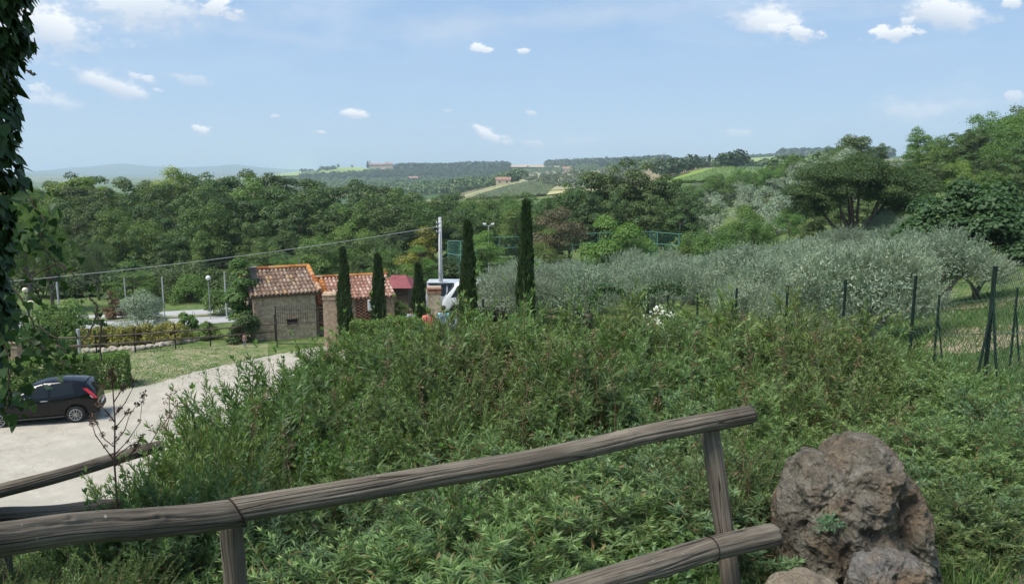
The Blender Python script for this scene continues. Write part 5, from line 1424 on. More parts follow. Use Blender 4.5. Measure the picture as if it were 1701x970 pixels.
def house(name, px, py, Y, wpx, hpx, label, wall, roof, tower=None, wing=None, cat='house', rz=0.0, chim=True):
    X, Y, z = GX(px, Y); zt = CAMZ+Zat(py, Y)
    k = Y/FPX; w = wpx*k/2; h = hpx*k*.62; hr = hpx*k
    z0 = max(z, zt-hr) if False else z
    h_tot = zt-z
    h = h_tot*.68; hr = h_tot
    r = empty(name, (X, Y, z), rz, label, cat); d = w*.8
    wl = MB().box(-w, w, -d, d, -3, h).build('wall', wall, r)
    m = MB(); o_ = w*.06
    m.add([(-w-o_, -d-o_, h), (w+o_, -d-o_, h), (w+o_, d+o_, h), (-w-o_, d+o_, h), (-w-o_, 0, hr), (w+o_, 0, hr)], [(0, 1, 5, 4), (1, 2, 5), (2, 3, 4, 5), (3, 0, 4), (3, 2, 1, 0)])
    rf = m.build('roof', roof, r)
    if chim: MB().box(w*.3, w*.3+w*.12, -.1*d, .1*d, hr*.8, hr*1.1).build('chimney', wall, rf)
    nw = max(2, int(w*2/5))
    for i in range(nw):
        x = -w+2*w*(i+.5)/nw
        q = MB().box(x-w*.06-.25, x+w*.06+.25, -d-.12, -d+.1, h*.45, h*.75); q.build('window', M_void, r)
    return r, w, d, h, hr
M_ochre = mat('ochre_plaster', (.42, .34, .24), .9, (.50, .42, .31), scale=.3)
M_roofr = mat('distant_tiles', (.26, .14, .10), .9, (.32, .19, .14), scale=.5)
def abbey():
    Y = 2030; X, Y, z = GX(632, Y); k = Y/FPX
    r = empty('hilltop_villa', (X, Y, z), 0, 'long ochre villa with a thin bell tower on the far hilltop', 'villa')
    s = lambda p: (p-632)*k
    zz = lambda py: CAMZ+Zat(py, Y)-z
    def blk(x0, x1, y0, y1, ye, yr, nm='wall'):
        MB().box(s(x0), s(x1), y0, y1, -6, zz(ye)).build(nm, M_ochre, r)
        m = MB(); ym = (y0+y1)/2
        m.add([(s(x0)-.6, y0-1, zz(ye)), (s(x1)+.6, y0-1, zz(ye)), (s(x1)+.6, y1+1, zz(ye)), (s(x0)-.6, y1+1, zz(ye)), (s(x0)+4, ym, zz(yr)), (s(x1)-4, ym, zz(yr))], [(0, 1, 5, 4), (1, 2, 5), (2, 3, 4, 5), (3, 0, 4), (3, 2, 1, 0)])
        m.build('roof', M_roofr, r)
    blk(612.5, 637, -8, 8, 274.2, 271.8); blk(637.3, 653, -11, 9, 273.2, 270.8)
    MB().box(s(614.2), s(615.8), -3, 1, 0, zz(266.5)).build('bell_tower', M_ochre, r)
    MB().box(s(642.2), s(644.6), -3, 2, zz(271.5), zz(270.0)).build('turret', M_roofr, r)
    for i in range(16):
        px = 615+i*2.3; y0 = -8 if px < 637 else -11
        MB().box(s(px)-.8, s(px)+.8, y0-.15, y0+.5, 5, 8.2).build('window', M_void, r)
abbey()
for k, (px, hpx) in enumerate([(611, 7), (585, 5), (562, 4)]):
    X, Y, z = GX(px, 1990); o = plant('cypfar' if k == 0 else 'mid', [lambda: cypress(540, 16, 3.2, 1500, 1.2)] if k == 0 else mid_mk, X, Y, z, 1 if k == 0 else .8+.2*k, ['dark cypress beside the bell tower of the hilltop villa', 'round tree standing alone on the crest left of the hilltop villa', 'small tree group at the left end of the villa hill crest'][k], 'tree')
house('farmhouse', 836, 294.5, 640, 24, 8, 'long ochre farmhouse above the striped vineyard', M_ochre, M_roofr)
house('farmhouse', 687, 293, 1500, 15, 8, 'pale farmhouse among trees below the hilltop villa', mat('cream_plaster', (.55, .47, .38), .9), M_roofr)
house('farmhouse', 626, 289.5, 1650, 12, 5, 'pale grey house directly below the hilltop villa', M_ochre, mat('grey_roof', (.4, .4, .4), .9))
house('farmhouse', 942, 277, 1300, 15, 4.5, 'long low farmhouse beyond the dark ridge wood', M_ochre, M_roofr)
house('farmhouse', 1095, 266, 900, 32, 7, 'red roofed farmhouse just right of the dark oak clump top', M_ochre, M_roofr)
house('farmhouse', 1243, 264, 1300, 10, 4.5, 'small farmhouse on the far ridge below the woods', M_ochre, M_roofr)
# thin cypresses on the far ridge
for k, px in enumerate([1148, 1166, 1178, 1188]):
    X, Y, z = GX(px, 640); o = plant('cypridge', [lambda: cypress(541, 9, 1.1, 900, .6)], X, Y, z, [1, .8, 1.1, .8][k], 'thin dark cypress on the ridge above the bright vineyard', 'tree', 'thin cypresses on the ridge')
# road wall on the rise and its sign
a, b = GX(1466, 128), GX(1510, 124)
o = MB().add([(a[0], a[1], a[2]-1), (b[0], b[1], b[2]-1), (b[0], b[1], CAMZ+Zat(269.5, 124)), (a[0], a[1], CAMZ+Zat(273, 128)), (a[0], a[1]+.6, a[2]-1), (b[0], b[1]+.6, b[2]-1), (b[0], b[1]+.6, CAMZ+Zat(269.5, 124)), (a[0], a[1]+.6, CAMZ+Zat(273, 128))], [(0, 1, 2, 3), (7, 6, 5, 4), (3, 2, 6, 7), (0, 3, 7, 4), (1, 5, 6, 2)]).build('retaining_wall', mat('pale_wall', (.42, .42, .42), .9, (.34, .34, .34), scale=.6)); tag(o, 'pale retaining wall of the road above the umbrella pine', 'wall')
# ------------------------------------------------------------------ cars
M_tyre = mat('tyre_rubber', (.018, .018, .018), .85, (.04, .038, .035), scale=8)
M_alloy = mat('alloy', (.45, .45, .46), .35, (.38, .38, .39), scale=3, metal=.7)
M_glass = mat('car_glass', (.012, .016, .018), .08, spec=.35)
M_lampr = mat('red_lamp_lens', (.45, .015, .02), .2, spec=.6)
M_plast = mat('black_plastic', (.02, .02, .02), .6)
def car_paint(name, c, rough=.16):
    m = mat(name, c, rough, spec=.3); b = m.node_tree.nodes['Principled BSDF']; b.inputs['Coat Weight'].default_value = .2; b.inputs['Coat Roughness'].default_value = .05
    return m
def lerp_tab(x, tab): return np.interp(x, [a for a, _ in tab], [b for _, b in tab])
def car(name, label, loc, rz, paint, Lg, Wd, prof, belt, sill, glass_x, wheels, wr, side_win, cat='car', rails=False, detail=True):
    """prof: (x, roof/hood height) from front x=0 to rear x=Lg; belt: (x, beltline z); the greenhouse lies above the beltline. Local: +x to the rear, y across, z up"""
    r = empty(name, loc, rz, label, cat)
    nx = 64; X = np.linspace(0, Lg, nx); hw = Wd/2
    plan = lambda x: hw*np.clip(1-((abs(x-Lg/2)/(Lg/2))**4)*.22, .3, 1)
    rows_ = []
    for x in X:
        top = lerp_tab(x, prof); bl = min(lerp_tab(x, belt), top-.005); w = float(plan(x)); low = lerp_tab(x, sill)
        # wheel arches
        arch = low
        for wx in wheels:
            d = abs(x-wx)
            if d < wr*1.22: arch = max(arch, wr+math.sqrt(max(0, (wr*1.22)**2-d*d)))
        tum = .24*min(1, max(0, (top-bl)/.5))
        zs = [(w*.90, arch), (w*.985, max(arch, low)+.03 if arch <= low+.01 else arch+.02), (w, max(bl*.62, arch+.03)), (w*.985, max(bl*.86, arch+.05)), (w*.95, bl), (w*.95-tum*.55, bl+(top-bl)*.55), (w*.93-tum, bl+(top-bl)*.90), (w*.72-tum*.8, bl+(top-bl)*.985), (0, top+.012)]
        rows_.append(zs)
    k = len(rows_[0]); V = []
    for x, zs in zip(X, rows_):
        for y, z in zs: V.append((x, -y, z))
        for y, z in zs[-2::-1]: V.append((x, y, z))
    K = 2*k-1; F = []
    for i in range(nx-1):
        for j in range(K-1): F.append((i*K+j, i*K+j+1, (i+1)*K+j+1, (i+1)*K+j))
    F.append(tuple(range(K-1, -1, -1))); F.append(tuple((nx-1)*K+j for j in range(K)))
    me = bpy.data.meshes.new('body'); me.from_pydata(V, [], F); me.update()
    bo = link('body', me, paint, r, smooth=True)
    ul = MB().box(.25, Lg-.2, -hw*.82, hw*.82, .2, .62).build('underbody', M_plast, r)
    def surf(x, t, s):
        """point on the flank: t=0 beltline, 1 roof edge"""
        zs = rows_[min(nx-1, max(0, int(round(x/Lg*(nx-1)))))]
        a = zs[4]; m_ = zs[5]; b = zs[6]
        if t < .55: u = t/.55; y = a[0]+(m_[0]-a[0])*u; z = a[1]+(m_[1]-a[1])*u
        else: u = (t-.55)/.45*1.0; y = m_[0]+(b[0]-m_[0])*u; z = m_[1]+(b[1]-m_[1])*u
        return Vector((x, s*(y+.008), z))
    for s in (-1, 1):
        for (x0, x1, xt0, xt1) in side_win:
            mb = MB(); n = 8; vs = []; fs = []
            for i in range(n+1):
                u = i/n
                for j in range(4):
                    t = .06+.86*j/3; xa = x0+(xt0-x0)*j/3; xb = x1+(xt1-x1)*j/3
                    vs.append(surf(xa+(xb-xa)*u, t, s))
            for i in range(n):
                for j in range(3): fs.append((i*4+j, (i+1)*4+j, (i+1)*4+j+1, i*4+j+1))
            mb.add(vs, fs).build('side_window', M_glass, r, smooth=True)
    # windscreen and rear window from the roof profile
    for nm, (x0, x1) in zip(('windscreen', 'rear_window'), glass_x):
        vs = []; fs = []; n = 6
        for i in range(n+1):
            x = x0+(x1-x0)*i/n; top = lerp_tab(x, prof)+.02; bl = lerp_tab(x, belt); w = float(plan(x))*.93-.20*min(1, max(0, (top-bl)/.5))-.05
            for j in range(5): y = -w+2*w*j/4; vs.append((x, y, top-.035*(abs(y)/w)**3))
        for i in range(n):
            for j in range(4): fs.append((i*5+j, (i+1)*5+j, (i+1)*5+j+1, i*5+j+1))
        MB().add(vs, fs).build(nm, M_glass, r, smooth=True)
    for wx in wheels:
        for s in (-1, 1):
            y = s*(hw-.11)
            w_ = empty('wheel', (wx, y, wr), 0, parent=r)
            t = MB(); t.tube([(0, -.1, 0), (0, -.085, 0), (0, .085, 0), (0, .1, 0)], [wr*.93, wr, wr, wr*.93], 28); t.build('tyre', M_tyre, w_, smooth=False)
            ri = MB(); ri.tube([(0, s*.095, 0), (0, s*.105, 0)], [wr*.7, wr*.68], 28)
            ri.build('rim_disc', M_plast, w_)
            sp = MB()
            for q in range(10):
                a = 2*pi*q/10; u = Vector((cos(a), 0, sin(a))); v = Vector((-sin(a), 0, cos(a)))
                sp.obox(u*wr*.37+Vector((0, s*.115, 0)), u*wr*.31, v*wr*.035, (0, .01, 0))
            sp.tube([(wr*.67*cos(a), s*.11, wr*.67*sin(a)) for a in [2*pi*i/28 for i in range(29)]], .014, 6, cap=False)
            sp.tube([(0, s*.1, 0), (0, s*.128, 0)], .05, 12)
            sp.build('rim', M_alloy, w_)
    return r, surf, rows_, X, hw
def black_hatchback():
    rw = (W(128, 687, 24.3)); fwd = W(-8, 699, 23.5)
    gr = (rw[0], 24.25); gf = (fwd[0], 23.55)
    d = Vector((gr[0]-gf[0], gr[1]-gf[1], 0)); sc = d.length/2.39; rz = math.atan2(d.y, d.x)
    u = d.normalized(); wx0 = .72
    s = max(sc, .9)*.965
    loc = Vector((gr[0], gr[1], 0))-u*(wx0+2.39)*s+Vector((-u.y, u.x, 0))*(.73*s)
    z = TZ(gr[0], gr[1])+.03
    prof = [(0, .62), (.06, .72), (.35, .86), (.95, .98), (1.15, 1.02), (1.75, 1.40), (2.15, 1.50), (2.7, 1.515), (3.2, 1.46), (3.45, 1.38), (3.55, 1.30), (3.74, 1.02), (3.82, .80), (3.84, .5)]
    belt = [(0, .6), (.9, .86), (1.5, .93), (2.6, .98), (3.3, 1.04), (3.6, 1.03), (3.84, .8)]
    sill = [(0, .34), (.3, .22), (3.5, .22), (3.84, .36)]
    P = car_paint('black_car_paint', (.003, .0035, .005))
    r, surf, rows_, X, hw = car('parked_car', 'small black hatchback parked on the pale gravel at far left', (loc.x, loc.y, z), rz, P, 3.84, 1.66, prof, belt, sill, ((1.17, 1.72), (3.47, 3.72)), (.72, 3.11), .295,
        [(1.5, 2.28, 1.93, 2.26), (2.36, 3.12, 2.36, 3.0)])
    r.scale = (s, s, s)
    for sg in (-1, 1):
        tl = MB(); n = 7; vs = []
        for i in range(n+1):
            t = i/n; z_ = .84+.36*t; x = 3.80-.28*t-.05*t*t; y = sg*(hw*.93-.10*t*t-.0)
            vs += [(x+.03, y-sg*.10, z_), (x+.0, y+sg*.03, z_), (x-.06-.03*t, y+sg*.050, z_+.02)]
        tl.add(vs, [(i*3+j, i*3+3+j, i*3+4+j, i*3+1+j) for i in range(n) for j in (0, 1)]); tl.build('tail_light', M_lampr, r, smooth=True)
        MB().tube([(3.70, sg*(hw*.93), .86), (3.62, sg*(hw*.95), .95)], .022, 6).build('reversing_lamp', M_white, r)
        for hx in (2.16, 2.98): 
            pt = surf(hx, 0, sg); MB().tube([(hx-.12, pt.y+sg*.01, pt.z-.09), (hx-.07, pt.y+sg*.045, pt.z-.08), (hx+.07, pt.y+sg*.045, pt.z-.08), (hx+.11, pt.y+sg*.01, pt.z-.09)], .014, 6).build('door_handle', M_alloy, r) if hx < 2.5 else None
        pt = surf(1.62, 0, sg); MB().sphere((1.62, pt.y+sg*.10, pt.z+.06), .11, 10, 7, (.7, 1, .75)).build('mirror', P, r, smooth=True)
        # door seams
        sm = MB()
        for sx in (1.42, 2.32, 2.98): 
            sm.tube([(sx, sg*(hw*1.0+.001), .34), (sx, sg*(hw+.001), .62), (sx, sg*(hw*.985), .86)], .004, 4)
        sm.build('door_seam', M_plast, r)
        MB().tube([(1.05, sg*(hw-.01), .27), (2.75, sg*(hw-.01), .27)], .035, 6).build('sill_trim', M_plast, r)
    MB().box(3.76, 3.86, -.62, .62, .30, .46).build('rear_bumper', M_plast, r)
    MB().box(3.845, 3.86, -.26, .26, .50, .61).build('number_plate', M_white, r)
    MB().tube([(2.95, 0, 1.49), (3.22, 0, 1.72)], .008, 5).build('aerial', M_plast, r)
    MB().tube([(3.44, -.5, 1.42), (3.52, 0, 1.45), (3.44, .5, 1.42)], .022, 6).build('spoiler', P, r, smooth=True)
    MB().tube([(.05, -.5, .72), (.05, .5, .72)], .03, 6).build('grille', M_alloy, r)
    return r
black_hatchback()
def vans():
    # grey minibus whose roof runs behind the pole, and a white people carrier in front of it
    P1 = car_paint('silver_grey_paint', (.30, .32, .34), .3); P2 = car_paint('white_car_paint', (.52, .54, .55), .35)
    Y = 47.5; X, _, z = GX(709, Y)
    prof = [(0, 1.0), (.4, 1.15), (1.0, 1.35), (1.55, 1.95), (2.2, 2.12), (4.9, 2.12), (5.05, 2.0), (5.1, 1.0)]
    zt = W(730, 467, Y)[2]-z
    belt = [(0, .9), (1, 1.25), (5.1, 1.3)]
    r, *_ = car('parked_van', 'silver grey minibus with dark side windows behind the right gate pillar', (X+5.1, Y, z), pi, P1, 5.1, 1.9, prof, belt, [(0, .4), (.4, .25), (5.1, .3)], ((1.02, 1.5), (5.02, 5.07)), (1.0, 4.1), .34,
        [(1.5, 2.5, 1.85, 2.5), (2.6, 3.7, 2.6, 3.7), (3.8, 4.85, 3.8, 4.85)], cat='van')
    r.scale = (1, 1, zt/2.13)
    MB().box(1.9, 5.0, -.8, .8, 2.125, 2.15).build('roof_panel', P2, r)
    Y = 44.6; X, _, z = GX(739, Y)
    zt = W(750, 464, Y)[2]-z
    prof = [(0, .75), (.1, .9), (.25, 1.05), (.75, 1.5), (1.25, 1.66), (3.6, 1.66), (4.1, 1.4), (4.3, .9)]
    r, *_ = car('parked_van', 'white people carrier with a curved windscreen pillar, right of the red capped gate pillar', (X-.15, Y, z), radians(4), P2, 4.3, 1.8, prof, [(0, .7), (.3, 1.0), (4.3, 1.1)], [(0, .4), (.4, .5), (4.3, .5)], ((.28, .72), (3.7, 4.05)), (.8, 3.4), .33,
        [(.5, 1.9, .95, 1.9), (2.0, 3.0, 2.0, 3.0), (3.1, 3.7, 3.1, 3.55)], cat='van')
    r.scale = (1, 1, zt/1.67)
    MB().box(.6, 3.9, -.93, -.905, .46, .72).build('side_trim', M_plast, r)
    MB().tube([(1.2, -.62, 1.66), (1.3, -.62, 1.73), (3.4, -.62, 1.73), (3.5, -.62, 1.66)], .02, 6).build('roof_rail', M_alloy, r)
vans()

# ------------------------------------------------------------------ people by the gate
def skin_mesh(verts, edges, radii, root=0, levels=2):
    me = bpy.data.meshes.new('tmp'); me.from_pydata(verts, edges, []); me.update()
    o = bpy.data.objects.new('tmp', me); COL.objects.link(o)
    o.modifiers.new('s', 'SKIN'); sv = me.skin_vertices[0].data
    for i, r_ in enumerate(radii):
        sv[i].radius = r_ if hasattr(r_, '__len__') else (r_, r_)
        sv[i].use_root = (i == root)
    m = o.modifiers.new('u', 'SUBSURF'); m.levels = levels
    dg = bpy.context.evaluated_depsgraph_get(); dg.update()
    out = bpy.data.meshes.new_from_object(o.evaluated_get(dg))
    bpy.data.objects.remove(o); bpy.data.meshes.remove(me)
    out.polygons.foreach_set('use_smooth', np.ones(len(out.polygons), dtype=bool))
    return out
M_skin = mat('skin', (.42, .25, .17), .6, (.38, .22, .15), scale=6)
def person(px, ytop, Y, rz, label, shirt, trousers, hair, longhair=False, pack=None, straps=None, arm_bend=0.0, seed=0):
    X, Y, z = GX(px, Y); H = W(px, ytop, Y)[2]-z; k = H/1.72
    r = empty('person', (X, Y, z), rz, label, 'person')
    st = .05*(seed % 3-1)
    V = [(0, 0, .93), (0, .0, 1.12), (0, 0, 1.32), (0, .0, 1.43), (0, -.01, 1.5), (0, -.015, 1.60), (0, -.01, 1.69)]
    R = [(.155, .115), (.135, .10), (.165, .11), (.085, .07), (.052, .055), (.085, .098), (.05, .06)]
    E = [(0, 1), (1, 2), (2, 3), (3, 4), (4, 5), (5, 6)]
    def chain(start, pts, rs):
        p = start
        for v, r_ in zip(pts, rs): V.append(v); R.append((r_, r_)); E.append((p, len(V)-1)); p = len(V)-1
        return p
    for s in (-1, 1):
        yb = -.16 if arm_bend and s == 1 else -.03
        chain(2, [(s*.19, 0, 1.39), (s*.25, .02, 1.14), (s*.26, -.06+yb, .93+(.15 if arm_bend and s == 1 else 0))], [.06, .043, .032])
        w = len(V)-1; wx, wy, wz = V[w]
        chain(w, [(wx, wy-.03, wz-.06)], [.036])
        for f in range(4): chain(len(V)-1-f*2 if f == 0 else w+1, [(wx+s*.0, wy-.055+.025*f, wz-.12), (wx-s*.01, wy-.06+.025*f, wz-.155+.01*abs(f-1))], [.010, .008])
        chain(w, [(wx-s*.02, wy-.07, wz-.06), (wx-s*.025, wy-.085, wz-.09)], [.011, .009])
        chain(0, [(s*.10, .0, .82), (s*.105, -.02+s*st, .47), (s*.11, .02+s*st*1.4, .09), (s*.115, -.10+s*st*1.4, .04)], [.095, .062, .042, .038])
    body = skin_mesh([tuple(Vector(v)*k) for v in V], E, [(a*k, b*k) for a, b in R]); body.materials.append(M_skin)
    link('body', body, None, r)
    # clothes follow the same bones, a little thicker
    sv = [(0, 0, .90), (0, 0, 1.12), (0, 0, 1.32), (0, 0, 1.42)]; sr = [(.175, .135), (.155, .12), (.185, .13), (.095, .08)]; se = [(0, 1), (1, 2), (2, 3)]
    for s in (-1, 1):
        sv += [(s*.195, 0, 1.39), (s*.235, .01, 1.20)]; sr += [(.075, .075), (.062, .062)]; n = len(sv); se += [(2, n-2), (n-2, n-1)]
    sh = skin_mesh([tuple(Vector(v)*k) for v in sv], se, [(a*k, b*k) for a, b in sr], root=1); sh.materials.append(mat('shirt_cloth', shirt, .9, tuple(c*.8 for c in shirt), scale=7)); link('shirt', sh, None, r)
    tv = [(0, 0, .93)]; tr_ = [(.165, .125)]; te = []
    for s in (-1, 1):
        tv += [(s*.10, 0, .82), (s*.105, -.02+s*st, .47), (s*.11, .02+s*st*1.4, .12)]; tr_ += [(.11, .11), (.078, .078), (.06, .06)]; n = len(tv); te += [(0, n-3), (n-3, n-2), (n-2, n-1)]
    tm = skin_mesh([tuple(Vector(v)*k) for v in tv], te, [(a*k, b*k) for a, b in tr_]); tm.materials.append(mat('trouser_cloth', trousers, .9)); link('trousers', tm, None, r)
    hm = MB(); hm.sphere((0, .012*k, 1.635*k), .108*k, 14, 9, (.9, 1.0, .98))
    if longhair: hm.tube([(0, .05*k, 1.62*k), (0, .085*k, 1.5*k), (0, .09*k, 1.36*k)], [.09*k, .085*k, .04*k], 10)
    hb = hm.build('hair', mat('hair', hair, .7), r, smooth=True)
    MB().sphere((0, -.115*k, 1.585*k), .017*k, 8, 5, (.8, 1, 1.3)).build('nose', M_skin, r, smooth=True)
    e = MB()
    for s in (-1, 1): e.sphere((s*.032*k, -.098*k, 1.615*k), .011*k, 8, 5)
    e.box(-.025*k, .025*k, -.106*k, -.095*k, 1.547*k, 1.555*k)
    e.build('eyes_and_mouth', M_void, r)
    if pack:
        m = MB(); m.add([(-.15*k, .10*k, 1.0*k), (.15*k, .10*k, 1.0*k), (.15*k, .27*k, 1.0*k), (-.15*k, .27*k, 1.0*k), (-.14*k, .10*k, 1.4*k), (.14*k, .10*k, 1.4*k), (.12*k, .22*k, 1.36*k), (-.12*k, .22*k, 1.36*k)], [(0, 3, 2, 1), (4, 5, 6, 7), (0, 1, 5, 4), (1, 2, 6, 5), (2, 3, 7, 6), (3, 0, 4, 7)])
        m.box(-.11*k, .11*k, .24*k, .31*k, 1.03*k, 1.2*k)
        b = m.build('backpack', mat('backpack_cloth', pack, .85), None)
        bv = b.modifiers.new('b', 'BEVEL'); bv.width = .03*k; bv.segments = 3
        b.location = (X, Y, z); b.rotation_euler = (0, 0, rz); tag(b, 'grey-blue backpack worn by the person in the turquoise top', 'backpack')
        for s in (-1, 1): MB().tube([(s*.10*k, .13*k, 1.38*k), (s*.11*k, .0, 1.47*k), (s*.115*k, -.13*k, 1.35*k), (s*.13*k, -.05*k, 1.1*k), (s*.14*k, .12*k, 1.05*k)], .016*k, 6).build('strap', mat('strap_cloth', (.03, .03, .04), .9), b)
    if straps:
        for s in (-1, 1): MB().tube([(s*.11*k, .10*k, 1.1*k), (s*.10*k, .13*k, 1.34*k), (s*.09*k, .04*k, 1.46*k), (s*.10*k, -.13*k, 1.33*k)], .017*k, 6).build('strap', mat('red_strap', straps, .8), r)
    return r
person(684, 513, 37.6, radians(150), 'person in a pale blue shirt walking left beyond the light green hedge', (.50, .56, .72), (.10, .12, .18), (.10, .07, .05), seed=1)
person(713, 512, 35.4, radians(190), 'person in an orange top with red straps at the foot of the red capped pillar', (.62, .24, .16), (.12, .12, .14), (.14, .09, .06), straps=(.55, .03, .03), seed=2)
person(738, 508, 35.6, radians(175), 'tallest person, in a turquoise and white top with a backpack, right of the pillar', (.30, .55, .66), (.07, .08, .13), (.03, .025, .02), pack=(.10, .13, .20), arm_bend=1, seed=0)
person(750.5, 517, 34.2, radians(185), 'person with long dark hair in a lilac shirt, rightmost by the pillar', (.55, .52, .80), (.10, .11, .2), (.015, .012, .012), longhair=True, seed=2)
person(407, 553, 36.2, radians(20), 'small person in pinkish clothes standing by the rail fence at the house corner', (.45, .30, .28), (.25, .26, .30), (.08, .05, .04), seed=1).scale = (.75, .75, 1)
# ------------------------------------------------------------------ the thicket below the viewpoint
L_th = leaf_mat('willowy_leaves', (.062, .105, .038), (.135, .215, .070), (.26, .36, .14), rough=.5, trans=.3, objvar=.22, c3=(.22, .16, .07))
L_br = leaf_mat('broad_leaves', (.06, .13, .032), (.11, .20, .05), (.17, .28, .08), rough=.42, trans=.35, spec=.5, objvar=.1)
L_ivy = leaf_mat('shade_dark_ivy_leaves', (.020, .046, .014), (.038, .080, .024), (.075, .13, .04), rough=.5, trans=.2, spec=.22, objvar=.05)  # ivy colour set dark to carry the shade it hangs in
L_dry = leaf_mat('dry_leaves', (.09, .05, .03), (.17, .105, .06), (.28, .19, .10), trans=.1, objvar=.05)
L_grass = leaf_mat('grass_blades', (.055, .11, .03), (.10, .18, .045), (.22, .22, .09), trans=.3, objvar=.05)
M_stem = mat('green_brown_stem', (.11, .09, .045), .8, (.16, .11, .06), scale=20)

def shoot_leaves(lb, P0, D0, L_, g, node=.032, ll=.08, lw=.016, outward=55, droop=.25, stems=None, tipcut=True, per=2):
    """opposite pairs of narrow leaves up a set of curved shoots"""
    n = len(P0); ns = int(np.max(L_)/node)
    side = unit(np.cross(D0, rand_dirs(n, g)))
    bendv = unit(np.c_[D0[:, 0], D0[:, 1], np.zeros(n)]+1e-6)*.22+np.array([0, 0, -.10])
    bin_ = unit(np.cross(D0, side))
    for j in range(ns):
        t = (j+.5)/ns; s = t*L_
        P = P0+D0*s[:, None]+bendv*(t*t)*L_[:, None]
        T_ = unit(D0+bendv*2*t)
        a = j*pi/2
        for sg in range(per):
            aa = a+sg*2*pi/per+g.normal(0, .3, n)
            sd = unit(side*np.cos(aa)[:, None]+bin_*np.sin(aa)[:, None])
            ang = np.radians(outward*(1-.45*t)+g.normal(0, 9, n))
            D = unit(T_*np.cos(ang)[:, None]+sd*np.sin(ang)[:, None])
            up = unit(np.cross(np.cross(D, T_), D)+.15*g.normal(size=D.shape))
            sz = ll*g.uniform(.75, 1.2, n)*(1.0-.55*t**3)*(.65+.35*min(1, t*4))
            keep = g.random(n) < (.55 if t < .3 else .93)
            V, T, k = leaves(P[keep], D[keep], up[keep], sz[keep], (lw*g.uniform(.8, 1.25, n)*(sz/ll))[keep], droop=droop*g.uniform(.3, 1.3), fold=.25)
            tt = np.clip(g.random(n)*.62+.30*t+g.normal(0, .04, n), 0, .93)
            tt = np.where((g.random(n) < .022), 1.0, tt)
            lb.add(V, T, k, tt[keep])
    # terminal tuft
    for q in range(5):
        P = P0+D0*L_[:, None]+bendv*L_[:, None]
        sd = unit(side*np.cos(q*1.257)+bin_*np.sin(q*1.257)); D = unit(unit(D0+bendv*2)+sd*.45)
        V, T, k = leaves(P, D, sd, ll*.5*g.uniform(.8, 1.2, n), lw*.7, fold=.25, droop=-.1); lb.add(V, T, k, np.clip(.7+g.random(n)*.25, 0, .93))
def stem_mesh(P0, D0, L_, base, rad=.0035):
    mb = MB()
    for i in range(len(P0)):
        p = Vector(P0[i]); d = Vector(D0[i]); b = Vector(base[i]); l = float(L_[i]); bend = Vector((d.x, d.y, 0)).normalized()*.22+Vector((0, 0, -.10))
        mb.tube([b, b.lerp(p, .55)+Vector((0, 0, .05)), p, p+d*l*.5+bend*.25*l, p+d*l+bend*l], [rad*2.2, rad*1.7, rad*1.2, rad, rad*.4], 4, cap=False)
    return mb
def thicket_shrub(seed, R=.85, H=1.35, n=190, ll=.125, lw=.022, leafm=None, name='willow_leaved_shrub', node=.046, sl=(.28, .62), brown=.0):
    g = np.random.default_rng(seed)
    a = g.uniform(0, 2*pi, n); q = np.sqrt(g.random(n))
    ph = q*1.35
    d = np.c_[np.sin(ph)*np.cos(a), np.sin(ph)*np.sin(a), np.cos(ph)]
    sh = g.uniform(.35, .98, n)**.6
    lump = 1+.10*np.sin(a*3+seed)+.08*np.sin(ph*5+a*2)
    tip = np.c_[d[:, 0]*R, d[:, 1]*R, .22*H+d[:, 2]*H*.78]*(sh*lump)[:, None]
    D0 = unit(d*.55+np.array([0, 0, .75])+g.normal(0, .22, (n, 3)))
    L_ = g.uniform(*sl, n)
    # a few tall ones stand proud
    tall = g.random(n) < .05; L_ = np.where(tall, L_*1.5, L_); D0[tall] = unit(D0[tall]*.3+np.array([0, 0, 1.]))
    P0 = tip-D0*L_[:, None]*.7
    P0[:, 2] = np.maximum(P0[:, 2], .03)
    lb = LB(); shoot_leaves(lb, P0, D0, L_, g, node=node, ll=ll, lw=lw)
    # inner leaves: some withered brown, the rest coloured dark for the shade inside
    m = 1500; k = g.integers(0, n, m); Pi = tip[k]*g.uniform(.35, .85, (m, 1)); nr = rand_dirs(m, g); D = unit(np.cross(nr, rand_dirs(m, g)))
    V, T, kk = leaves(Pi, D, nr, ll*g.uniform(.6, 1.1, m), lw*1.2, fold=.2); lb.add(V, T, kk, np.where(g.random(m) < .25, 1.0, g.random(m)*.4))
    r = empty(name)
    link('foliage', lb.mesh('foliage'), leafm or L_th, r)
    base = np.c_[P0[:, 0]*.25, P0[:, 1]*.25, np.full(n, -.15)]
    sel = np.arange(0, n, 2)
    stem_mesh(P0[sel], D0[sel], L_[sel], base[sel]).build('stem', M_stem, r)
    return r
L_th2 = leaf_mat('bronzed_willowy_leaves', (.070, .105, .038), (.145, .20, .065), (.25, .31, .11), rough=.55, trans=.25, objvar=.18, c3=(.20, .14, .065))
L_th3 = leaf_mat('bluish_willowy_leaves', (.060, .105, .045), (.125, .205, .085), (.24, .34, .16), rough=.5, trans=.25, objvar=.15, c3=(.20, .14, .07))
th_mk = [lambda k=k: thicket_shrub(700+k, R=.85+.05*(k % 3), H=1.3+.08*(k % 2), n=(140 if k < 4 else 115)+8*k, leafm=[None, None, L_th3, None, L_th2, L_th2][k], ll=[.125, .14, .115, .125, .10, .115][k]) for k in range(6)]
fine_mk = [lambda k=k: thicket_shrub(720+k, R=.7, H=1.0, n=230, ll=.045, lw=.010, node=.024, sl=(.2, .42), name='fine_leaved_shrub') for k in range(2)]

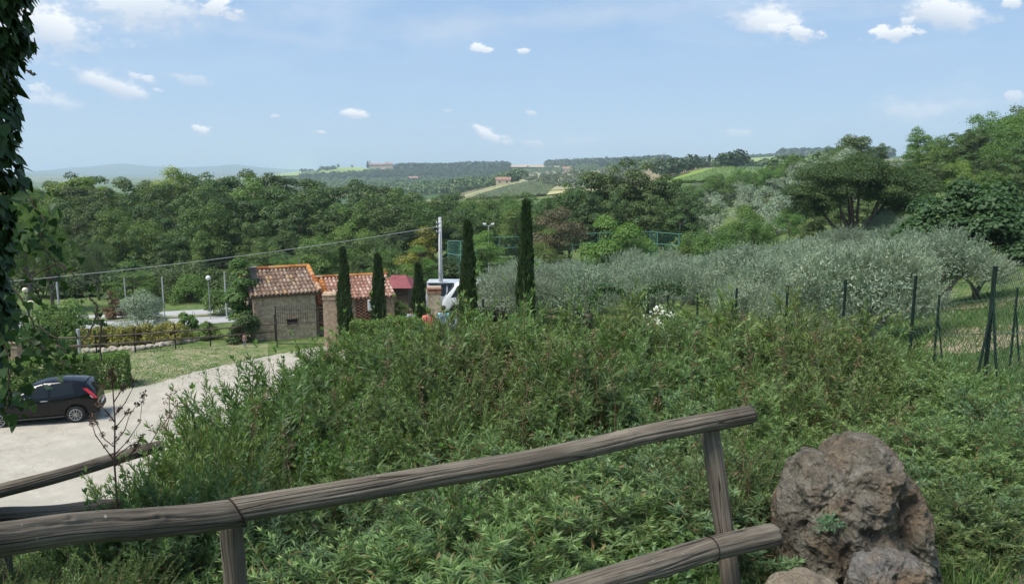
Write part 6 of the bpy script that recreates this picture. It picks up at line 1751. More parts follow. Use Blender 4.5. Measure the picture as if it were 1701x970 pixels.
SIL = [(100, 862, 4.9), (150, 838, 5.2), (200, 795, 5.2), (235, 765, 5.3), (270, 715, 5.6), (320, 672, 6.1), (370, 640, 6.9), (430, 606, 8.2), (500, 574, 9.4), (560, 552, 10.6), (620, 530, 11), (700, 520, 11.4), (760, 512, 11.5), (800, 508, 11.6), (880, 498, 11.8), (950, 484, 12), (1010, 482, 12), (1060, 496, 12), (1120, 510, 11.8), (1200, 518, 11.6), (1300, 510, 11.6), (1400, 514, 11.4), (1480, 560, 10.8), (1540, 590, 10.2), (1600, 602, 9.4), (1650, 640, 8.2), (1680, 700, 7)]
def sil(px): return float(np.interp(px, [a for a, _, _ in SIL], [b for _, b, _ in SIL])), float(np.interp(px, [a for a, _, _ in SIL], [c*(.86 if 450 < a_ < 1500 else 1) for a_, _, c in SIL]))
gt = np.random.default_rng(31)
ROWS = [3.9, 4.6, 5.4, 6.3, 7.3, 8.4, 9.5, 10.7, 11.9]
NSH = 0
def canopy(px, Y):
    ys, Ys = sil(px); zs = CAMZ+Zat(ys, Ys)
    near = {0: 5.9}
    zn = float(np.interp(px, [100, 380, 800, 1200, 1650], [5.4, 5.75, 5.92, 5.92, 5.95]))
    t = min(1, max(0, (Y-4.0)/max(.5, Ys-4.0)))
    return zn+(zs-zn)*t**.85+(.26+(.14 if 1120 < px < 1250 else 0) if px < 1250 else .14*max(0, 1-abs(px-1330)/180)+ .26-.2*min(1, (px-1250)/200))*t
for ri, Y in enumerate(ROWS):
    step = .82/Y*FPX
    px = 60+(ri % 2)*step*.5
    while px < 1700:
        ys, Ys = sil(px)
        q = px; px += step*gt.uniform(.8, 1.0)
        if Y > Ys+.25 or q < 115: continue
        if Y < 4.2 and (q > 1130 or q < 430): continue           # fence end, boulder, open ground
        if (Y < 5.2 and 1215 < q < 1600) or (Y < 6 and 1215 < q < 1310): continue
        if q > 1615 and Y < 8.2: continue
        if Y < 6 and q > 1570 and Y > 5: pass
        if ri > 1 and gt.random() < .06 and q < 1500: continue       # gaps between the shrubs
        Yj = Y+gt.uniform(-.2, .2)
        X, _, z = GX(q, Yj); zc = canopy(q, Yj)-.06+gt.normal(0, .13)
        h = zc-z
        if h < .35: continue
        s = float(np.clip(h/1.42, .45, 1.25))
        lab = 'willow-leaved green shrub in the thicket behind the wooden fence'
        vr = int(gt.choice(6, p=[.16, .16, .12, .16, .22, .18])) if (q > 1120 and Y > 7.5) or (760 < q < 1050 and Y > 8) else int(gt.choice(6, p=[.27, .25, .18, .22, .04, .04]))
        o = plant('thick', th_mk, X, Yj, z-.03 if s < 1.24 else zc-1.42*s, s, ['willow-leaved green shrub', 'long-leaved green shrub', 'blue-green willowy shrub', 'willow-leaved green shrub', 'bronze-tinged willowy shrub', 'bronze-tinged thin shrub'][vr]+' in the thicket behind the wooden fence', 'shrub', 'willow-leaved shrubs of the thicket', var=vr)
        o.scale = (max(s, .8), max(s, .8), s); NSH += 1
for px, Y, s in [(1215, 4.9, .9), (1325, 3.75, .3), (165, 5.0, .6), (230, 5.2, .75), (300, 4.6, .7)]:
    X, _, z = GX(px, Y); plant('fine', fine_mk, X, Y, z-.02, s, 'fine-leaved low shrub at the edge of the thicket beside the wooden posts', 'shrub', 'fine-leaved shrubs by the fence')

for k, (px, Y, yt, wd) in enumerate([(178, 4.9, 822, .5), (228, 5.0, 785, .55), (262, 5.3, 740, .6), (300, 5.6, 700, .65), (335, 5.2, 735, .6), (350, 6.2, 662, .7), (395, 7.0, 632, .75), (440, 8.1, 604, .8), (480, 8.9, 582, .8), (530, 9.6, 560, .85), (300, 4.7, 790, .6), (380, 5.0, 740, .7), (390, 6.0, 680, .7),
                               (600, 9.0, 536, .9), (655, 9.4, 524, .9), (700, 9.6, 516, .9), (740, 9.6, 512, .9), (785, 9.6, 508, .9), (830, 9.8, 504, .9), (700, 8.6, 530, .8), (745, 8.6, 526, .8), (1560, 8.6, 598, .8), (1610, 8.0, 612, .75), (1650, 7.3, 640, .65), (1640, 6.4, 690, .5), (1630, 5.7, 750, .5), (1612, 5.2, 800, .5), (1600, 5.3, 780, .7), (1585, 4.9, 850, .5), (1575, 4.9, 800, .6), (1580, 6.2, 700, .8), (1620, 6.8, 680, .7)]):
    X, _, z = GX(px, Y); h = CAMZ+Zat(yt, Y)-z+.05; plant('thick', th_mk, X, Y, z-.03, 1, 'willow-leaved green shrub in the thicket, on its outer edge', 'shrub', 'willow-leaved shrubs of the thicket', var=[0, 1, 3, 2][k % 4]).scale = (wd, wd, h/1.45)
for k in range(15):
    px = -150+k*27; Y = 4.0+.5*(k % 3); yt = 912+6*(k % 4)-(8 if px > 120 else 0); X, _, z = GX(px, Y); h = CAMZ+Zat(yt, Y)-z
    if k % 3: plant('thick', th_mk, X, Y, z-.03, max(.4, h/1.42), 'willow-leaved green shrub low on the bank under the long rail', 'shrub', 'shrubs low on the bank at left').scale = (.62, .62, max(.3, h/1.42))
    else: plant('fine', fine_mk, X, Y, z-.02, max(.5, h), 'fine-leaved low shrub on the bank under the long rail', 'shrub', 'shrubs low on the bank at left')
# broad-leaved saplings and shoots standing out of the thicket
def sapling(seed, H=1.2, n=7, ll=.10, lw=.045, spread=.35, name='broadleaf_sapling', leafm=None):
    g = np.random.default_rng(seed); a = g.uniform(0, 2*pi, n)
    P0 = np.c_[np.cos(a)*.04, np.sin(a)*.04, g.uniform(.0, .3, n)*H]; D0 = unit(np.c_[np.cos(a)*spread*g.random(n), np.sin(a)*spread*g.random(n), np.ones(n)]); L_ = (H-P0[:, 2])*g.uniform(.65, 1, n)
    D0[0] = (0, 0, 1); L_[0] = H-P0[0, 2]
    lb = LB(); shoot_leaves(lb, P0, D0, L_, g, node=.075, ll=ll, lw=lw, outward=62, droop=.3)
    r = empty(name); link('foliage', lb.mesh('foliage'), leafm or L_br, r)
    stem_mesh(P0, D0, L_, np.c_[P0[:, 0], P0[:, 1], np.full(n, -.2)], .004).build('stem', M_stem, r)
    return r
sap_mk = [lambda k=k: sapling(760+k, 1.3, 7+2*k) for k in range(3)]
tallsh_mk = [lambda k=k: sapling(770+k, 1.3, 2, ll=.11, lw=.026, spread=.12, name='tall_shoot') for k in range(2)]
def stand(kind, mk, px, Y, ytop, H0, label, cat, group=None, wide=1.0, maxh=1.9):
    X, _, z = GX(px, Y); zt = CAMZ+Zat(ytop, Y); h = min(zt-z, maxh); return plant(kind, mk, X, Y, zt-h, h/H0*wide, label, cat, group, sz=h/H0)
for px, Y, yt, lb_ in [(452, 8.9, 572, 'broad-leaved sapling at the left shoulder of the thicket against the gravel'), (490, 8.6, 583, 'broad-leaved sapling just right of the leftmost one'), (545, 9.4, 548, 'broad-leaved sapling below the pale brick gate pillar'), (528, 6.4, 660, 'dark broad-leaved sapling in the middle of the left thicket'),
                       (570, 6.1, 672, 'second dark broad-leaved sapling in the left thicket'), (300, 5.3, 735, 'glossy broad-leaved sapling right of the dry weed'), (255, 4.9, 790, 'glossy broad-leaved sapling above the near rail at left'), (210, 4.8, 812, 'low glossy sapling above the near rail, left one'),
                       (745, 4.7, 735, 'large-leaved sapling just above the middle of the long rail'), (1275, 5.6, 690, 'bright broad-leaved sapling behind the end of the upper rail'), (340, 7.3, 640, 'broad-leaved sapling at the left edge of the thicket'), (420, 5.6, 700, 'glossy sapling low in the left thicket'), (615, 8.0, 590, 'leafy sapling in the thicket below the second cypress')]:
    stand('sap', sap_mk, px, Y, yt, 1.3, lb_, 'sapling', wide=.85)
for px, Y, yt, lb_ in [(640, 9.0, 498, 'tall thin shoot rising before the second cypress'), (690, 8.6, 498, 'tall thin shoot before the shortest cypress'), (757, 7.8, 462, 'tall thin shoot rising in front of the white van'), (772, 8.4, 500, 'leaning thin shoot left of the tall dark cypress'), (872, 8.2, 445, 'tall thin shoot against the foot of the tallest cypress'),
                       (972, 8.8, 436, 'tall thin shoot against the silvery olives'), (858, 9.4, 470, 'thin shoot left of the tallest cypress foot'), (1180, 10, 500, 'thin shoot right of the white flowers'), (1245, 10.5, 500, 'thin shoot before the wire fence'), (560, 9.6, 528, 'thin shoot before the pale gate pillar'), (1000, 9.8, 478, 'thin shoot between the olives and the arching stems')]:
    stand('tall', tallsh_mk, px, Y, yt, 1.3, lb_, 'shoot', wide=.8)

# arching leafy stems, dark against the olives
def arching(points, label):
    P = [Vector(p) for p in points]; g = np.random.default_rng(int(P[0].x*100) % 1000+5)
    r = empty('arching_rose', P[0], 0, label, 'climbing plant'); o0 = P[0]
    pts = []
    for i in range(len(P)-1):
        for k in range(8): pts.append(P[i].lerp(P[i+1], k/8)-o0)
    pts.append(P[-1]-o0)
    MB().tube(pts, .008, 5).build('stem', M_stem, r)
    A_ = np.array([tuple(p) for p in pts]); n = 420; k = g.integers(0, len(A_), n); Q = A_[k]+g.normal(0, .045, (n, 3)); nr = unit(g.normal(size=(n, 3))+np.array([0, 0, .8])); D = unit(np.cross(nr, rand_dirs(n, g)))
    lb = LB(); V, T, kk = leaves(Q, D, nr, g.uniform(.04, .07, n), .03); lb.add(V, T, kk, g.random(n)*.7); link('foliage', lb.mesh('foliage'), L_fig, r)
Yq = 12.3
arching([W(978, 512, Yq), W(986, 490, Yq), W(1003, 477, Yq), W(1020, 479, Yq), W(1040, 492, Yq)], 'dark arching leafy stem on top of the thicket, left of the white flowers')
arching([W(1058, 510, Yq), W(1068, 492, Yq), W(1088, 479, Yq), W(1110, 474, Yq), W(1132, 482, Yq)], 'dark arching leafy stem on top of the thicket above the white flowers')

# white flowering shrub
def oleander():
    X, Y, z = GX(1092, 10.6); zt = CAMZ+Zat(507, 10.6); h = zt-z
    r = empty('white_flowering_shrub', (X, Y, z), 0, 'shrub covered in white blossoms on top of the thicket', 'flowering shrub')
    g = np.random.default_rng(91); t = thicket_shrub(790, R=.5, H=h*.96, n=110, ll=.10, lw=.022, leafm=L_th, name='tmp')
    for c in list(t.children): c.parent = r
    bpy.data.objects.remove(t)
    n = 60; a = g.uniform(-.6, 1.3, n); a = g.uniform(0, 2*pi, n); q = np.sqrt(g.random(n)); P = np.c_[np.cos(a)*q*.28, np.sin(a)*q*.28, h*(.98-.22*q**2)+g.normal(0, .03, n)]
    P = np.r_[P, np.c_[g.uniform(.12, .34, 12), g.uniform(-.35, -.1, 12), g.uniform(h*.6, h*.85, 12)]]; n = len(P)
    lb = LB()
    for k in range(5):
        th = 2*pi*k/5; nr = unit(np.c_[P[:, 0], P[:, 1]-.5, np.full(n, .5)]+g.normal(0, .3, (n, 3))); s1 = unit(np.cross(nr, np.array([0, 0, 1.]))); s2 = np.cross(nr, s1)
        D = unit(s1*cos(th)+s2*sin(th)+nr*.35); V, T, kk = leaves(P, D, nr, .024, .020, fold=.05); lb.add(V, T, kk, g.random(n))
    link('blossom', lb.mesh('blossom'), leaf_mat('white_petals', (.70, .70, .62), (.80, .80, .74), (.85, .85, .8), trans=.3, objvar=.02), r)['kind'] = 'stuff'
oleander()

# dry weed with brown seed heads
def dry_weed():
    Y = 5.0; b = W(190, 800, Y); r = empty('dry_weed', (b[0], b[1], TZ(b[0], Y)), 0, 'dead branching weed with brown seed heads in front of the gravel', 'dry plant')
    o0 = Vector(r.location); g = random.Random(4)
    Pt = lambda px, py, dy=0: Vector(W(px, py, Y+dy))-o0
    mb = MB(); heads = []
    mb.tube([Vector((0, 0, -.1)), Pt(190, 770), Pt(191, 700), Pt(188, 655), Pt(187, 632)], [.008, .0065, .005, .004, .003], 5)
    br = [[(190, 765), (160, 720), (152, 700)], [(190, 742), (172, 728), (155, 690)], [(190, 700), (172, 680), (163, 668)], [(190, 690), (207, 668), (220, 645), (221, 632)], [(190, 755), (212, 735), (232, 700), (238, 655)], [(191, 735), (205, 715), (213, 690), (228, 672)], [(190, 775), (222, 748), (235, 725)], [(190, 712), (203, 700), (211, 684)], [(189, 668), (200, 655), (206, 640)], [(190, 760), (214, 742), (228, 738)]]
    for k, b_ in enumerate(br):
        pts = [Pt(x, y, (g.random()-.5)*.25*(i > 0)) for i, (x, y) in enumerate(b_)]
        mb.tube([pts[0]]+[p+Vector((g.uniform(-.01, .01), 0, g.uniform(-.01, .01))) for p in pts[1:]], [.0045, .0035, .002, .0015][:len(pts)], 5)
        for q in range(4):
            u = g.random(); i = min(int(u*(len(pts)-1)), len(pts)-2); heads.append((pts[i].lerp(pts[i+1], g.random()), .012))
        heads.append((pts[-1], .018))
    heads.append((Pt(186, 625), .03)); heads.append((Pt(183, 617), .022)); heads.append((Pt(188, 635), .025))
    mb.build('stem', mat('dry_stem', (.12, .06, .04), .9, (.17, .10, .07), scale=20), r)
    gg = np.random.default_rng(3); lb = LB()
    for p, s in heads:
        n = 16; c = np.array(tuple(p))[None]+gg.normal(0, s*.5, (n, 3)); nr = rand_dirs(n, gg); D = unit(np.cross(nr, rand_dirs(n, gg))); V, T, k = leaves(c, D, nr, s*1.3, s*.7); lb.add(V, T, k, gg.random(n))
    link('seed_head', lb.mesh('seed_head'), L_dry, r)
dry_weed()
def bare_twig(px, pyb, Y, pts, label):
    b = W(px, pyb, Y); gz = TZ(b[0], Y); r = empty('dry_twig', (b[0], Y, gz), 0, label, 'twig'); o0 = Vector(r.location); mb = MB()
    mb.tube([Vector((0, 0, -.05))]+[Vector(W(x, y, Y))-o0 for x, y in pts], [.006]+[.004]*(len(pts)-1)+[.0015], 5); mb.build('stem', M_stem, r)
    q = np.array([tuple(Vector(W(x, y, Y))-o0) for x, y in pts[1:]]); g = np.random.default_rng(px); n = 60; k = g.integers(0, len(q), n)
    c = q[k]+g.normal(0, .03, (n, 3)); nr = rand_dirs(n, g); D = unit(np.cross(nr, rand_dirs(n, g))); lb = LB(); V, T, kk = leaves(c, D, nr, .035, .012); lb.add(V, T, kk, g.random(n)*.5+.4); link('foliage', lb.mesh('foliage'), L_dry, r)['kind'] = 'stuff'
bare_twig(265, 740, 6.6, [(270, 735), (282, 690), (281, 660), (285, 652)], 'thin dry sprig at the left tip of the thicket')
bare_twig(240, 760, 6.0, [(245, 745), (262, 715), (275, 700), (295, 668)], 'slanting dry sprig left of the thicket over the far rail')

def on_canopy(px, py):
    for Y in np.linspace(4.0, 12.5, 120):
        if CAMZ+Zat(py, Y) < canopy(px, Y): return float(Y)
    return 12.0
for k, (px, py) in enumerate([(800, 588), (835, 612), (768, 600), (992, 585), (1022, 612), (950, 622), (868, 640), (705, 640), (560, 625), (1248, 562), (1302, 585), (1352, 560), (1150, 575), (640, 605), (1420, 600), (1500, 700), (1240, 640), (420, 680), (480, 740), (1090, 640), (905, 560)]):
    Y = on_canopy(px, py)-.12; j = random.Random(k)
    bare_twig(px, py+70, Y, [(px, py+60), (px+j.uniform(-8, 8), py+30), (px+j.uniform(-14, 14), py), (px+j.uniform(-22, 22), py-22-j.random()*14)], ['russet dry sprig in the thicket', 'thin brown sprig in the thicket', 'withered sprig in the thicket'][k % 3]+' '+['in front of the white van', 'right below the tallest cypress', 'below the fourth cypress', 'left of the white flowers', 'below the arching stems', 'above the middle of the rail', 'halfway up, left of centre', 'below the red capped pillar', 'below the pale gate pillar', 'right of the white flowers', 'below the left end of the wire fence', 'below the nearest olive', 'just right below the white flowers', 'below the second cypress', 'below the tallest fence post', 'above the large boulder at right', 'above the end of the upper rail', 'near its left edge', 'low at left above the rail', 'well below the white flowers', 'at the foot of the tallest cypress'][k])
# grass and ground cover at the feet of fence and boulder
def tufts(name, spots, label=None, blade=.28, n_each=34, m=L_grass, wid=.008):
    g = np.random.default_rng(len(spots)+5); P = []
    for (px, Y, r_) in spots:
        X, _, z = GX(px, Y); a = g.uniform(0, 6.28, n_each); q = np.sqrt(g.random(n_each))*r_
        x = X+np.cos(a)*q; y = Y+np.sin(a)*q; P.append(np.c_[x, y, TZ(x, y)-.01])
    P = np.concatenate(P); n = len(P); D = unit(g.normal(0, .38, (n, 3))+np.array([0, 0, 1.])); nr = unit(np.cross(D, rand_dirs(n, g)))
    lb = LB(); V, T, k = leaves(P, D, nr, blade*g.uniform(.4, 1.2, n), wid*g.uniform(.7, 1.5, n), fold=.1, droop=.45); lb.add(V, T, k, g.random(n)); o = link(name, lb.mesh(name), m); tag(o, kind='stuff'); return o
gg = np.random.default_rng(17)
tufts('grass', [(gg.uniform(1530, 1690), gg.uniform(4.2, 7.5), .25) for _ in range(60)]+[(gg.uniform(1560, 1660), gg.uniform(4.0, 4.8), .15) for _ in range(24)], blade=.2, wid=.008)
tufts('grass', [(gg.uniform(150, 1250), gg.uniform(2.9, 4.4), .3) for _ in range(150)], blade=.16, n_each=30)
tufts('grass', [(gg.uniform(1350, 1800), gg.uniform(11, 26), .9) for _ in range(420)], blade=.22, n_each=60, wid=.016)
tufts('lawn_grass', [(gg.uniform(130, 440), gg.uniform(29, 36), 1.0) for _ in range(260)], blade=.07, n_each=50, wid=.03)
# weeds along the gravel edge
def ground_cover():
    g = np.random.default_rng(8); n = 90000; px = np.where(g.random(n) < .5, g.uniform(-80, 420, n), g.uniform(-60, 1250, n)); Y = g.uniform(2.4, 5.4, n)
    Xc = (px-850.5)/FPX*(Y*CT+2.4*ST); z = TZ(Xc, Y); keep = ~((px > 1150) & (Y < 4.6)); Xc, Y, z = Xc[keep], Y[keep], z[keep]; n = len(z)
    P = np.c_[Xc, Y, z+g.uniform(0, .2, n)]; nr = unit(g.normal(0, .5, (n, 3))+np.array([0, 0, 1.])); D = unit(np.cross(nr, rand_dirs(n, g))); lb = LB(); s = g.uniform(.02, .055, n)
    V, T, k = leaves(P, D, nr, s, s*.6); lb.add(V, T, k, g.random(n)*.9); o = link('ground_cover', lb.mesh('ground_cover'), L_br); tag(o, kind='stuff')
ground_cover()

def loose_stones():
    g = np.random.default_rng(61); n = 5200; Y = g.uniform(15.5, 34, n); X = g.uniform(-18, -2.5, n)*(Y/26); z = TZ(X, Y)+.035
    base = np.array([[1, 0, -.6], [-.5, .87, -.6], [-.5, -.87, -.6], [.1, 0, .8]]); tri = np.array([[0, 1, 3], [1, 2, 3], [2, 0, 3]])
    s = g.uniform(.008, .028, n)*(1+(g.random(n) < .04)); a = g.uniform(0, 6.28, n); R_ = np.stack([np.stack([np.cos(a), -np.sin(a), 0*a], 1), np.stack([np.sin(a), np.cos(a), 0*a], 1), np.stack([0*a, 0*a, 1+0*a], 1)], 1)
    V = np.einsum('nij,kj->nki', R_, base)*s[:, None, None]*np.array([1, 1, .6])+np.c_[X, Y, z][:, None]
    T = (np.arange(n)*4)[:, None, None]+tri[None]
    o = link('gravel', tri_mesh('gravel', V.reshape(-1, 3), T.reshape(-1, 3)), mat('loose_stones', (.42, .38, .31), .9, (.56, .52, .45), scale=.7)); tag(o, kind='stuff')
loose_stones()
tufts('grass', [(gg.uniform(120, 480), 0, .3) for _ in range(0)]+[(p_, Y_, .35) for p_, Y_ in [(20, 21.5), (60, 22), (95, 23.2), (10, 19), (130, 25), (300, 30.5), (360, 32), (240, 29), (420, 33.5), (180, 27.5), (40, 20)]], blade=.06, n_each=220, wid=.012)
# ------------------------------------------------------------------ weathered wooden fence
def wood_mat():
    m = bpy.data.materials.new('weathered_chestnut'); m.use_nodes = True; nt = m.node_tree; N, L = nt.nodes, nt.links
    b = N['Principled BSDF']; b.inputs['Roughness'].default_value = .88; b.inputs['Specular IOR Level'].default_value = .15
    uv = N.new('ShaderNodeAttribute'); uv.attribute_name = 'grain'
    mp = N.new('ShaderNodeMapping'); mp.inputs['Scale'].default_value = (2.2, 60, 60); L.new(uv.outputs['Vector'], mp.inputs[0])
    n1 = N.new('ShaderNodeTexNoise'); n1.inputs['Scale'].default_value = 1.5; n1.inputs['Detail'].default_value = 9; n1.inputs['Roughness'].default_value = .7; L.new(mp.outputs[0], n1.inputs['Vector'])
    r1 = N.new('ShaderNodeValToRGB'); e = r1.color_ramp.elements; e[0].position = .28; e[0].color = (.075, .063, .050, 1); e[1].position = .76; e[1].color = (.27, .24, .20, 1); x = e.new(.48); x.color = (.15, .13, .105, 1)
    L.new(n1.outputs['Fac'], r1.inputs[0])
    n2 = N.new('ShaderNodeTexNoise'); n2.inputs['Scale'].default_value = 2.3; n2.inputs['Detail'].default_value = 5; L.new(uv.outputs['Vector'], n2.inputs['Vector'])
    r2 = N.new('ShaderNodeValToRGB'); r2.color_ramp.elements[0].position = .35; r2.color_ramp.elements[0].color = (.62, .60, .58, 1); r2.color_ramp.elements[1].position = .7; r2.color_ramp.elements[1].color = (1.25, 1.22, 1.15, 1); L.new(n2.outputs['Fac'], r2.inputs[0])
    mx = N.new('ShaderNodeMixRGB'); mx.blend_type = 'MULTIPLY'; mx.inputs[0].default_value = 1; L.new(r1.outputs[0], mx.inputs[1]); L.new(r2.outputs[0], mx.inputs[2])
    # long drying cracks
    mp2 = N.new('ShaderNodeMapping'); mp2.inputs['Scale'].default_value = (.45, 16, 16); L.new(uv.outputs['Vector'], mp2.inputs[0])
    n3 = N.new('ShaderNodeTexNoise'); n3.inputs['Scale'].default_value = 1.1; n3.inputs['Detail'].default_value = 1.5; L.new(mp2.outputs[0], n3.inputs['Vector'])
    ab = N.new('ShaderNodeMath'); ab.operation = 'SUBTRACT'; ab.inputs[1].default_value = .5; L.new(n3.outputs['Fac'], ab.inputs[0]); a2 = N.new('ShaderNodeMath'); a2.operation = 'ABSOLUTE'; L.new(ab.outputs[0], a2.inputs[0])
    cr = N.new('ShaderNodeMapRange'); cr.inputs['From Min'].default_value = .0; cr.inputs['From Max'].default_value = .009; cr.inputs['To Min'].default_value = .12; L.new(a2.outputs[0], cr.inputs[0])
    m3 = N.new('ShaderNodeMixRGB'); m3.blend_type = 'MULTIPLY'; m3.inputs[0].default_value = .85; L.new(mx.outputs[0], m3.inputs[1]); L.new(cr.outputs[0], m3.inputs[2])
    # lichen specks
    n4 = N.new('ShaderNodeTexNoise'); n4.inputs['Scale'].default_value = 42; n4.inputs['Detail'].default_value = 4; L.new(uv.outputs['Vector'], n4.inputs['Vector'])
    r4 = N.new('ShaderNodeValToRGB'); r4.color_ramp.elements[0].position = .69; r4.color_ramp.elements[1].position = .76; L.new(n4.outputs['Fac'], r4.inputs[0])
    m5 = N.new('ShaderNodeMixRGB'); L.new(r4.outputs[0], m5.inputs[0]); L.new(m3.outputs[0], m5.inputs[1]); m5.inputs[2].default_value = (.33, .33, .27, 1)
    L.new(m5.outputs[0], b.inputs['Base Color'])
    bp = N.new('ShaderNodeBump'); bp.inputs['Strength'].default_value = .8; bp.inputs['Distance'].default_value = .01; L.new(n1.outputs['Fac'], bp.inputs['Height'])
    b2 = N.new('ShaderNodeBump'); b2.inputs['Strength'].default_value = .9; b2.inputs['Distance'].default_value = .012; L.new(cr.outputs[0], b2.inputs['Height']); L.new(bp.outputs[0], b2.inputs['Normal']); L.new(b2.outputs[0], b.inputs['Normal'])
    return m
M_log = wood_mat()
def log(name, pts, r0, r1, parent, seed=0, n=84, chamfer=True):
    """a debarked pole: uneven round section, slight bends, worn ends; 'grain' runs along it"""
    P = [Vector(p) for p in pts]; k = 150; gr = random.Random(seed); cracks = [(gr.uniform(-.1, .6), gr.uniform(.25, .6), gr.uniform(-1.2, 1.5), gr.uniform(-.5, .5), gr.uniform(.006, .014)) for _ in range(7)]; knots = [(gr.uniform(.05, .95), gr.uniform(-1.3, 1.5), gr.uniform(.004, .009)) for _ in range(5)]; segs = [(P[i+1]-P[i]).length for i in range(len(P)-1)]; tot = sum(segs); C = []
    for i in range(k+1):
        d = tot*i/k; j = 0
        while j < len(segs)-1 and d > segs[j]: d -= segs[j]; j += 1
        C.append(P[j].lerp(P[j+1], min(1, d/segs[j])))
    # smooth the bends
    for _ in range(30): C = [C[0]]+[(C[i-1]+C[i]*2+C[i+1])/4 for i in range(1, k)]+[C[-1]]
    V, F, G = [], [], []
    up0 = Vector((0, 0, 1)) if abs((P[-1]-P[0]).normalized().z) < .8 else Vector((0, 1, 0))
    ends = [0, .35, 1.0] ; 
    for i, c in enumerate(C):
        t = i/k; d = (C[min(i+1, k)]-C[max(i-1, 0)]).normalized(); a = d.cross(up0).normalized(); b = a.cross(d).normalized()
        wob = Vector((noise.noise(Vector((t*3, seed, 0))), noise.noise(Vector((t*3, seed, 5))), noise.noise(Vector((t*3, seed, 9)))))*.012
        r = r0+(r1-r0)*t
        if chamfer:
            e = min(i, k-i)*tot/k
            if e < .004: r *= .95
        for j in range(n):
            th = 2*pi*j/n; dd = Vector((cos(th), sin(th), 0))
            rr = r*(1+.07*noise.noise(Vector((dd.x*1.2, dd.y*1.2, t*2.2+seed*3)))+.05*noise.noise(Vector((dd.x*3, dd.y*3, t*6+seed)))-.05*max(0, noise.noise(Vector((dd.x*5, dd.y*5, t*1.2+seed*5))))+.018*noise.noise(Vector((dd.x*9, dd.y*9, t*3+seed))))
            for (c_s, c_l, c_a, c_d, c_dep) in cracks:
                u = (t-c_s)/c_l
                if 0 < u < 1:
                    off = (th+pi) % (2*pi)-pi-(c_a+c_d*u+.10*noise.noise(Vector((t*9, c_a*5, seed))))
                    if abs(off) < .075: rr -= c_dep*sin(pi*u)**.6*(1-abs(off)/.075)
            for (k_t, k_a, k_h) in knots:
                dk = ((t-k_t)*tot/.028)**2+(((th+pi) % (2*pi)-pi-k_a)*r/.022)**2
                if dk < 9: rr += k_h*(math.exp(-dk)-1.3*math.exp(-dk*5))
            V.append(c+wob+a*cos(th)*rr+b*sin(th)*rr); G.append((t*tot+seed*3.3, cos(th)*.05+seed, sin(th)*.05))
    for i in range(k):
        for j in range(n): F.append((i*n+j, i*n+(j+1) % n, (i+1)*n+(j+1) % n, (i+1)*n+j))
    c0 = len(V); V.append(C[0]); G.append((seed*3.3, seed, 0)); c1 = len(V); V.append(C[-1]); G.append((tot+seed*3.3, seed, 0))
    for j in range(n): F.append((c0, (j+1) % n, j)); F.append((c1, k*n+j, k*n+(j+1) % n))
    me = bpy.data.meshes.new(name); me.from_pydata([tuple(v) for v in V], [], F); me.update()
    at_ = me.attributes.new('grain', 'FLOAT_VECTOR', 'POINT'); at_.data.foreach_set('vector', np.array(G, dtype=np.float32).ravel())
    sm_ = np.ones(len(F), dtype=bool); sm_[k*n:] = False; o = link(name, me, M_log, parent); me.polygons.foreach_set('use_smooth', sm_); return o
def near_fence():
    r = empty('wooden_fence', (0, 3.3, TZ(0, 3.3)), 0, 'weathered grey round-pole fence across the foreground', 'fence'); o = Vector(r.location)
    q = lambda px, py, Y: Vector(W(px, py, Y))-o
    log('rail', [q(-160, 910, 2.1), q(0, 893, 2.32), q(200, 873, 2.58), q(399, 851, 2.86)], .058, .054, r, 1)
    log('rail', [q(383, 848, 2.84), q(600, 812, 3.10), q(850, 769, 3.42), q(1060, 726, 3.75), q(1248, 688, 4.05)], .050, .050, r, 2)
    g1 = TZ(*W(386, 870, 2.92)[:2])
    a = q(384, 868, 2.98); b = a.copy(); b.z = g1-.3-o.z
    log('post', [b, a], .050, .046, r, 3)
    a = q(1178, 712, 4.02); b = q(1218, 985, 3.78); d = (b-a).normalized(); b = a+d*1.9
    log('post', [b, a], .056, .050, r, 4)
    log('rail', [q(640, 1075, 2.75), q(960, 978, 3.22), q(1180, 912, 3.6), q(1286, 888, 3.78)], .056, .062, r, 5)
    M_band = mat('rusty_wire', (.03, .022, .018), .7, metal=.5)
    for (c, u_, rr) in ((q(1181, 912, 3.6), (q(1286, 888, 3.78)-q(960, 978, 3.22)).normalized(), .0635), (q(393, 851, 2.85), (q(399, 851, 2.86)-q(200, 873, 2.58)).normalized(), .0575)):
        s = u_.cross(Vector((0, 0, 1))).normalized(); w = s.cross(u_)
        sk = .35 if rr < .06 else 0
        MB().tube([c+u_*(-sk*.1*sin(t))*1.0+s*cos(t)*rr+w*sin(t)*rr for t in [2*pi*i/24 for i in range(25)]], .0032, 5, cap=False).build('binding_wire', M_band, r)
    nm = MB(); c = q(378, 868, 2.80)
    nm.tube([c, c+Vector((0, -.02, 0))], .006, 8); nm.build('nail', M_alloy, r)
    r2 = empty('wooden_fence', GX(-40, 4.9), 0, 'older pole fence lower down the bank at left, half swallowed by the shrubs', 'fence'); o2 = Vector(r2.location)
    p = lambda px, py, Y: Vector(W(px, py, Y))-o2
    log('rail', [p(-160, 858, 4.95), p(0, 815, 5.3), p(130, 780, 5.7), p(268, 740, 6.25)], .052, .050, r2, 6)
    log('rail', [p(-120, 862, 4.5), p(0, 856, 4.65), p(100, 850, 4.85), p(215, 839, 5.15)], .052, .052, r2, 7)
    a = p(-2, 868, 4.68); log('post', [Vector((a.x, a.y, -.3)), a], .05, .048, r2, 8)
near_fence()
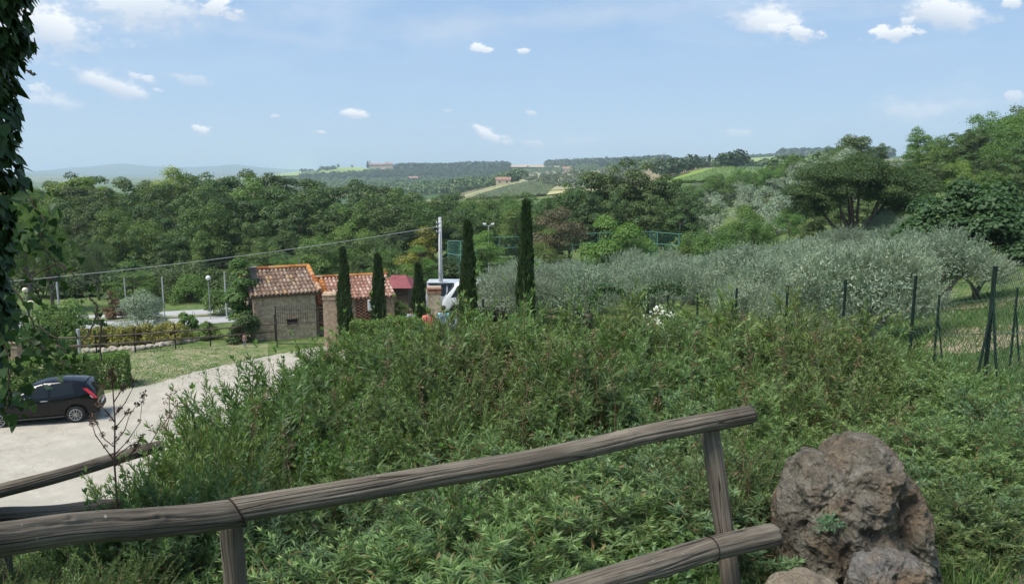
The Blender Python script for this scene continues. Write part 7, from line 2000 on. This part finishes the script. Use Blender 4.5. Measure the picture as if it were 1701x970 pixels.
x, y, z = GP(35, 967, y0=2.5); o = MB().box(-.22, .22, -.03, .03, 0, .03).build('board_offcut', mat('fresh_wood', (.34, .24, .14), .8, (.28, .19, .11), scale=3, stretch=(.2, 1, 1))); o.location = (x, y, z+.10); o.rotation_euler = (0, -.03, .05); tag(o, 'light brown board lying under the rail in the bottom left corner', 'board')
for (pts, Yt) in ([[(175, 905), (190, 940), (215, 985)], 2.9],):
    pass

# ------------------------------------------------------------------ boulders
def rock_mat(name, c, bump=1.0):
    m = bpy.data.materials.new(name); m.use_nodes = True; nt = m.node_tree; N, L = nt.nodes, nt.links
    b = N['Principled BSDF']; b.inputs['Roughness'].default_value = .92; b.inputs['Specular IOR Level'].default_value = .2
    tc = N.new('ShaderNodeTexCoord')
    def nz(s, d, r_=.65, dist=0):
        n = N.new('ShaderNodeTexNoise'); n.inputs['Scale'].default_value = s; n.inputs['Detail'].default_value = d; n.inputs['Roughness'].default_value = r_; n.inputs['Distortion'].default_value = dist; L.new(tc.outputs['Object'], n.inputs['Vector']); return n.outputs['Fac']
    def ramp(src, st):
        r = N.new('ShaderNodeValToRGB'); e = r.color_ramp.elements
        while len(e) < len(st): e.new(.5)
        for k, (p, cc) in enumerate(st): e[k].position = p; e[k].color = (*cc, 1)
        L.new(src, r.inputs[0]); return r.outputs[0]
    base = ramp(nz(6, 9, .72, .6), c)
    stain = ramp(nz(2.6, 5), [(.42, (0, 0, 0)), (.6, (1, 1, 1))])
    m1 = N.new('ShaderNodeMixRGB'); L.new(stain, m1.inputs[0]); L.new(base, m1.inputs[1]); L.new(ramp(nz(9, 8), [(.3, (.08, .06, .042)), (.7, (.27, .20, .13))]), m1.inputs[2])
    lich = ramp(nz(19, 9, .78), [(.57, (0, 0, 0)), (.70, (1, 1, 1))])
    m2 = N.new('ShaderNodeMixRGB'); L.new(lich, m2.inputs[0]); L.new(m1.outputs[0], m2.inputs[1]); m2.inputs[2].default_value = (.34, .33, .29, 1)
    L.new(m2.outputs[0], b.inputs['Base Color'])
    vo = N.new('ShaderNodeTexVoronoi'); vo.inputs['Scale'].default_value = 30; vo.inputs['Randomness'].default_value = 1; wv_ = N.new('ShaderNodeVectorMath'); wn_ = N.new('ShaderNodeTexNoise'); wn_.inputs['Scale'].default_value = 9; L.new(tc.outputs['Object'], wn_.inputs['Vector']); ws_ = N.new('ShaderNodeVectorMath'); ws_.operation = 'SCALE'; ws_.inputs['Scale'].default_value = .12; L.new(wn_.outputs['Color'], ws_.inputs[0]); L.new(tc.outputs['Object'], wv_.inputs[0]); L.new(ws_.outputs[0], wv_.inputs[1]); L.new(wv_.outputs[0], vo.inputs['Vector'])
    b1 = N.new('ShaderNodeBump'); b1.inputs['Strength'].default_value = bump; b1.inputs['Distance'].default_value = .05; L.new(nz(16, 10, .75), b1.inputs['Height'])
    b2 = N.new('ShaderNodeBump'); b2.inputs['Strength'].default_value = .9; b2.inputs['Distance'].default_value = .03; L.new(vo.outputs['Distance'], b2.inputs['Height']); L.new(b1.outputs[0], b2.inputs['Normal']); L.new(b2.outputs[0], b.inputs['Normal'])
    return m
M_rock = rock_mat('weathered_travertine', [(.25, (.048, .042, .032)), (.42, (.125, .112, .085)), (.56, (.23, .208, .165)), (.74, (.44, .41, .35))])
def boulder(name, outline, Y, depth, label, seed, sub=7, m=None, rough=1.0):
    """outline: (px,py) around the visible silhouette; the stone gets its own depth and worn hollows"""
    cx = np.mean([a for a, _ in outline]); cyy = np.mean([b for _, b in outline])
    c = Vector(W(cx, cyy, Y)); pts = [Vector(W(a, b, Y))-c for a, b in outline]
    th = np.array([math.atan2(p.z, p.x) for p in pts]); rr = np.array([math.hypot(p.x, p.z) for p in pts]); o_ = np.argsort(th); th, rr = th[o_], rr[o_]
    th = np.r_[th[-1]-2*pi, th, th[0]+2*pi]; rr = np.r_[rr[-1], rr, rr[0]]
    bm = bmesh.new(); bmesh.ops.create_icosphere(bm, subdivisions=sub, radius=1)
    sd = Vector((seed*3.7, seed*1.3, 0))
    for v in bm.verts:
        d = v.co.normalized(); t = math.atan2(d.z, d.x); R_ = float(np.interp(t, th, rr))*.955; h = math.sqrt(d.x*d.x+d.z*d.z); e = h**.62
        p = Vector((cos(t)*R_*e, d.y*depth*(1-.15*h), sin(t)*R_*e))
        q_ = p+Vector((noise.noise(p*4+sd), noise.noise(p*4+sd*2), noise.noise(p*4-sd)))*.09
        n1 = noise.noise(q_*2.6+sd); n2 = 1-abs(noise.noise(q_*6+sd))*2.4; n3 = 1-abs(noise.noise(q_*14+sd))*2.2; n4 = 1-abs(noise.noise(q_*31+sd))*2; n5 = noise.noise(p*70+sd)
        cav = max(0, noise.noise(q_*3.6+sd*2)-.08); c2 = max(0, noise.noise(q_*9+sd*3)-.18)
        disp = (.05*n1+.040*(n2-.5)+.022*(n3-.5)+.011*(n4-.5)+.005*n5-.26*cav-.09*c2)*rough
        edge = .35+.65*(1-h**4)
        p += Vector((d.x, d.y*1.2, d.z)).normalized()*disp*edge
        v.co = p
    me = bpy.data.meshes.new(name); bm.to_mesh(me); bm.free(); me.polygons.foreach_set('use_smooth', np.ones(len(me.polygons), dtype=bool))
    o = link(name, me, m or M_rock); o.location = c; tag(o, label, 'boulder'); return o
boulder('boulder', [(1283, 905), (1282, 860), (1292, 815), (1312, 775), (1345, 756), (1383, 752), (1400, 735), (1425, 723), (1450, 722), (1476, 732), (1492, 762), (1512, 792), (1524, 820), (1528, 870), (1540, 920), (1556, 985), (1540, 1040), (1400, 1060), (1290, 1040), (1290, 970)], 4.35, .42, 'large pitted brown and grey boulder right of the fence end', 3)
boulder('boulder', [(1405, 985), (1403, 955), (1415, 930), (1450, 918), (1495, 917), (1525, 925), (1530, 950), (1532, 1000), (1520, 1040), (1415, 1040)], 3.72, .17, 'smaller pale grey rock in front of the large boulder', 8, sub=6, m=rock_mat('grey_limestone', [(.25, (.10, .09, .08)), (.45, (.20, .19, .17)), (.6, (.29, .28, .25)), (.78, (.50, .49, .45))]), rough=.8)
boulder('boulder', [(1265, 985), (1275, 968), (1320, 961), (1370, 963), (1400, 972), (1405, 1000), (1330, 1020), (1270, 1010)], 3.55, .15, 'flat tan stone edge at the bottom below the fence end', 12, sub=4, rough=.4, m=rock_mat('tan_limestone', [(.25, (.20, .16, .11)), (.45, (.30, .25, .18)), (.6, (.36, .31, .23)), (.78, (.46, .41, .33))]))
# little plant growing on the boulder
x, y, z = W(1378, 868, 3.93); g = np.random.default_rng(2); n = 170
P = np.c_[g.normal(0, .04, n), g.normal(0, .02, n)+.01, g.normal(0, .025, n)]; nr = unit(g.normal(0, .5, (n, 3))+np.array([0, -1, .7])); D = unit(np.cross(nr, rand_dirs(n, g))); lb = LB(); V, T, k = leaves(P, D, nr, g.uniform(.012, .026, n), .012); lb.add(V, T, k, g.random(n))
r = empty('rock_plant', (x, y, z), 0, 'small leafy weed rooted on the face of the large boulder', 'plant'); link('foliage', lb.mesh('foliage'), leaf_mat('blue_green_leaves', (.06, .13, .06), (.10, .19, .09), trans=.25, objvar=.02), r)
MB().tube([(0, .12, -.03), (0, 0, 0)], .004, 5).build('stem', M_stem, r)

# ------------------------------------------------------------------ ivy-clad trunk at the left edge
def ivy():
    Y = 4.3; pts = [(57, -60), (56, 0), (50, 60), (46, 120), (42, 200), (38, 260), (34, 330), (38, 380), (38, 420), (32, 470), (24, 520), (16, 560), (8, 600), (0, 640), (-6, 690), (-25, 760), (-45, 850), (-60, 960)]
    C = []; r = .36
    for px, py in pts:
        p = Vector(W(px, py, Y)); C.append(p-Vector((r+.10, 0, 0)))
    top = C[0]+Vector((0, 0, 1.2)); C = [top]+C
    gx = C[-1]; gz = TZ(gx.x, gx.y)
    root = empty('ivy_clad_tree', (gx.x, gx.y, gz), 0, 'tree trunk thickly clad in shade-darkened ivy along the left edge', 'tree'); o0 = Vector(root.location)
    C = [c-o0 for c in C]+[Vector((0, 0, -.3))]
    MB().tube(C[::-1], r*.55, 14, wob=.2).build('trunk', M_bark, root, smooth=True)
    g = np.random.default_rng(44); A_ = np.array([tuple(c) for c in C]); n = 9500
    seg = g.random(n)*(len(A_)-1.001); i = seg.astype(int); f = (seg-i)[:, None]; c = A_[i]*(1-f)+A_[i+1]*f
    # even out along the length
    a = g.uniform(0, 2*pi, n); rr = r*(.80+.20*g.random(n))*(1+.10*np.sin(c[:, 2]*7+a*2)+.08*np.sin(c[:, 2]*17-a*3)); out = np.c_[np.cos(a), np.sin(a), np.zeros(n)]
    P = c+out*rr[:, None]; nr = unit(out*1.0+np.array([0, 0, .55])+g.normal(0, .38, (n, 3))); D = unit(np.array([0, 0, -1.])+out*.35+g.normal(0, .45, (n, 3))); D = unit(D-nr*(D*nr).sum(1)[:, None])
    s = g.uniform(.055, .10, n); lb = LB(); V, T, k = lobed(P, D, nr, s*.85); lb.add(V, T, k, g.random(n)); link('ivy', lb.mesh('ivy'), L_ivy, root)
    M_tw = mat('ivy_twig', (.09, .07, .05), .9)
    def tendril(pp, nl, s0, jit=.055, dy=0):
        nl = max(2, int(nl*.62)); q = [Vector(W(px, py, Y-.25+dy))-o0 for px, py in pp]; pts = []
        for i in range(len(q)-1):
            for k in range(8): pts.append(q[i].lerp(q[i+1], k/8)+Vector((g.normal(0, .004), 0, g.normal(0, .004))))
        pts.append(q[-1]); t = MB(); t.tube(pts, .005, 5); o = t.build('tendril', M_tw, root)
        A2 = np.array([tuple(p) for p in pts]); k = g.integers(0, len(A2), nl); P = A2[k]+g.normal(0, jit, (nl, 3)); nr = unit(g.normal(0, .6, (nl, 3))+np.array([0, -1, .4])); D = unit(np.array([0, 0, -1.])+g.normal(0, .6, (nl, 3)))
        nl_ = nl; s = s0*.72*g.uniform(.6, 1.3, nl); lb = LB(); V, T, kk = lobed(P, D, nr, s); lb.add(V, T, kk, g.random(nl)*.9+.1); link('foliage', lb.mesh('foliage'), L_ivy, o)['kind'] = 'stuff'
    tendril([(30, 370), (62, 405), (92, 432), (118, 450), (140, 480), (150, 497)], 46, .05)
    tendril([(150, 497), (160, 505), (165, 540), (168, 600)], 8, .03, .02)
    tendril([(140, 565), (152, 548), (158, 520), (165, 520)], 34, .045)
    tendril([(118, 450), (90, 440), (60, 455), (45, 470)], 30, .05)
    tendril([(25, 480), (50, 520), (62, 560), (75, 590)], 60, .06)
    tendril([(40, 560), (80, 585), (100, 600), (120, 610)], 70, .055, .05)
    tendril([(60, 540), (90, 560), (110, 585)], 30, .055, .05)
    tendril([(50, 330), (75, 370), (65, 400)], 40, .07, .05)
    tendril([(40, 380), (60, 385), (72, 400)], 60, .07, .06)
    tendril([(5, 560), (15, 620), (14, 660), (10, 680)], 80, .08, .06)
    tendril([(45, 118), (52, 122), (57, 126)], 1, .02, .002)
ivy()

# ------------------------------------------------------------------ labels: where many look alike, say which one by its place in the row
def ORD(i):
    return ['', 'second', 'third', 'fourth', 'fifth', 'sixth', 'seventh', 'eighth', 'ninth', 'tenth', 'eleventh', 'twelfth'][i] if i < 12 else '%dth' % (i+1) if i+1 < 21 else '%d%s' % (i+1, {1: 'st', 2: 'nd', 3: 'rd'}.get((i+1) % 10, 'th'))
def SH(l):
    for w in (' in the ', ' behind the ', ' of the ', ' on the ', ' along the ', ' beyond the ', ' below the ', ' at the edge', ' crowded', ' low on', ' at the upper', ' left of the umbrella'): l = l.split(w)[0]
    return l
def finish_labels():
    from collections import defaultdict
    marks = [(-400, 'beyond the left edge'), (30, 'behind the ivy'), (110, 'behind the pines at far left'), (200, 'above the red-leaved tree'), (262, 'above the round olive'), (330, 'above the conical shrub'), (395, 'above the white globe lamp'), (470, 'above the stone house'), (560, 'above the pale gate pillar'),
             (640, 'above the tiled annex'), (715, 'left of the utility pole'), (770, 'right of the utility pole'), (840, 'between the tallest cypresses'), (930, 'just right of the tallest cypress'), (1040, 'above the arching stems'), (1150, 'above the white flowers'), (1260, 'left of the umbrella pine'), (1345, 'at the left foot of the umbrella pine'), (1460, 'under the umbrella pine'), (1560, 'above the tallest wire-fence post'), (1650, 'by the braced end post'), (4000, 'at the right edge')]
    d = defaultdict(list)
    for o in SC.objects:
        if o.parent is None and 'label' in o: d[SH(o['label']) if 'group' in o else o['label']].append(o)
    for lab, L_ in d.items():
        if len(L_) < 2: continue
        sub = defaultdict(list)
        for o in L_:
            x, y, z = o.location; dep = y*CT-(z-CAMZ)*ST; px = 850.5+FPX*x/max(dep, .1); o['_px'] = px
            sub[next(n for m, n in marks if px <= m or m == 4000)].append((px, o))
        for nm, M_ in sub.items():
            M_.sort(key=lambda t: t[0]); M_.sort(key=lambda t: t[1].location.y) if False else None
            far = sorted(M_, key=lambda t: -t[1].location.y)
            for i, (px, o) in enumerate(far):
                short = SH(lab)
                if '_px' in o: del o['_px']
                rank = '' if len(far) == 1 else ', farthest back' if i == 0 else ', nearest one' if i == len(far)-1 else ', %s from the back' % ORD(i)
                o['label'] = ' '.join((short+' '+nm+rank).split()[:16])
finish_labels()
